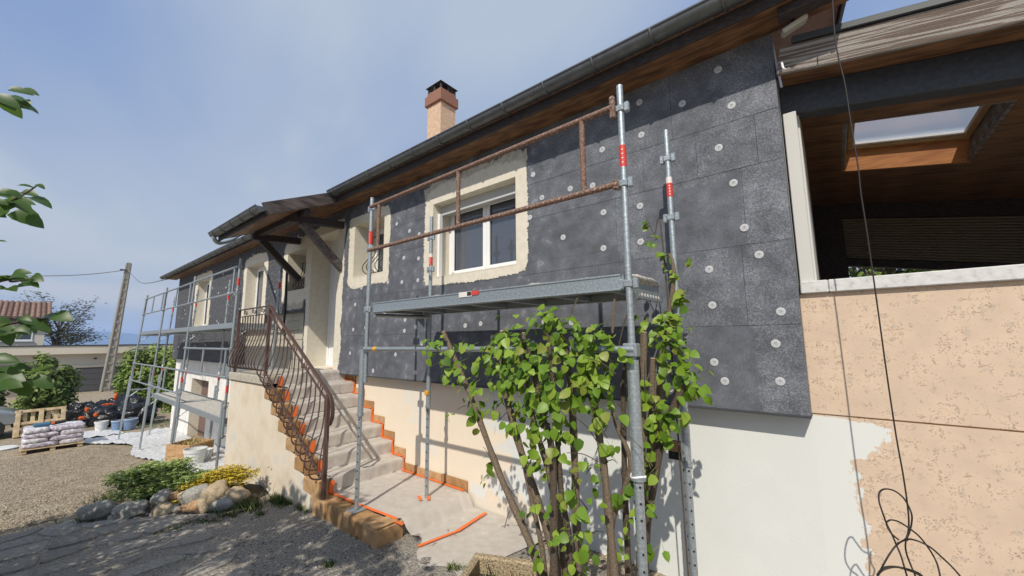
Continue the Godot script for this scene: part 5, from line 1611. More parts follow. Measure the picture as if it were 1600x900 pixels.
# ---------------------------------------------------------------- ground
func build_ground() -> void:
	# one sheet, finer near the house; gravel drive everywhere, the yard by the path is darker earth
	var xs := []
	var x := -700.0
	while x < -60.0:
		xs.append(x); x += 40.0
	while x < -22.0:
		xs.append(x); x += 2.0
	while x < 6.0:
		xs.append(x); x += 0.22
	while x < 300.0:
		xs.append(x); x += 12.0
	var zs := [-600.0, -200.0, -60.0, -20.0, -9.0, -4.0, -1.0]
	var z := -0.8
	while z < 6.0:
		zs.append(z); z += 0.2
	zs.append_array([8.0, 12.0, 20.0, 40.0, 100.0, 300.0])
	fn.seed = 2
	fn.frequency = 0.9
	fn.fractal_octaves = 3
	var st := new_st()
	st.set_smooth_group(0)
	var P := func(i: int, j: int) -> Vector3:
		var h := g(xs[i], zs[j])
		if xs[i] > -24.0 and xs[i] < 5.0 and zs[j] > -0.9: h += fn.get_noise_2d(xs[i] * 0.8, zs[j] * 0.8) * 0.025 - 0.02
		return Vector3(xs[i], h, zs[j])
	for i in xs.size() - 1:
		for j in zs.size() - 1:
			for p in [P.call(i, j), P.call(i + 1, j), P.call(i + 1, j + 1), P.call(i, j), P.call(i + 1, j + 1), P.call(i, j + 1)]:
				st.set_uv(Vector2(p.x, p.z)); st.add_vertex(p)
	st.generate_normals()
	struct("ground", st, M.gravel)
	# earth and flagstones in front of the stairs
	fn.seed = 14
	var f := func(u: float, v: float) -> Vector3:
		var xx := lerpf(-8.0, 1.5, u)
		var zz := lerpf(0.0, 5.5, v)
		var n := fn.get_noise_2d(xx * 1.3, zz * 1.3)
		var edge := smooth(-7.95, -7.3, xx + n * 0.5) * smooth(0.0, 0.03, v)
		return Vector3(xx, g(xx, zz) - 0.06 + 0.07 * edge + n * 0.012, zz)
	struct("yard_earth", sheet(110, 70, f), M.dirt)
	var path := struct("flagstone_path", path_bed(), M.dirt)
	flagstones(path)
	# small loose stones on the earth
	rng.seed = 91
	var pb := blob(Vector3.ZERO, Vector3(1, 0.6, 0.8), 0.5, 0.12, 5, Basis.IDENTITY, 6, 4)
	var mm := MultiMesh.new()
	mm.transform_format = MultiMesh.TRANSFORM_3D
	mm.use_colors = true
	mm.mesh = pb.commit()
	var list := []
	for i in 9000:
		var px := rng.randf_range(-6.6, -1.2)
		var pz := rng.randf_range(0.95, 4.2)
		if rng.randf() < 0.5: pz = rng.randf_range(0.95, 2.2)
		if px < -3.5 and pz < 1.15: continue
		if px < -4.9 and pz < 1.7: continue
		var s := 0.004 + 0.014 * pow(rng.randf(), 3.0)
		list.append([Transform3D(Basis.from_euler(Vector3(rng.randf(), rng.randf() * TAU, 0)).scaled(Vector3.ONE * s), Vector3(px, g(px, pz) + 0.008, pz)), rng.randf_range(0.12, 0.42)])
	mm.instance_count = list.size()
	for i in list.size():
		mm.set_instance_transform(i, list[i][0])
		var k: float = list[i][1]
		mm.set_instance_color(i, Color(k, k * 0.95, k * 0.87))
	var mi := MultiMeshInstance3D.new()
	mi.multimesh = mm
	mi.material_override = M.pebble
	mi.name = numbered("loose_gravel")
	add_child(mi)
	tag(mi, "loose grey gravel scattered over the earth before the stairs", "gravel", "", "stuff")
	# pebbles of the drive that can still be told apart
	rng.seed = 92
	list = []
	for i in 22000:
		var px := -8.0 - 9.0 * pow(rng.randf(), 1.6)
		var pz := rng.randf_range(1.4, 4.0)
		var s := 0.004 + 0.009 * pow(rng.randf(), 2.5)
		list.append([Transform3D(Basis.from_euler(Vector3(rng.randf(), rng.randf() * TAU, 0)).scaled(Vector3.ONE * s), Vector3(px, g(px, pz) - 0.012 + 0.4 * s, pz)), rng.randf_range(0.16, 0.55)])
	mm = MultiMesh.new()
	mm.transform_format = MultiMesh.TRANSFORM_3D
	mm.use_colors = true
	mm.mesh = pb.commit()
	mm.instance_count = list.size()
	for i in list.size():
		mm.set_instance_transform(i, list[i][0])
		var k: float = list[i][1]
		mm.set_instance_color(i, Color(k, k * 0.86, k * 0.66))
	mi = MultiMeshInstance3D.new()
	mi.multimesh = mm
	mi.material_override = M.pebble
	mi.name = numbered("drive_gravel")
	add_child(mi)
	tag(mi, "loose tan gravel covering the drive left of the rock bed", "gravel", "", "stuff")
	# far hills
	st = new_st()
	st.set_smooth_group(0)
	fn.seed = 33
	fn.frequency = 0.0011
	var ff := func(u: float, v: float) -> Vector3:
		var zz := lerpf(-1500.0, 1500.0, u)
		var h := -12.0 + sin(v * PI) * (58.0 + 26.0 * fn.get_noise_2d(zz, 3.0) + 40.0 * smooth(-900, 500, zz) * 0.3)
		return Vector3(-2300.0 - v * 900.0, h, zz)
	struct("hills", sheet(60, 8, ff), M.hill_blue)

func path_bed() -> SurfaceTool:
	fn.seed = 15
	fn.frequency = 0.9
	return sheet(40, 26, func(u: float, v: float) -> Vector3:
		var xx := lerpf(-7.6, -3.9, u)
		var zz := lerpf(1.9, 4.6, v)
		return Vector3(xx, g(xx, zz) + (0.014 if u > 0.02 and u < 0.98 and v > 0.03 and v < 0.97 else -0.05), zz))
# irregular flat stones: cells of a jittered grid, shrunk to leave joints
func flagstones(parent: Node) -> void:
	rng.seed = 17
	var c := 0.42
	var nx := 9
	var nz := 7
	var pts := []
	for i in nx + 1:
		var row := []
		for j in nz + 1:
			row.append(Vector2(-7.55 + i * c * 0.98 + rng.randf_range(-0.15, 0.15), 1.95 + j * c * 0.9 + rng.randf_range(-0.15, 0.15)))
		pts.append(row)
	for i in nx:
		for j in nz:
			var q := [pts[i][j], pts[i + 1][j], pts[i + 1][j + 1], pts[i][j + 1]]
			var m: Vector2 = (q[0] + q[1] + q[2] + q[3]) * 0.25
			if m.x > -4.3 and rng.randf() < 0.35: continue
			var poly := []
			for k in 4:
				var a: Vector2 = q[k]
				var b: Vector2 = q[(k + 1) % 4]
				poly.append(a.lerp(b, 0.12) + (m - a.lerp(b, 0.12)) * 0.085)
				poly.append(a.lerp(b, 0.52) + (m - a.lerp(b, 0.5)) * rng.randf_range(0.02, 0.12))
				poly.append(a.lerp(b, 0.88) + (m - a.lerp(b, 0.88)) * 0.085)
			var top := g(m.x, m.y) + 0.016 + rng.randf_range(0.0, 0.012)
			var tx := rng.randf_range(-0.015, 0.015) + 0.11
			var tz := rng.randf_range(-0.015, 0.015)
			var up := []
			var mid := []
			var low := []
			for p in poly:
				var h: float = top + tx * (p.x - m.x) + tz * (p.y - m.y)
				var s: Vector2 = p + (m - p) * 0.06
				up.append(Vector3(s.x, h, s.y))
				mid.append(Vector3(p.x, h - 0.007, p.y))
				low.append(Vector3(p.x, h - 0.06, p.y))
			var st := new_st()
			face(st, up, Vector3.UP)
			for k in poly.size():
				var l := (k + 1) % poly.size()
				var o := Vector3(poly[k].x - m.x, 0.3, poly[k].y - m.y)
				face(st, [mid[k], mid[l], up[l], up[k]], o)
				face(st, [low[k], low[l], mid[l], mid[k]], o)
			obj("flagstone", st, M["flag_%d" % (rng.randi() % 3)], parent)

# ---------------------------------------------------------------- leaves
# one leaf: base at the origin, tip along +y, face along +z; folded at the midrib, toothed edge
func leaf_mesh(l: float, w: float, fold: float, droop: float, seg := 5) -> ArrayMesh:
	var st := new_st()
	st.set_smooth_group(0)
	var L := []
	var R := []
	var Mid := []
	for i in seg + 1:
		var t := float(i) / seg
		var wd := w * 0.5 * pow(sin(PI * pow(t, 0.62)), 0.72) if i < seg else 0.0
		if i == 0: wd = w * 0.12
		if i % 2 == 1: wd *= 1.06
		var z := -droop * t * t * l
		Mid.append(Vector3(0, t * l, z))
		var y := t * l - (0.05 * l if i == 1 else 0.0)
		L.append(Vector3(-wd, y, z + fold * wd))
		R.append(Vector3(wd, y, z + fold * wd))
	for i in seg:
		for q in [[L[i], L[i + 1], Mid[i + 1], Mid[i]], [Mid[i], Mid[i + 1], R[i + 1], R[i]]]:
			for k in [0, 1, 2, 0, 2, 3]:
				st.set_uv(Vector2(q[k].x, q[k].y)); st.add_vertex(q[k])
	st.generate_normals()
	return st.commit()
func leaf_basis(normal: Vector3, tip: Vector3) -> Basis:
	var zz := normal.normalized()
	var yy := (tip - zz * tip.dot(zz)).normalized()
	return Basis(yy.cross(zz).normalized(), yy, zz)

# ---------------------------------------------------------------- the coppiced shrub before the scaffold
func build_shrub() -> void:
	var s := thing("hazel_shrub", "coppiced shrub with sawn stems and fresh green leaves under the scaffold deck", "shrub", Vector3(-1.55, -0.2, 1.05))
	rng.seed = 41
	# stems: photo points, depth z at foot and head, radius at foot and head
	var stems := [
		[[[862, 960], [846, 900], [782, 744], [732, 611], [693, 519]], 1.22, 1.28, 0.032, 0.020],
		[[[880, 960], [871, 889], [806, 678], [784, 578], [785, 517]], 1.16, 1.20, 0.036, 0.022],
		[[[868, 960], [866, 900], [863, 711], [845, 640], [829, 545]], 1.27, 1.26, 0.034, 0.020],
		[[[907, 960], [904, 900], [895, 650], [886, 560], [872, 500]], 1.06, 1.05, 0.036, 0.020],
		[[[886, 960], [880, 860], [858, 740], [830, 640], [818, 520]], 1.10, 1.12, 0.032, 0.018],
		[[[895, 960], [890, 860], [876, 760], [868, 640], [853, 490]], 1.20, 1.20, 0.028, 0.016],
		[[[856, 960], [850, 880], [826, 760], [800, 640]], 1.14, 1.14, 0.024, 0.014],
		[[[966, 960], [960, 900], [944, 733], [930, 640], [921, 530]], 1.02, 1.04, 0.034, 0.022],
		[[[985, 960], [982, 890], [976, 740], [974, 611], [980, 560]], 0.86, 0.84, 0.028, 0.016],
		[[[950, 960], [955, 830], [985, 730], [962, 660], [950, 600]], 0.94, 0.94, 0.022, 0.014],
		[[[1000, 960], [1002, 800], [1004, 650], [1006, 519]], 0.80, 0.80, 0.030, 0.026],
		[[[994, 960], [1000, 890], [1030, 705], [1060, 620], [1068, 590]], 0.74, 0.66, 0.042, 0.024],
		[[[990, 960], [1008, 860], [1014, 740], [1018, 640], [1020, 560]], 0.66, 0.64, 0.034, 0.022],
		[[[1000, 960], [1012, 800], [1028, 660], [1032, 567], [1043, 511], [1053, 430], [1046, 397]], 0.60, 0.52, 0.036, 0.014],
		[[[1046, 397], [1036, 384], [1022, 366], [1008, 336]], 0.52, 0.50, 0.007, 0.003],
		[[[886, 500], [895, 482], [903, 465]], 1.05, 1.05, 0.006, 0.004],
		[[[957, 520], [959, 490], [960, 467]], 1.0, 1.0, 0.010, 0.008],
		[[[966, 545], [974, 510], [982, 484]], 0.98, 0.98, 0.006, 0.004],
		[[[976, 560], [983, 540], [984, 523]], 0.9, 0.9, 0.018, 0.016],
		[[[745, 640], [728, 634], [714, 640]], 1.25, 1.27, 0.004, 0.003],
	]
	for k in stems.size():
		var e: Array = stems[k]
		var c := []
		var n: int = e[0].size()
		for i in n:
			c.append(at_z(e[0][i][0], e[0][i][1], lerpf(e[1], e[2], float(i) / (n - 1))))
		if n > 3: c[0].y = -0.22
		var p := curve_pts(c, 6)
		var r := []
		for i in p.size(): r.append(lerpf(e[3], e[4], float(i) / (p.size() - 1)) * 0.86 * (1.0 + 0.10 * sin(i * 2.1 + k)))
		var st := new_st()
		tube(st, p, r, 9)
		var so := obj("stem", st, M.bark if k % 3 != 2 else M.bark_dark, s)
		if n > 3 and k != 13:
			var d: Vector3 = (p[-1] - p[-2]).normalized()
			st = new_st()
			tube(st, [p[-1] - d * 0.002, p[-1] + d * 0.003], r[-1] * 0.97, 9)
			obj("cut_face", st, M.cut_wood, so)
	# thin dead twigs
	var st2 := new_st()
	for i in 26:
		var a := at_z(rng.randf_range(740, 1050), rng.randf_range(560, 840), rng.randf_range(0.7, 1.25))
		var d := Vector3(rng.randf_range(-1, 1), rng.randf_range(0.1, 1.0), rng.randf_range(-0.6, 0.6)).normalized()
		tube(st2, curve_pts([a, a + d * 0.09 + Vector3(0, 0.02, 0), a + d * rng.randf_range(0.12, 0.22)], 3), [0.0035, 0.0033, 0.003, 0.003, 0.0025, 0.0025, 0.002], 4)
	obj("twigs", st2, M.bark_dark, s)
	# leaf clusters: photo x, y, spread, how many, depth
	var cl := [[700, 545, 36, 12, 1.27], [668, 540, 18, 5, 1.27], [715, 580, 28, 10, 1.26], [745, 612, 26, 9, 1.24], [762, 560, 30, 10, 1.22], [703, 651, 9, 2, 1.27], [742, 652, 14, 3, 1.26], [762, 720, 16, 4, 1.27], [756, 750, 12, 3, 1.27],
		[792, 540, 40, 18, 1.22], [800, 585, 45, 22, 1.22], [850, 500, 24, 10, 1.2], [868, 515, 30, 14, 1.16], [828, 555, 48, 26, 1.24], [880, 560, 38, 20, 1.14], [840, 605, 48, 28, 1.28], [880, 612, 36, 20, 1.2], [800, 640, 30, 10, 1.2], [835, 655, 42, 20, 1.28], [876, 668, 32, 14, 1.2], [832, 716, 28, 10, 1.28], [860, 700, 24, 8, 1.28], [868, 755, 36, 12, 1.26], [905, 735, 22, 6, 1.16], [898, 800, 34, 14, 1.22], [906, 850, 30, 13, 1.24], [866, 830, 26, 8, 1.28], [830, 790, 20, 5, 1.26], [900, 895, 26, 8, 1.24], [840, 872, 18, 4, 1.28],
		[928, 530, 34, 16, 1.06], [950, 562, 32, 14, 1.06], [932, 600, 30, 14, 1.08], [940, 645, 26, 10, 1.08], [918, 570, 22, 8, 1.08], [955, 690, 18, 5, 1.04], [942, 740, 22, 6, 1.06], [970, 770, 22, 7, 0.98], [985, 810, 22, 8, 0.92], [965, 850, 20, 5, 1.0], [1020, 860, 14, 4, 0.76],
		[1030, 515, 34, 20, 0.62], [1050, 548, 32, 18, 0.62], [1072, 585, 30, 15, 0.64], [1085, 600, 20, 7, 0.64], [1038, 640, 30, 16, 0.74], [1022, 668, 20, 8, 0.78], [1060, 650, 16, 5, 0.7], [1040, 690, 16, 5, 0.74], [1020, 730, 16, 6, 0.8], [1018, 790, 14, 5, 0.78], [1062, 470, 14, 7, 0.54], [1050, 500, 18, 8, 0.56], [1052, 430, 12, 6, 0.53], [1040, 402, 10, 5, 0.52], [1020, 375, 8, 4, 0.5], [1012, 350, 6, 4, 0.5], [1078, 405, 5, 3, 0.5], [1000, 610, 14, 4, 0.86], [1006, 700, 14, 4, 0.84], [1000, 760, 14, 5, 0.84]]
	var meshes := []
	for i in 6: meshes.append(leaf_mesh(1.0, [0.82, 0.9, 0.75, 0.86, 0.8, 0.95][i], [0.22, 0.12, 0.34, 0.28, 0.05, 0.40][i], [0.12, 0.22, 0.05, 0.3, 0.16, 0.2][i]))
	var all := []
	for c in cl:
		var mid := at_z(c[0], c[1], c[4])
		var dep := depth_of(mid)
		var rad: float = c[2] * dep / FOCAL
		for i in int(c[3] * (2.05 if c[1] < 690 else 1.1)):
			var o := Vector3(rng.randfn(0, 0.5), rng.randfn(0, 0.5), rng.randfn(0, 0.5)).limit_length(1.25) * rad
			o.z *= 0.8
			var p := mid + o
			var len := rng.randf_range(0.036, 0.082)
			if c[2] < 13: len *= 0.66
			# blades hang from the twig, upper faces turned to light and sky
			var n := Vector3(rng.randf_range(-0.7, 0.8), rng.randf_range(0.15, 1.0), rng.randf_range(0.1, 1.1)) + o.normalized() * 0.55
			var tip := Vector3(rng.randf_range(-0.9, 0.9), rng.randf_range(-1.2, 0.1), rng.randf_range(0.0, 0.8)) + o.normalized() * 0.4
			all.append([p, leaf_basis(n, tip).scaled(Vector3.ONE * len), meshes[rng.randi() % 6], len, [0, 1, 2, 4, 0, 1, 4, 5, 2, 3][rng.randi() % 10]])
	# the largest three hundred are single parts, the rest one mass
	all.sort_custom(func(a, b): return a[3] / depth_of(a[0]) > b[3] / depth_of(b[0]))
	var rest := [new_st(), new_st(), new_st(), new_st(), new_st(), new_st()]
	for i in all.size():
		var e: Array = all[i]
		var xf := Transform3D(Basis(e[1].x, e[1].y, e[1].z), e[0])
		if i < 300: obj("leaf", e[2], M["leaf_%d" % e[4]], s, xf)
		else: rest[e[4]].append_from(e[2], 0, xf)
	for i in 6:
		var o := obj("small_leaves", rest[i], M["leaf_%d" % i], s)
		o.set_meta("kind", "stuff")
	st2 = new_st()
	for i in range(0, all.size(), 2):
		var e: Array = all[i]
		var back: Vector3 = e[0] - e[1].y * 0.5 + Vector3(rng.randf_range(-0.02, 0.02), 0.0, -0.02)
		tube(st2, [e[0], back], 0.0013, 3, false)
	obj("leaf_stalks", st2, M.leaf_vein, s)

# cloud of leaf faces inside an ellipsoid, on clumps
func foliage(c: Vector3, r: Vector3, n: int, size: float, sd: int, cols: Array, clumps := 24, inner := 0.5, bottom := -1.0) -> SurfaceTool:
	var st := new_st()
	rng.seed = sd
	var cs := []
	for i in clumps:
		var d := Vector3(rng.randfn(), rng.randfn(), rng.randfn()).normalized()
		if d.y < bottom: d.y = -d.y * 0.3
		cs.append([d * rng.randf_range(inner, 0.92), rng.randf_range(0.18, 0.42), rng.randf()])
	for i in n:
		var k: Array = cs[rng.randi() % clumps]
		var d := Vector3(rng.randfn(), rng.randfn(), rng.randfn()).normalized()
		var q: Vector3 = k[0] + d * k[1] * pow(rng.randf(), 0.45)
		var p := c + q * r
		var nn := (d + Vector3(0, 0.5, 0) + Vector3(rng.randf() - 0.5, rng.randf() - 0.5, rng.randf() - 0.5) * 1.2).normalized()
		var t := nn.cross(Vector3(rng.randf() - 0.5, rng.randf() - 0.5, rng.randf() - 0.5)).normalized()
		var b := t.cross(nn)
		var s := size * rng.randf_range(0.6, 1.35)
		var col: Color = (cols[0] as Color).lerp(cols[1], clampf(k[2] * 0.6 + rng.randf() * 0.5, 0, 1))
		st.set_normal(nn)
		for v in [[t * 1.0, b * 0.0], [t * -0.1, b * 0.48], [t * -1.0, b * 0.0], [t * 1.0, b * 0.0], [t * -1.0, b * 0.0], [t * -0.1, b * -0.48]]:
			st.set_color(col)
			st.set_normal(nn)
			st.add_vertex(p + (v[0] + v[1]) * s)
	return st
func bush(called: String, label: String, cat: String, c: Vector3, r: Vector3, n: int, size: float, sd: int, cols: Array, clumps := 24, trunk_r := 0.06, group := "") -> Node3D:
	var base := Vector3(c.x, g(c.x, c.z), c.z)
	var t := thing(called, label, cat, base, group)
	obj("crown", foliage(c, r, n, size, sd, cols, clumps), M.foliage, t)
	var st := new_st()
	tube(st, curve_pts([base - Vector3(0, 0.1, 0), base.lerp(c, 0.5) + Vector3(0.05, 0, 0.03), c], 4), [trunk_r, trunk_r, trunk_r * 0.95, trunk_r * 0.9, trunk_r * 0.85, trunk_r * 0.75, trunk_r * 0.65, trunk_r * 0.5, trunk_r * 0.4], 8)
	obj("trunk", st, M.bark_dark, t)
	st = new_st()
	rng.seed = sd + 1
	for i in 9:
		var d := Vector3(rng.randf_range(-1, 1), rng.randf_range(0.1, 1), rng.randf_range(-1, 1)) * r * 0.75
		tube(st, curve_pts([base.lerp(c, rng.randf_range(0.4, 0.9)), c + d * 0.4, c + d], 3), [trunk_r * 0.4, trunk_r * 0.38, trunk_r * 0.33, trunk_r * 0.28, trunk_r * 0.22, trunk_r * 0.16, trunk_r * 0.1], 5)
	obj("limbs", st, M.bark_dark, t)
	return t

# bushes and the leafy branch beside and behind the camera, whose shade falls on the path
func build_side_planting() -> void:
	var dk := [C(0.030, 0.060, 0.016), C(0.075, 0.13, 0.028)]
	# clipped hedge, its near end square
	var h := thing("clipped_hedge", "dense clipped evergreen hedge shading the flagstone path", "hedge", Vector3(-6.1, -0.4, 4.9))
	var st := new_st()
	rng.seed = 61
	for i in 15000:
		var p := Vector3(rng.randf_range(-7.25, -4.7), 0, rng.randf_range(4.0, 5.6))
		p.y = rng.randf_range(g(p.x, p.z), 2.25 + 0.12 * sin(p.x * 5.0) + 0.08 * sin(p.z * 9.0))
		var nn := Vector3(rng.randfn(), rng.randfn() + 0.6, rng.randfn()).normalized()
		var t := nn.cross(Vector3(rng.randf() - 0.5, rng.randf(), rng.randf() - 0.5)).normalized()
		var b := t.cross(nn)
		var s := rng.randf_range(0.03, 0.07)
		var col: Color = (dk[0] as Color).lerp(dk[1], rng.randf())
		for v in [t, b * 0.5, -t, t, -t, b * -0.5]:
			st.set_color(col); st.set_normal(nn); st.add_vertex(p + v * s)
	obj("crown", st, M.foliage, h)
	st = new_st()
	for i in 5:
		var xx := -7.0 + i * 0.52
		rod(st, Vector3(xx, g(xx, 4.8) - 0.1, 4.8), Vector3(xx + 0.05, 1.3, 4.8), 0.04, 6)
	obj("trunk", st, M.bark_dark, h)
	# loose hazels: their leaves dapple the ground before the stairs
	var lt := [C(0.05, 0.11, 0.018), C(0.12, 0.22, 0.03)]
	var spots := [[Vector3(-3.5, 3.0, 4.8), Vector3(1.0, 1.15, 0.85), 1500, 5], [Vector3(-2.45, 2.9, 4.6), Vector3(0.8, 1.0, 0.75), 900, 6], [Vector3(-4.3, 2.7, 5.0), Vector3(0.8, 1.0, 0.8), 1200, 7]]
	var labels := ["tall loose hazel bush beside the clipped hedge", "slender hazel bush whose leafy branch reaches over the path", "bushy hazel growing against the end of the clipped hedge"]
	for i in 3:
		var e: Array = spots[i]
		var t := bush("hazel_bush", labels[i], "bush", e[0], e[1], e[2], 0.075, 200 + i, lt, 18, 0.035)
		if i == 1: leafy_branch(t)
# the sprays of leaves that reach into the picture from the left
func leafy_branch(t: Node3D) -> void:
	rng.seed = 9
	var ms := []
	for i in 3: ms.append(leaf_mesh(1.0, [0.66, 0.74, 0.60][i], [0.28, 0.2, 0.36][i], [0.25, 0.35, 0.2][i], 9))
	# photo position, length in pixels, direction of the tip in the picture (degrees, 0 right, 90 up)
	var lv := [[0, 160, 46, 15], [12, 150, 40, -40], [14, 140, 34, 8], [-6, 150, 40, -20], [-4, 300, 38, 8], [28, 290, 24, 30], [34, 300, 30, -15], [12, 312, 44, -10], [22, 330, 50, -8], [48, 308, 36, -50], [8, 330, 26, -80], [-10, 335, 30, -20], [58, 288, 16, -35], [-6, 378, 16, 0], [14, 434, 34, -5], [20, 428, 28, 10], [50, 432, 28, -18], [-8, 450, 20, -10], [36, 437, 32, -35], [86, 492, 36, -8], [66, 496, 40, -18], [44, 502, 40, -55], [58, 508, 36, -95], [-6, 512, 46, -15], [24, 512, 30, -30], [8, 520, 30, -60], [-12, 588, 60, -12], [50, 592, 40, -20], [20, 600, 44, -30], [-6, 604, 50, -18], [12, 578, 40, 5], [-10, 560, 40, -10]]
	for k in 16: lv.append([rng.randf_range(-30, 40), [150, 310, 325, 440, 505, 515, 590, 600][k % 8] + rng.randf_range(-12, 12), rng.randf_range(16, 30), rng.randf_range(-70, 40)])
	for e in lv:
		var p := at_x(e[0], e[1], rng.randf_range(-2.0, -1.75))
		var dep := depth_of(p)
		var len: float = e[2] * dep / FOCAL * 0.78
		var a := deg_to_rad(e[3])
		var tip := EYE_B * Vector3(cos(a), sin(a), rng.randf_range(-0.4, 0.2))
		var n := Vector3(0.3, 1.0, 0.1) + EYE_B * Vector3(rng.randf_range(-0.6, 0.6), 0.1, rng.randf_range(0.2, 1.3))
		obj("leaf", ms[rng.randi() % 3], M.leaf_branch_shaded, t, Transform3D(leaf_basis(n, tip).scaled(Vector3.ONE * len), p))
	for c in [[[-120, 180], [-30, 165], [2, 155], [14, 150]], [[-140, 360], [-40, 330], [10, 316], [40, 302], [60, 288]], [[-120, 470], [-30, 448], [20, 440], [52, 436]], [[-130, 540], [-20, 516], [40, 506], [86, 494]], [[-130, 600], [-20, 596], [40, 594], [60, 592]]]:
		var pts := []
		for q in c: pts.append(at_x(q[0], q[1], -1.88))
		pts[0] = pts[0] + Vector3(-0.2, -0.2, 0.3)
		pts.insert(0, Vector3(-2.7, maxf(pts[0].y - 0.6, 0.5), 4.6))
		var r := []
		var cp := curve_pts(pts, 5)
		for i in cp.size(): r.append(lerpf(0.0065, 0.002, float(i) / (cp.size() - 1)))
		var st := new_st()
		tube(st, cp, r, 6)
		obj("twig", st, M.bark_dark, t)
		# leaves all along the twig, back to the bush
		for k in 14:
			var q: Vector3 = cp[int(lerpf(1, cp.size() * 0.62, k / 13.0))]
			var d := Vector3(rng.randfn(), rng.randfn() * 0.4, rng.randfn()).normalized()
			obj("leaf", ms[rng.randi() % 3], M.leaf_branch_shaded, t, Transform3D(leaf_basis(Vector3(rng.randfn() * 0.4, 1, rng.randfn() * 0.4), d).scaled(Vector3.ONE * rng.randf_range(0.05, 0.085)), q))

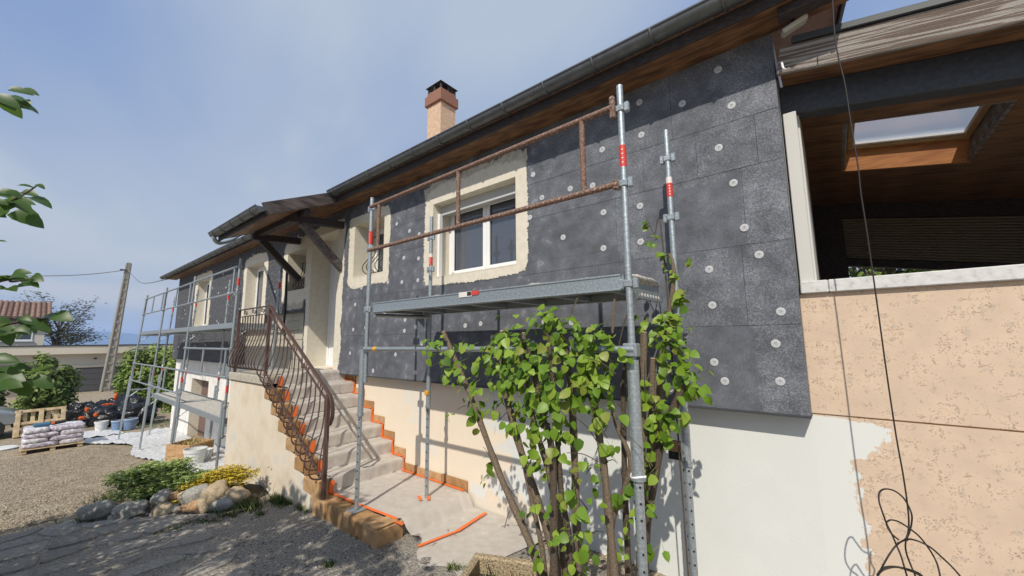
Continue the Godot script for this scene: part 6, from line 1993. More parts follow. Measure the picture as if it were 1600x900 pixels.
# ---------------------------------------------------------------- rock bed by the stairs
func build_rockery() -> void:
	var A := at_ground(130, 818)
	var B := at_ground(385, 797)
	var nrm := (B - A).cross(Vector3(0, 1, 0)).normalized()
	if nrm.z < 0: nrm = -nrm
	var lean := (Vector3.UP * 0.85 - nrm * 0.55).normalized()
	var pn := (B - A).cross(lean).normalized()
	var at := func(px: float, py: float) -> Vector3:
		var r := ray(px, py)
		return EYE + r * ((A - EYE).dot(pn) / r.dot(pn))
	var rocks := [[251, 780, 26, 20, 10, "stone_b", "grey rounded rock with a tan lower side, on top of the rock bed"], [253, 804, 31, 26, 5, "stone_a", "large round tan boulder at the foot of the rock bed"], [273, 798, 12, 16, 60, "stone_b", "narrow grey stone wedged beside the large tan boulder"], [270, 776, 13, 10, 0, "stone_c", "small pinkish stone between green plants and rocks"], [302, 776, 40, 23, 24, "stone_b", "long slanting blue grey rock below the yellow stonecrop"], [290, 796, 18, 15, 10, "stone_c", "small brown stone under the slanting grey rock"], [305, 792, 21, 20, 20, "stone_c", "rounded orange brown stone in the middle of the bed"], [333, 773, 38, 28, 32, "stone_a", "big angular tan rock leaning below the yellow stonecrop"], [322, 790, 16, 24, 40, "stone_a", "tan rock standing upright beside the speckled pale rock"], [348, 791, 37, 21, 28, "stone_d", "pale speckled rock with dark lichen"], [369, 776, 30, 21, -5, "stone_a", "brown rock at the bed end next to the stair side wall"], [291, 810, 24, 14, 20, "stone_b", "flat greenish grey stone low in the rock bed"], [269, 812, 16, 10, 10, "stone_b", "small grey stone at the foot of the bed, right of the boulder"], [306, 810, 17, 11, 10, "stone_a", "small tan stone at the front of the bed"], [203, 800, 46, 25, 4, "stone_b", "long shaded grey boulder left of the tan one"], [284, 776, 12, 12, 0, "stone_a", "small pale stone behind the slanting grey rock"], [150, 800, 46, 24, 4, "stone_b", "dark flat block ending the rock bed by the drive"], [180, 812, 26, 14, 0, "stone_b", "low dark stone in the shade at the bed front"], [228, 810, 22, 14, 0, "stone_b", "shaded grey stone between two boulders"], [356, 805, 22, 9, 12, "stone_a", "thin brown slab lying before the speckled rock"], [310, 770, 14, 12, 0, "stone_c", "reddish stone half hidden by yellow stonecrop"]]
	var i := 0
	for r in rocks:
		var p: Vector3 = at.call(r[0], r[1])
		var s := depth_of(p) / FOCAL * 0.56
		var o := obj("rock", blob(Vector3.ZERO, Vector3(r[2] * s, r[3] * s, r[3] * s * 1.15), 0.30, 0.085, 300 + i, Basis.IDENTITY, 20, 13, 0.88), M[r[5]], null, Transform3D(EYE_B * Basis(Vector3.BACK, deg_to_rad(r[4])), p - EYE_B.z * 0.02))
		tag(o, r[6], "rock", "rocks of the bed by the stairs")
		i += 1
	# earth heaped behind the rocks
	var back := func(u: float, v: float) -> Vector3:
		var p := A.lerp(B, u) - nrm * (v * 1.15 - 0.05)
		p.y = g(p.x, p.z) + 0.17 * sin(clampf(v * 1.2, 0, 1) * PI) * smooth(0.0, 0.2, u) * smooth(1.0, 0.75, u) + (0.02 if u > 0.01 and u < 0.99 else -0.1)
		return p
	struct("planting_bed", sheet(30, 12, back), M.soil)
	# ground cover: green stonecrop, yellow stonecrop
	for e in [[[[172, 752], [185, 762], [200, 755], [215, 770], [230, 750], [205, 742], [240, 765], [255, 755], [268, 745], [280, 760], [225, 735], [250, 735], [265, 730], [295, 752], [190, 775], [215, 782]], [C(0.15, 0.24, 0.05), C(0.42, 0.50, 0.18)], 5600, "green_stonecrop", "dense light green ground cover spilling over the rock bed", 401], [[[292, 763], [305, 758], [318, 752], [330, 757], [345, 750], [358, 752], [370, 748], [300, 768], [335, 745], [272, 790], [352, 742]], [C(0.42, 0.31, 0.02), C(0.66, 0.50, 0.06)], 2600, "yellow_stonecrop", "bright yellow ground cover along the rock bed beside the stair wall", 402]]:
		var st := new_st()
		rng.seed = e[5]
		for k in e[2]:
			var c: Array = e[0][rng.randi() % e[0].size()]
			var bp: Vector3 = at.call(c[0] + rng.randfn(0, 9), c[1] + absf(rng.randfn(0, 3)) - 2.0)
			bp -= nrm * rng.randf_range(0.0, 0.30)
			bp.y += rng.randf_range(-0.06, 0.05)
			var nn := Vector3(rng.randfn() * 0.6, 1.0, rng.randfn() * 0.6 + 0.3).normalized()
			var col: Color = (e[1][0] as Color).lerp(e[1][1], rng.randf())
			# a rosette of four small fleshy leaves
			for q in 4:
				var an := q * TAU / 4 + rng.randf()
				var t := Basis(Vector3.UP, an) * Vector3(1, 0.35, 0)
				var b := nn.cross(t).normalized()
				var sz := rng.randf_range(0.016, 0.030)
				for v in [Vector3.ZERO, t * 0.55 + b * 0.34, t, Vector3.ZERO, t, t * 0.55 - b * 0.34]:
					st.set_color(col); st.set_normal(nn); st.add_vertex(bp + v * sz)
		tag(obj(e[3], st, M.foliage), e[4], "plants", "", "stuff")

func tuft(st: SurfaceTool, p: Vector3, n: int, h: float, col: Color) -> void:
	for i in n:
		var d := Vector3(rng.randfn() * 0.45, 1.0, rng.randfn() * 0.45).normalized()
		var o := Vector3(rng.randfn(), 0, rng.randfn()) * h * 0.22
		var l := h * rng.randf_range(0.45, 1.1)
		var side := d.cross(Vector3(rng.randf() - 0.5, 0.0, rng.randf() - 0.5)).normalized() * 0.0035
		var bend := Vector3(rng.randfn(), 0, rng.randfn()) * l * 0.28
		var a := p + o
		var m := a + d * l * 0.6 + bend * 0.3
		var e := a + d * l + bend
		var c := col * rng.randf_range(0.7, 1.35)
		for v in [a - side, m - side * 0.7, m + side * 0.7, a - side, m + side * 0.7, a + side, m - side * 0.7, e, m + side * 0.7]:
			st.set_color(c); st.set_normal(Vector3(0.2, 0.8, 0.5).normalized()); st.add_vertex(v)
func build_weeds() -> void:
	rng.seed = 71
	var st := new_st()
	var gr := C(0.10, 0.17, 0.035)
	var dry := C(0.30, 0.25, 0.12)
	for e in [[130, 815, 10, 0.10, 14], [165, 792, 14, 0.22, 26], [176, 782, 10, 0.2, 20], [375, 798, 14, 0.14, 30], [392, 795, 14, 0.16, 30], [440, 790, 8, 0.12, 24], [452, 788, 8, 0.10, 20], [470, 795, 8, 0.10, 20], [428, 783, 8, 0.10, 40], [436, 786, 8, 0.10, 40], [480, 800, 6, 0.08, 12], [556, 835, 8, 0.06, 18], [562, 842, 6, 0.06, 14], [578, 852, 6, 0.05, 10], [515, 885, 6, 0.07, 12], [300, 820, 26, 0.05, 30], [330, 815, 24, 0.05, 30], [355, 808, 16, 0.08, 26], [405, 805, 16, 0.06, 22], [275, 828, 20, 0.05, 24], [245, 835, 20, 0.04, 20], [712, 893, 10, 0.08, 24], [345, 800, 10, 0.12, 20], [20, 800, 60, 0.03, 10], [90, 818, 30, 0.04, 14]]:
		for k in int(e[4] * 0.9):
			var p := at_ground(e[0] + rng.randfn() * e[2] * 0.5, e[1] + rng.randfn() * 2.5)
			tuft(st, p, 7, e[3], gr if rng.randf() < 0.75 else dry)
	tag(obj("grass", st, M.foliage), "scattered grass tufts at the foot of stairs and rock bed", "grass", "", "stuff")
	st = new_st()
	for e in [[398, 796, 0.34], [420, 788, 0.30], [470, 786, 0.32], [388, 790, 0.36]]:
		var p := at_ground(e[0], e[1])
		for i in 5: tuft(st, p + Vector3(rng.randfn() * 0.06, 0, rng.randfn() * 0.06), 1, e[2], dry)
	tag(obj("dry_stalks", st, M.foliage), "thin dry grass stalks standing before the stair side wall", "grass", "", "stuff")
	# a bleached stick before the rocks
	st = new_st()
	tube(st, curve_pts([at_ground(345, 809) + Vector3(0, 0.03, 0), at_ground(362, 805) + Vector3(0, 0.035, 0), at_ground(386, 799) + Vector3(0, 0.03, 0)], 4), [0.012, 0.013, 0.014, 0.013, 0.012, 0.012, 0.011, 0.010, 0.008], 7)
	tag(obj("stick", st, M.pallet_wood), "bleached stick lying on the earth before the rocks", "stick")
	# broken planter at the foot of the shrub
	var c := at_y(775, 905, 0.02)
	var t := thing("stone_planter", "weathered tan stone trough with mossy rim at the foot of the shrub", "planter", Vector3(c.x, -0.2, c.z))
	var bas := Basis(Vector3.UP, 0.42)
	var X := Transform3D(bas, Vector3(-2.02, -0.2, 1.02))
	st = new_st()
	for e in [[Vector3(0, 0.13, 0.17), Vector3(0.62, 0.30, 0.06)], [Vector3(0, 0.13, -0.17), Vector3(0.62, 0.30, 0.06)], [Vector3(-0.28, 0.128, 0), Vector3(0.06, 0.296, 0.28)], [Vector3(0.28, 0.128, 0), Vector3(0.06, 0.296, 0.28)]]:
		bx(st, e[0], e[1], 0.012)
	obj("trough", st, M.planter, t, X)
	st = new_st()
	bx(st, Vector3(0, 0.08, 0), Vector3(0.5, 0.16, 0.28))
	obj("soil", st, M.soil, t, X)
	st = new_st()
	for i in 12: tuft(st, X * Vector3(rng.randf_range(-0.2, 0.24), 0.16, rng.randf_range(-0.1, 0.1)), 8, 0.14, C(0.13, 0.20, 0.05))
	var o := obj("planter_weeds", st, M.foliage)
	tag(o, "green weeds sprouting from the stone trough", "weeds", "", "stuff")

# ---------------------------------------------------------------- things along the drive
func build_drive() -> void:
	var st := new_st()
	# white sheet on the ground under the far scaffold
	fn.seed = 19
	fn.frequency = 1.3
	fn.fractal_octaves = 4
	var f := func(u: float, v: float) -> Vector3:
		var x := lerpf(-18.4, -8.9, u)
		var z1 := 1.30 + 0.12 * sin(x * 1.7) + (0.55 * smooth(-16.0, -18.0, x)) - 0.25 * smooth(-10.6, -9.0, x)
		var z := lerpf(-0.12, z1, v)
		var n := fn.get_noise_2d(x * 1.4, z * 2.6)
		return Vector3(x, g(x, z) + 0.018 + absf(n) * 0.07 + 0.02 * fn.get_noise_2d(x * 6.0, z * 6.0), z)
	tag(obj("ground_sheet", sheet(150, 26, f), M.film_white), "crumpled white plastic sheet on the ground under the far scaffold", "sheet")
	f = func(u: float, v: float) -> Vector3:
		var x := lerpf(-20.2, -18.6, u)
		var z := lerpf(1.0, 2.25, v)
		return Vector3(x, g(x, z) + 0.02 + absf(fn.get_noise_2d(x * 2.4, z * 2.6)) * 0.08, z)
	tag(obj("ground_sheet", sheet(20, 16, f), M.film_white), "small white plastic sheet between buckets and stacked sacks", "sheet")
	# stack of sacks on a pallet
	var base := Vector3(-17.75, g(-17.75, 2.5), 2.58)
	var pal := thing("sack_pallet", "low wooden pallet under the stacked sacks", "pallet", base)
	pallet_parts(pal, Transform3D(Basis(), base))
	rng.seed = 44
	var n := 0
	var words := ["bottom", "second", "third", "top"]
	for k in 4:
		var cuts := [0.0, 0.48, 1.16] if k % 2 == 0 else [0.0, 0.68, 1.16]
		for row in 2:
			for j in 2:
				var z0: float = cuts[j] - 0.58
				var z1: float = cuts[j + 1] - 0.58
				var c := base + Vector3(0.20 - row * 0.40, 0.195 + k * 0.128, (z0 + z1) * 0.5)
				var o := obj("sack", blob(Vector3.ZERO, Vector3(0.205, 0.072, (z1 - z0) * 0.51), 0.10, 0.10, 500 + n, Basis.IDENTITY, 20, 10, 0.42), M.sack if (k + j + row) % 2 == 0 else M.sack_mauve, null, Transform3D(Basis(Vector3.UP, rng.randf_range(-0.03, 0.03)), c))
				tag(o, "plastic sack in the %s layer of the stack on the drive, %s" % [words[k], ("front" if row == 0 else "back") + (" short one" if (z1 - z0) < 0.55 else " long one")], "sack", "sacks stacked on the pallet")
				n += 1
	var tl := thing("power_tool", "long blue power tool lying on top of the sacks", "tool", base + Vector3(0.15, 0.62, 0.15))
	st = new_st()
	bx(st, base + Vector3(0.15, 0.71, 0.25), Vector3(0.13, 0.10, 0.34), 0.03)
	obj("body", st, M.tool_blue, tl)
	st = new_st()
	bx(st, base + Vector3(0.15, 0.725, -0.06), Vector3(0.10, 0.09, 0.30), 0.03, Basis(Vector3.RIGHT, 0.15))
	obj("handle", st, M.car_dark, tl)
	st = new_st()
	bx(st, base + Vector3(0.19, 0.73, 0.05), Vector3(0.07, 0.06, 0.07), 0.01)
	obj("trigger_guard", st, M.scrap_orange, tl)
	# leaning pallet
	var lp := thing("leaning_pallet", "bare wooden pallet leaning upright before the dark bush", "pallet", Vector3(-21.3, -1.25, 2.75))
	var lean := Basis(Vector3.UP, 0.10) * Basis(Vector3.BACK, 0.28) * Basis(Vector3.RIGHT, 0.0)
	var LX := Transform3D(lean, Vector3(-21.0, g(-21, 2.7) + 0.0, 2.75))
	for i in 7:
		st = new_st()
		bx(st, Vector3(-0.06, 0.44, -0.52 + i * 0.173), Vector3(0.022, 0.86, 0.10), 0.004)
		obj("plank", st, M.pallet_wood, lp, LX)
	for y in [0.05, 0.44, 0.83]:
		st = new_st()
		bx(st, Vector3(-0.005, y, 0), Vector3(0.085, 0.085, 1.14), 0.004)
		obj("bearer", st, M.pallet_wood, lp, LX)
	for i in 3:
		st = new_st()
		bx(st, Vector3(0.05, 0.44, -0.5 + i * 0.5), Vector3(0.022, 0.86, 0.11), 0.004)
		obj("plank", st, M.pallet_wood, lp, LX)
	# white plastic lid and lost bits on the gravel
	st = new_st()
	var q := at_ground(5, 701)
	lathe(st, [Vector2(0.0, 0.05), Vector2(0.24, 0.045), Vector2(0.30, 0.02), Vector2(0.30, 0.0)], 20, Transform3D(Basis(), q))
	tag(obj("plastic_cover", st, M.bucket_white), "round white plastic cover lying on the gravel drive", "cover")
	# refuse bags and orange scraps
	var bags := [[[160, 640], 0.55, 0.42, -22.3], [[178, 650], 0.60, 0.40, -21.2], [[132, 625], 0.45, 0.40, -23.2], [[200, 645], 0.55, 0.50, -21.8], [[215, 655], 0.50, 0.40, -20.6], [[150, 655], 0.40, 0.34, -21.8], [[192, 625], 0.5, 0.5, -22.8]]
	var bl := ["big black refuse bag in the middle of the heap", "shiny black refuse bag slumped at the front of the heap", "black refuse bag lying by the dark bush", "tall black refuse bag behind the scaffold foot", "black refuse bag nearest the scaffold sheet", "small black refuse bag among orange scraps", "black refuse bag at the back against the hedge"]
	for i in bags.size():
		var e: Array = bags[i]
		var p := at_x(e[0][0], e[0][1], e[3])
		var gy := g(p.x, p.z)
		var c := Vector3(p.x, gy + e[2] * 0.9, p.z)
		tag(obj("refuse_bag", blob(Vector3.ZERO, Vector3(e[1], e[2], e[1]), 0.5, 0.18, 600 + i, Basis.IDENTITY, 34, 22), M.bag_black, null, Transform3D(Basis(), c)), bl[i], "bag", "black refuse bags")
	var scraps := [[[181, 620], 0.09, 0.22, -21.0, "orange cloth hung over the refuse heap"], [[168, 632], 0.26, 0.06, -20.9, "orange strip of netting across the refuse bags"], [[136, 640], 0.11, 0.13, -21.0, "orange scrap poking out of the heap by the bush"], [[128, 653], 0.16, 0.08, -20.6, "orange red scrap low on the grass by the heap"], [[150, 648], 0.11, 0.10, -20.4, "orange and white scrap before the small black bag"]]
	for i in scraps.size():
		var e: Array = scraps[i]
		var p := at_x(e[0][0], e[0][1], e[3])
		tag(obj("orange_scrap", blob(Vector3.ZERO, Vector3(0.05, e[2] * 0.55, e[1] * 0.5), 1.2, 0.30, 650 + i, Basis.IDENTITY, 26, 18), M.scrap_orange, null, Transform3D(Basis(), p)), e[4], "scrap", "orange scraps on the refuse heap")
	# buckets
	bucket(at_ground(157, 674), 0.17, 0.33, M.bucket_white, "pale grey mortar bucket in front of the refuse bags")
	bucket(at_ground(183, 673), 0.17, 0.34, M.bucket_blue, "blue bucket half covered by the white sheet")
	bucket(at_ground(202, 671), 0.19, 0.36, M.bucket_blue, "blue bucket beside the scaffold foot, with pale rim")
	bucket(at_ground(303, 728), 0.19, 0.34, M.bucket_white, "white plastic bucket on the sheet under the far scaffold")
	bucket(at_ground(318, 722), 0.15, 0.26, M.bucket_white, "smaller white bucket beside the tan crate and white bucket")
	# crate of straw coloured boards
	var cp := at_ground(286, 724)
	var cr := thing("tan_crate", "open tan crate with ribbed side on the sheet under the scaffold", "crate", cp)
	var CX := Transform3D(Basis(Vector3.UP, 0.5), cp + Vector3(-0.2, 0, -0.15))
	st = new_st()
	for e in [[Vector3(0, 0.2, 0.28), Vector3(0.62, 0.40, 0.03)], [Vector3(0, 0.2, -0.28), Vector3(0.62, 0.40, 0.03)], [Vector3(-0.30, 0.2, 0), Vector3(0.03, 0.40, 0.53)], [Vector3(0.30, 0.2, 0), Vector3(0.03, 0.40, 0.53)]]: bx(st, e[0], e[1], 0.004)
	obj("box", st, M.cardboard, cr, CX)
	for i in 9:
		st = new_st()
		bx(st, Vector3(0.32, 0.2, -0.24 + i * 0.06), Vector3(0.02, 0.38, 0.028), 0.003)
		obj("slat", st, M.cardboard_dark, cr, CX)
	st = new_st()
	rng.seed = 3
	for i in 60: tuft(st, CX * Vector3(rng.randf_range(-0.25, 0.25), 0.36, rng.randf_range(-0.22, 0.22)), 4, 0.12, C(0.42, 0.34, 0.14))
	obj("straw", st, M.foliage, cr)
	# grass strip by the refuse heap
	st = new_st()
	rng.seed = 8
	for i in 700:
		var p := at_ground(rng.randf_range(118, 290), rng.randf_range(655, 668))
		tuft(st, p, 4, 0.10, C(0.09, 0.14, 0.035))
	tag(obj("verge_grass", st, M.foliage), "strip of grass at the foot of hedge and refuse heap", "grass", "", "stuff")
	build_car()

func pallet_parts(t: Node, X: Transform3D) -> void:
	for i in 5:
		var st := new_st()
		bx(st, Vector3(-0.36 + i * 0.18, 0.105, 0), Vector3(0.12, 0.022, 1.2), 0.003)
		obj("plank", st, M.pallet_wood, t, X)
	for z in [-0.52, 0.0, 0.52]:
		var st := new_st()
		bx(st, Vector3(0, 0.047, z), Vector3(0.8, 0.09, 0.10), 0.003)
		obj("bearer", st, M.pallet_wood, t, X)
func bucket(p: Vector3, r: float, h: float, m: Material, label: String) -> void:
	var t := thing("bucket", label, "bucket", p)
	var st := new_st()
	lathe(st, [Vector2(0.0, 0.01), Vector2(r * 0.82, 0.01), Vector2(r * 0.97, h * 0.84), Vector2(r * 1.05, h * 0.85), Vector2(r * 1.06, h), Vector2(r * 0.98, h), Vector2(r * 0.80, 0.03), Vector2(0.0, 0.03)], 22, Transform3D(Basis(), p))
	obj("pail", st, m, t)
	st = new_st()
	lathe(st, [Vector2(r * 0.99, h * 0.99), Vector2(r * 1.075, h * 0.99), Vector2(r * 1.075, h + 0.012), Vector2(r * 0.99, h + 0.012)], 22, Transform3D(Basis(), p))
	obj("rim", st, M.bucket_white, t)
	st = new_st()
	var pts := []
	for i in 9:
		var a := PI * i / 8.0
		pts.append(p + Vector3(r * 0.5 * sin(a) + r * 0.9, h * 0.85 - sin(a) * h * 0.45, cos(a) * r))
	tube(st, pts, 0.004, 5)
	obj("handle", st, M.galvanised, t)

# small silver car parked across the drive, nose towards the sacks
func build_car() -> void:
	var o := Vector3(-21.9, g(-21.5, 4.0) + 0.02, 3.08)
	var t := thing("parked_car", "silver grey car with black bumper parked across the drive", "car", o + Vector3(0, 0, 1.9))
	# side outline (length along z from the nose, height), lofted across the width
	var top := [[0.0, 0.42], [0.02, 0.62], [0.25, 0.80], [0.65, 0.90], [1.05, 0.96], [1.65, 1.36], [2.1, 1.47], [2.9, 1.45], [3.5, 1.22], [3.75, 0.95], [3.85, 0.6], [3.85, 0.4]]
	var st := new_st()
	st.set_smooth_group(0)
	var secs := []
	for e in [[-0.82, 0.90, 0.0], [-0.80, 0.97, 0.0], [-0.62, 1.0, 1.0], [0.0, 1.02, 1.0], [0.62, 1.0, 1.0], [0.80, 0.97, 0.0], [0.82, 0.90, 0.0]]:
		var row := []
		for k in top:
			var h: float = k[1]
			if h > 0.98 and e[2] < 0.5: h = 0.98 + (h - 0.98) * 0.0
			var zz: float = k[0]
			if k[0] < 0.3: zz += absf(e[0]) * absf(e[0]) * 0.22
			row.append(o + Vector3(e[0], 0.02 + h * (1.0 if h < 0.5 else e[1]), zz))
		secs.append(row)
	for i in secs.size() - 1:
		for j in top.size() - 1:
			for p in [secs[i][j], secs[i][j + 1], secs[i + 1][j + 1], secs[i][j], secs[i + 1][j + 1], secs[i + 1][j]]:
				st.set_uv(Vector2(p.x, p.z)); st.add_vertex(p)
	st.generate_normals()
	obj("body", st, M.car_paint, t)
	for s in [-1.0, 1.0]:
		st = new_st()
		var pts := []
		for k in top: pts.append(o + Vector3(s * 0.815, 0.02 + minf(k[1], 0.98) * (1.0 if k[1] < 0.5 else 0.90), k[0] + (0.15 if k[0] < 0.3 else 0.0)))
		face(st, pts, Vector3(s, 0, 0))
		obj("side_panel", st, M.car_paint, t)
		st = new_st()
		face(st, [o + Vector3(s * 0.80, 0.93, 1.12), o + Vector3(s * 0.64, 1.36, 1.72), o + Vector3(s * 0.63, 1.44, 2.2), o + Vector3(s * 0.63, 1.42, 2.9), o + Vector3(s * 0.66, 1.22, 3.40), o + Vector3(s * 0.80, 0.93, 3.55)], Vector3(s, 0.3, 0))
		obj("side_window", st, M.car_glass, t)
		st = new_st()
		bx(st, o + Vector3(s * 0.62, 0.66, 0.20), Vector3(0.26, 0.12, 0.22), 0.03, Basis(Vector3.UP, -s * 0.45))
		obj("headlight", st, M.lamp_clear, t)
		st = new_st()
		bx(st, o + Vector3(s * 0.93, 0.98, 1.25), Vector3(0.16, 0.12, 0.08), 0.03)
		obj("mirror", st, M.car_paint, t)
		for z in [0.72, 3.10]:
			var X := Transform3D(Basis(Vector3.BACK, PI / 2), o + Vector3(s * 0.74, 0.30, z))
			st = new_st()
			lathe(st, [Vector2(0.18, -0.10), Vector2(0.29, -0.10), Vector2(0.305, -0.07), Vector2(0.305, 0.07), Vector2(0.29, 0.10), Vector2(0.18, 0.10)], 24, X)
			var w := obj("wheel", st, M.car_dark, t)
			st = new_st()
			lathe(st, [Vector2(0.0, 0.08), Vector2(0.06, 0.09), Vector2(0.18, 0.07), Vector2(0.18, -0.07), Vector2(0.0, -0.08)], 20, X)
			obj("rim", st, M.galvanised, w)
	st = new_st()
	bx(st, o + Vector3(0, 0.40, 0.16), Vector3(1.62, 0.26, 0.30), 0.08)
	bx(st, o + Vector3(0, 0.42, 3.80), Vector3(1.60, 0.26, 0.2), 0.06)
	obj("bumper", st, M.car_dark, t)
	st = new_st()
	face(st, [o + Vector3(-0.62, 1.0, 1.08), o + Vector3(0.62, 1.0, 1.08), o + Vector3(0.56, 1.38, 1.63), o + Vector3(-0.56, 1.38, 1.63)], Vector3(0, 0.7, -1))
	obj("windscreen", st, M.car_glass, t)

# ---------------------------------------------------------------- beyond the drive
func build_background() -> void:
	var gr := [C(0.07, 0.12, 0.025), C(0.20, 0.27, 0.05)]
	var c := at_x(72, 603, -25.0)
	bush("round_bush", "dark green rounded bush in front of the flat roofed garage", "bush", Vector3(-25.0, 0.0, 2.72), Vector3(1.1, 1.30, 0.98), 5200, 0.10, 701, gr, 46, 0.08)
	bush("round_bush", "low bush at the edge of the drive behind the car", "bush", Vector3(-25.5, -0.3, 4.6), Vector3(1.2, 1.1, 1.2), 4500, 0.10, 702, gr, 30, 0.08)
	bush("leafy_tree", "bright green leafy tree beside the end of the house", "tree", Vector3(-26.5, 0.10, -1.2), Vector3(1.6, 1.75, 1.70), 7500, 0.115, 703, [C(0.09, 0.15, 0.025), C(0.24, 0.32, 0.055)], 60, 0.10)
	bush("leafy_tree", "smaller green tree between utility pole and house end", "tree", Vector3(-27.8, -0.25, -0.55), Vector3(1.2, 1.35, 0.8), 4500, 0.11, 704, [C(0.08, 0.14, 0.025), C(0.20, 0.28, 0.05)], 40, 0.08)
	bush("leafy_tree", "dark green tree right behind the house corner", "tree", Vector3(-23.5, -0.45, -1.7), Vector3(1.3, 1.3, 1.0), 4500, 0.11, 705, [C(0.06, 0.11, 0.02), C(0.16, 0.22, 0.04)], 40, 0.08)
	bush("garden_tree", "green tree seen through the gap at the back of the terrace", "tree", Vector3(0.9, 3.4, -10.5), Vector3(1.6, 1.5, 1.4), 6000, 0.09, 706, gr, 40, 0.12)
	bush("garden_tree", "darker green tree beyond the terrace, further along its back", "tree", Vector3(4.5, 3.2, -11.0), Vector3(2.2, 1.8, 1.6), 7000, 0.09, 707, gr, 40, 0.12)
	# garage with flat roof
	var st := new_st()
	var ga := thing("garage", "long low garage with cream parapet and dark grey door", "building", Vector3(-45, -1.75, 2.0))
	bx2(st, Vector3(-50, -2.2, -6.5), Vector3(-42.3, 1.1, 14))
	obj("wall", st, M.garage_cream, ga)
	st = new_st()
	bx2(st, Vector3(-50.2, 1.02, -6.8), Vector3(-41.8, 1.60, 14.2), 0.02)
	obj("parapet", st, M.house_cream, ga)
	st = new_st()
	bx2(st, Vector3(-50.25, 1.60, -6.85), Vector3(-41.75, 1.66, 14.25), 0.01)
	obj("coping", st, M.slate_metal, ga)
	st = new_st()
	bx2(st, Vector3(-42.3, -2.0, 1.9), Vector3(-42.2, 0.40, 5.0))
	obj("plinth", st, M.garage_brown, ga)
	st = new_st()
	bx2(st, Vector3(-42.3, -2.0, -2.2), Vector3(-42.24, 0.02, 1.0))
	var gd := obj("door", st, M.garage_door, ga)
	for i in 5:
		st = new_st()
		bx2(st, Vector3(-42.24, -2.0 + i * 0.4, -2.18), Vector3(-42.225, -1.63 + i * 0.4, 0.98), 0.006)
		obj("door_panel", st, M.garage_door, gd)
	st = new_st()
	bx2(st, Vector3(-42.3, 0.04, -2.4), Vector3(-42.18, 0.22, 1.2), 0.01)
	obj("lintel", st, M.house_cream, ga)
	st = new_st()
	bx(st, at_x(149, 560, -42.2), Vector3(0.14, 0.10, 0.16), 0.02)
	obj("wall_lamp", st, M.car_dark, ga)
	# neighbour's house, tile roof, two windows
	var nb := thing("neighbour_house", "cream neighbouring house with pale tiled roof above the garage", "house", Vector3(-51, -1.8, 7))
	st = new_st()
	bx2(st, Vector3(-56, -2.2, 2.41), Vector3(-46, 3.6, 14), 0.0)
	obj("wall", st, M.house_cream, nb)
	for i in 2:
		var z := 2.98 + i * 0.98
		st = new_st()
		bx2(st, Vector3(-46.0, 2.02, z), Vector3(-45.985, 3.12, z + 0.82))
		var w := obj("window", st, M.pane_dark, nb)
		obj("frame", frame_x(-45.985, z, z + 0.82, 2.02, 3.12, 0.07), M.plastic_white, w)
		st = new_st()
		bx2(st, Vector3(-46.0, 1.93, z - 0.05), Vector3(-45.9, 2.01, z + 0.87), 0.01)
		obj("sill", st, M.plastic_white, w)
	st = new_st()
	bx2(st, Vector3(-46.0, 3.45, 2.3), Vector3(-45.6, 3.62, 14.1), 0.01)
	obj("eave", st, M.beam_dark, nb)
	# roof slope rising away from us, each column of round tiles a part
	st = new_st()
	var r0 := Vector3(-45.55, 3.64, 0)
	var r1 := Vector3(-49.5, 5.05, 0)
	face(st, [r0 + Vector3(0, 0, 2.2), r0 + Vector3(0, 0, 14.2), r1 + Vector3(0, 0, 14.2), r1 + Vector3(0, 0, 2.2)], Vector3.UP)
	face(st, [r1 + Vector3(0, 0, 2.2), r1 + Vector3(0, 0, 14.2), Vector3(-56.3, 3.5, 14.2), Vector3(-56.3, 3.5, 2.2)], Vector3.UP)
	face(st, [r0 + Vector3(0, 0, 2.42), r1 + Vector3(0, 0, 2.42), Vector3(-56, 3.5, 2.42)], Vector3.FORWARD)
	var roof := obj("roof", st, M.roof_tile, nb)
	var col := new_st()
	for k in 12:
		var a := r0.lerp(r1, k / 12.0)
		var b := r0.lerp(r1, (k + 1.25) / 12.0)
		tube(col, [a + Vector3(0, 0.035, 0), b + Vector3(0, 0.0, 0)], [0.125, 0.095], 8)
	var cm: ArrayMesh = col.commit()
	for i in 22:
		obj("tile_column", cm, M.roof_tile_pale if i % 3 != 1 else M.roof_tile, roof, Transform3D(Basis(), Vector3(0, 0, 2.32 + i * 0.27)))
	# bare leafed tree behind
	var tb := Vector3(-62, -2.2, 1.2)
	var tr := thing("sparse_tree", "thin leafed tree standing behind the neighbouring house", "tree", tb)
	st = new_st()
	rng.seed = 55
	rod(st, tb, tb + Vector3(0, 4.5, 0), 0.14, 7)
	var ends := []
	for i in 46:
		var a := tb + Vector3(0, rng.randf_range(2.5, 5.5), 0)
		var e := tb + Vector3(rng.randf_range(-1, 1), rng.randf_range(3.9, 9.2), rng.randf_range(-3.2, 2.6))
		e.z *= 1.0
		var m := a.lerp(e, 0.5) + Vector3(0, rng.randf_range(0.0, 0.5), 0)
		tube(st, curve_pts([a, m, e], 3), [0.05, 0.045, 0.04, 0.03, 0.025, 0.02, 0.012], 4)
		ends.append([m, e])
	obj("trunk", st, M.bark_dark, tr)
	st = new_st()
	for e in ends:
		for k in 60:
			var p: Vector3 = e[0].lerp(e[1], rng.randf()) + Vector3(rng.randfn(), rng.randfn(), rng.randfn()) * 0.28
			var nn := Vector3(rng.randfn(), rng.randfn(), rng.randfn()).normalized()
			var tt := nn.cross(Vector3.UP).normalized()
			var b := tt.cross(nn)
			for v in [tt, b * 0.6, -tt]:
				st.set_color(C(0.075, 0.08, 0.04)); st.set_normal(nn); st.add_vertex(p + v * 0.14)
	obj("crown", st, M.foliage, tr)
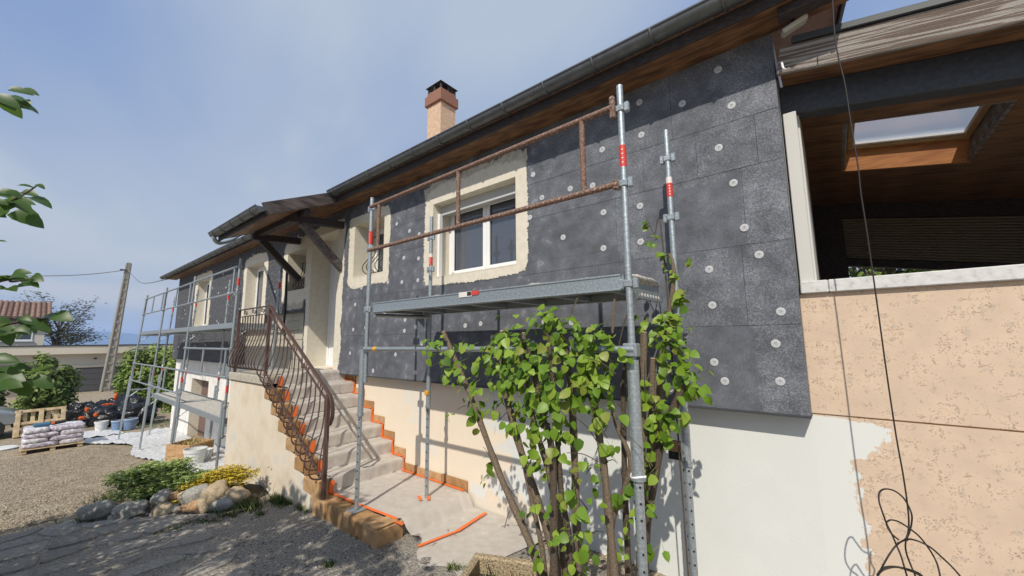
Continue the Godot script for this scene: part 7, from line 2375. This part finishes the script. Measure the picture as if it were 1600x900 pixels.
	# concrete utility pole with stepped recesses, two cables
	var pa := Vector3(-41.0, -1.75, -0.66)
	var pole := thing("utility_pole", "weathered concrete utility pole with a ladder of recesses", "pole", pa)
	st = new_st()
	var tilt := Vector3(0, 9.5, -0.45)
	for s in [-1.0, 1.0]:
		tube(st, [pa + Vector3(0, 0, s * 0.20), pa + tilt + Vector3(0, 0, s * 0.10)], [0.11, 0.075], 4)
	var n := 16
	for i in n:
		var t := (i + 0.5) / n
		var p := pa + tilt * t
		bx(st, p, Vector3(0.16 - 0.05 * t, 0.16 if i < n - 2 else 0.7, 0.36 - 0.18 * t), 0.01)
	obj("shaft", st, M.pole_concrete, pole)
	st = new_st()
	for i in n - 1:
		var t := (i + 1.0) / n
		bx(st, pa + tilt * t, Vector3(0.06, 0.40, 0.30 - 0.16 * t))
	obj("recess", st, M.garage_brown, pole)
	st = new_st()
	rod(st, pa + tilt + Vector3(0.1, -0.55, 0.1), pa + tilt + Vector3(0.1, -0.55, 0.45), 0.05, 6)
	obj("insulator", st, M.car_dark, pole)
	var top := pa + tilt + Vector3(0, -0.5, 0)
	cable("overhead cable running from the utility pole over the garage", [top, top.lerp(Vector3(-41.5, 6.1, 7.0), 0.5) + Vector3(0, -0.35, 0), Vector3(-42, 5.4, 14.0)], 0.028)
	cable("overhead cable running from the utility pole to the house roof", [top, top.lerp(Vector3(-18.9, 4.1, 0.2), 0.5) + Vector3(0, -0.55, 0), Vector3(-18.9, 4.1, 0.2)], 0.022)
	# little brown roofed shed behind the house end
	var shd := thing("garden_shed", "small brown roofed shed beyond the end of the house", "shed", Vector3(-29, -1.5, -3.2))
	st = new_st()
	bx2(st, Vector3(-31, -1.7, -5.0), Vector3(-28, 1.0, -2.3))
	obj("wall", st, M.garage_brown, shd)
	st = new_st()
	for s in [-1.0, 1.0]: beam(st, Vector3(-29.5, 1.75, -3.65), Vector3(-29.5, 0.95, -3.65 + s * 1.7), 3.4, 0.10)
	obj("roof", st, M.brick_red, shd)
func frame_x(x: float, z0: float, z1: float, y0: float, y1: float, w: float) -> SurfaceTool:
	var st := new_st()
	bx2(st, Vector3(x, y0, z0), Vector3(x + 0.03, y1, z0 + w))
	bx2(st, Vector3(x, y0, z1 - w), Vector3(x + 0.03, y1, z1))
	bx2(st, Vector3(x, y1 - w, z0 + w), Vector3(x + 0.03, y1, z1 - w))
	bx2(st, Vector3(x, y0, z0 + w), Vector3(x + 0.03, y0 + w, z1 - w))
	return st
func cable(label: String, ctrl: Array, r: float) -> void:
	var st := new_st()
	tube(st, curve_pts(ctrl, 12), r, 5)
	tag(obj("overhead_cable", st, M.wire_grey), label, "cable")

# ---------------------------------------------------------------- cable hanging in loops before the terrace wall
func build_hanging_cable() -> void:
	var t := thing("hanging_cable", "black cable hanging from the eave in loose loops before the tan wall", "cable", Vector3(0.2, -0.15, 0.3))
	var z := 0.30
	var c := [Vector3(0.19, 4.12, 0.30)]
	for p in [[1303, 40], [1310, 90], [1320, 130], [1330, 195], [1341, 262], [1345, 300], [1352, 345], [1360, 400], [1374, 500], [1385, 580], [1400, 680], [1411, 741], [1418, 790], [1420, 820], [1417, 845]]:
		c.append(at_z(p[0], p[1], z))
	var st := new_st()
	tube(st, curve_pts(c, 4), 0.0042, 6)
	obj("lead", st, M.wire_black, t)
	var L := func(pts: Array, zz: float, called: String) -> void:
		var q := []
		for i in pts.size():
			q.append(at_z(1340 + pts[i][0] / 5.62, 740 + pts[i][1] / 5.62, zz + 0.03 * sin(i * 1.3)))
		var s := new_st()
		tube(s, curve_pts(q, 5), 0.0042, 6)
		obj(called, s, M.wire_black, t)
	L.call([[440, 270], [395, 205], [320, 150], [240, 135], [192, 165], [188, 240], [215, 330], [255, 440], [300, 530], [340, 625], [380, 720], [410, 820], [440, 920], [470, 1000]], 0.30, "loop")
	L.call([[360, 580], [300, 530], [262, 470], [255, 430], [290, 407], [360, 422], [450, 478], [540, 550], [620, 650], [680, 750], [712, 840], [730, 960], [700, 1040]], 0.31, "loop")
	L.call([[455, 500], [430, 560], [420, 640], [435, 720], [470, 810], [510, 910], [520, 1000]], 0.29, "loop")
	L.call([[160, 930], [190, 870], [260, 740], [330, 640], [400, 588], [470, 577], [560, 605], [650, 655], [740, 735], [830, 820], [910, 915], [960, 1010]], 0.32, "loop")
	L.call([[170, 890], [200, 850], [240, 822], [320, 815], [420, 832], [500, 858], [560, 890], [600, 950]], 0.30, "loop")
	L.call([[150, 960], [195, 870], [260, 833], [340, 822], [430, 845], [520, 880], [590, 930]], 0.33, "loop")
	L.call([[440, 270], [470, 340], [478, 400], [465, 480], [440, 550], [400, 590], [350, 610]], 0.28, "loop")

func _ready() -> void:
	var cam := Camera3D.new()
	cam.name = "camera"
	add_child(cam)
	cam.transform = Transform3D(EYE_B.orthonormalized(), EYE)
	cam.fov = 2.0 * rad_to_deg(atan(450.0 / FOCAL))
	cam.near = 0.05
	cam.far = 6000.0
	cam.current = true
	var we := WorldEnvironment.new()
	we.name = "world_environment"
	var env := Environment.new()
	env.background_mode = Environment.BG_SKY
	env.sky = make_sky()
	env.background_energy_multiplier = 1.0
	env.ambient_light_source = Environment.AMBIENT_SOURCE_SKY
	env.tonemap_mode = Environment.TONE_MAPPER_LINEAR
	env.tonemap_exposure = 1.0
	env.sdfgi_enabled = true
	env.ssao_enabled = true
	env.ssil_enabled = true
	env.fog_enabled = true
	env.fog_density = 0.00045
	env.fog_light_color = Color(0.66, 0.76, 0.92)
	we.environment = env
	add_child(we)
	var sun := DirectionalLight3D.new()
	sun.name = "sun"
	add_child(sun)
	sun.look_at_from_position(SUN_AT * 50.0, Vector3.ZERO, Vector3.UP)
	sun.light_energy = 1.32
	sun.light_color = Color(1.0, 0.965, 0.91)
	sun.light_angular_distance = 0.53
	sun.shadow_enabled = true
	materials()
	build_ground()
	build_house()
	build_terrace()
	build_stairs()
	build_front_scaffold()
	build_left_scaffold()
	build_background()
	build_drive()
	build_rockery()
	build_shrub()
	build_side_planting()
	build_weeds()
	build_hanging_cable()
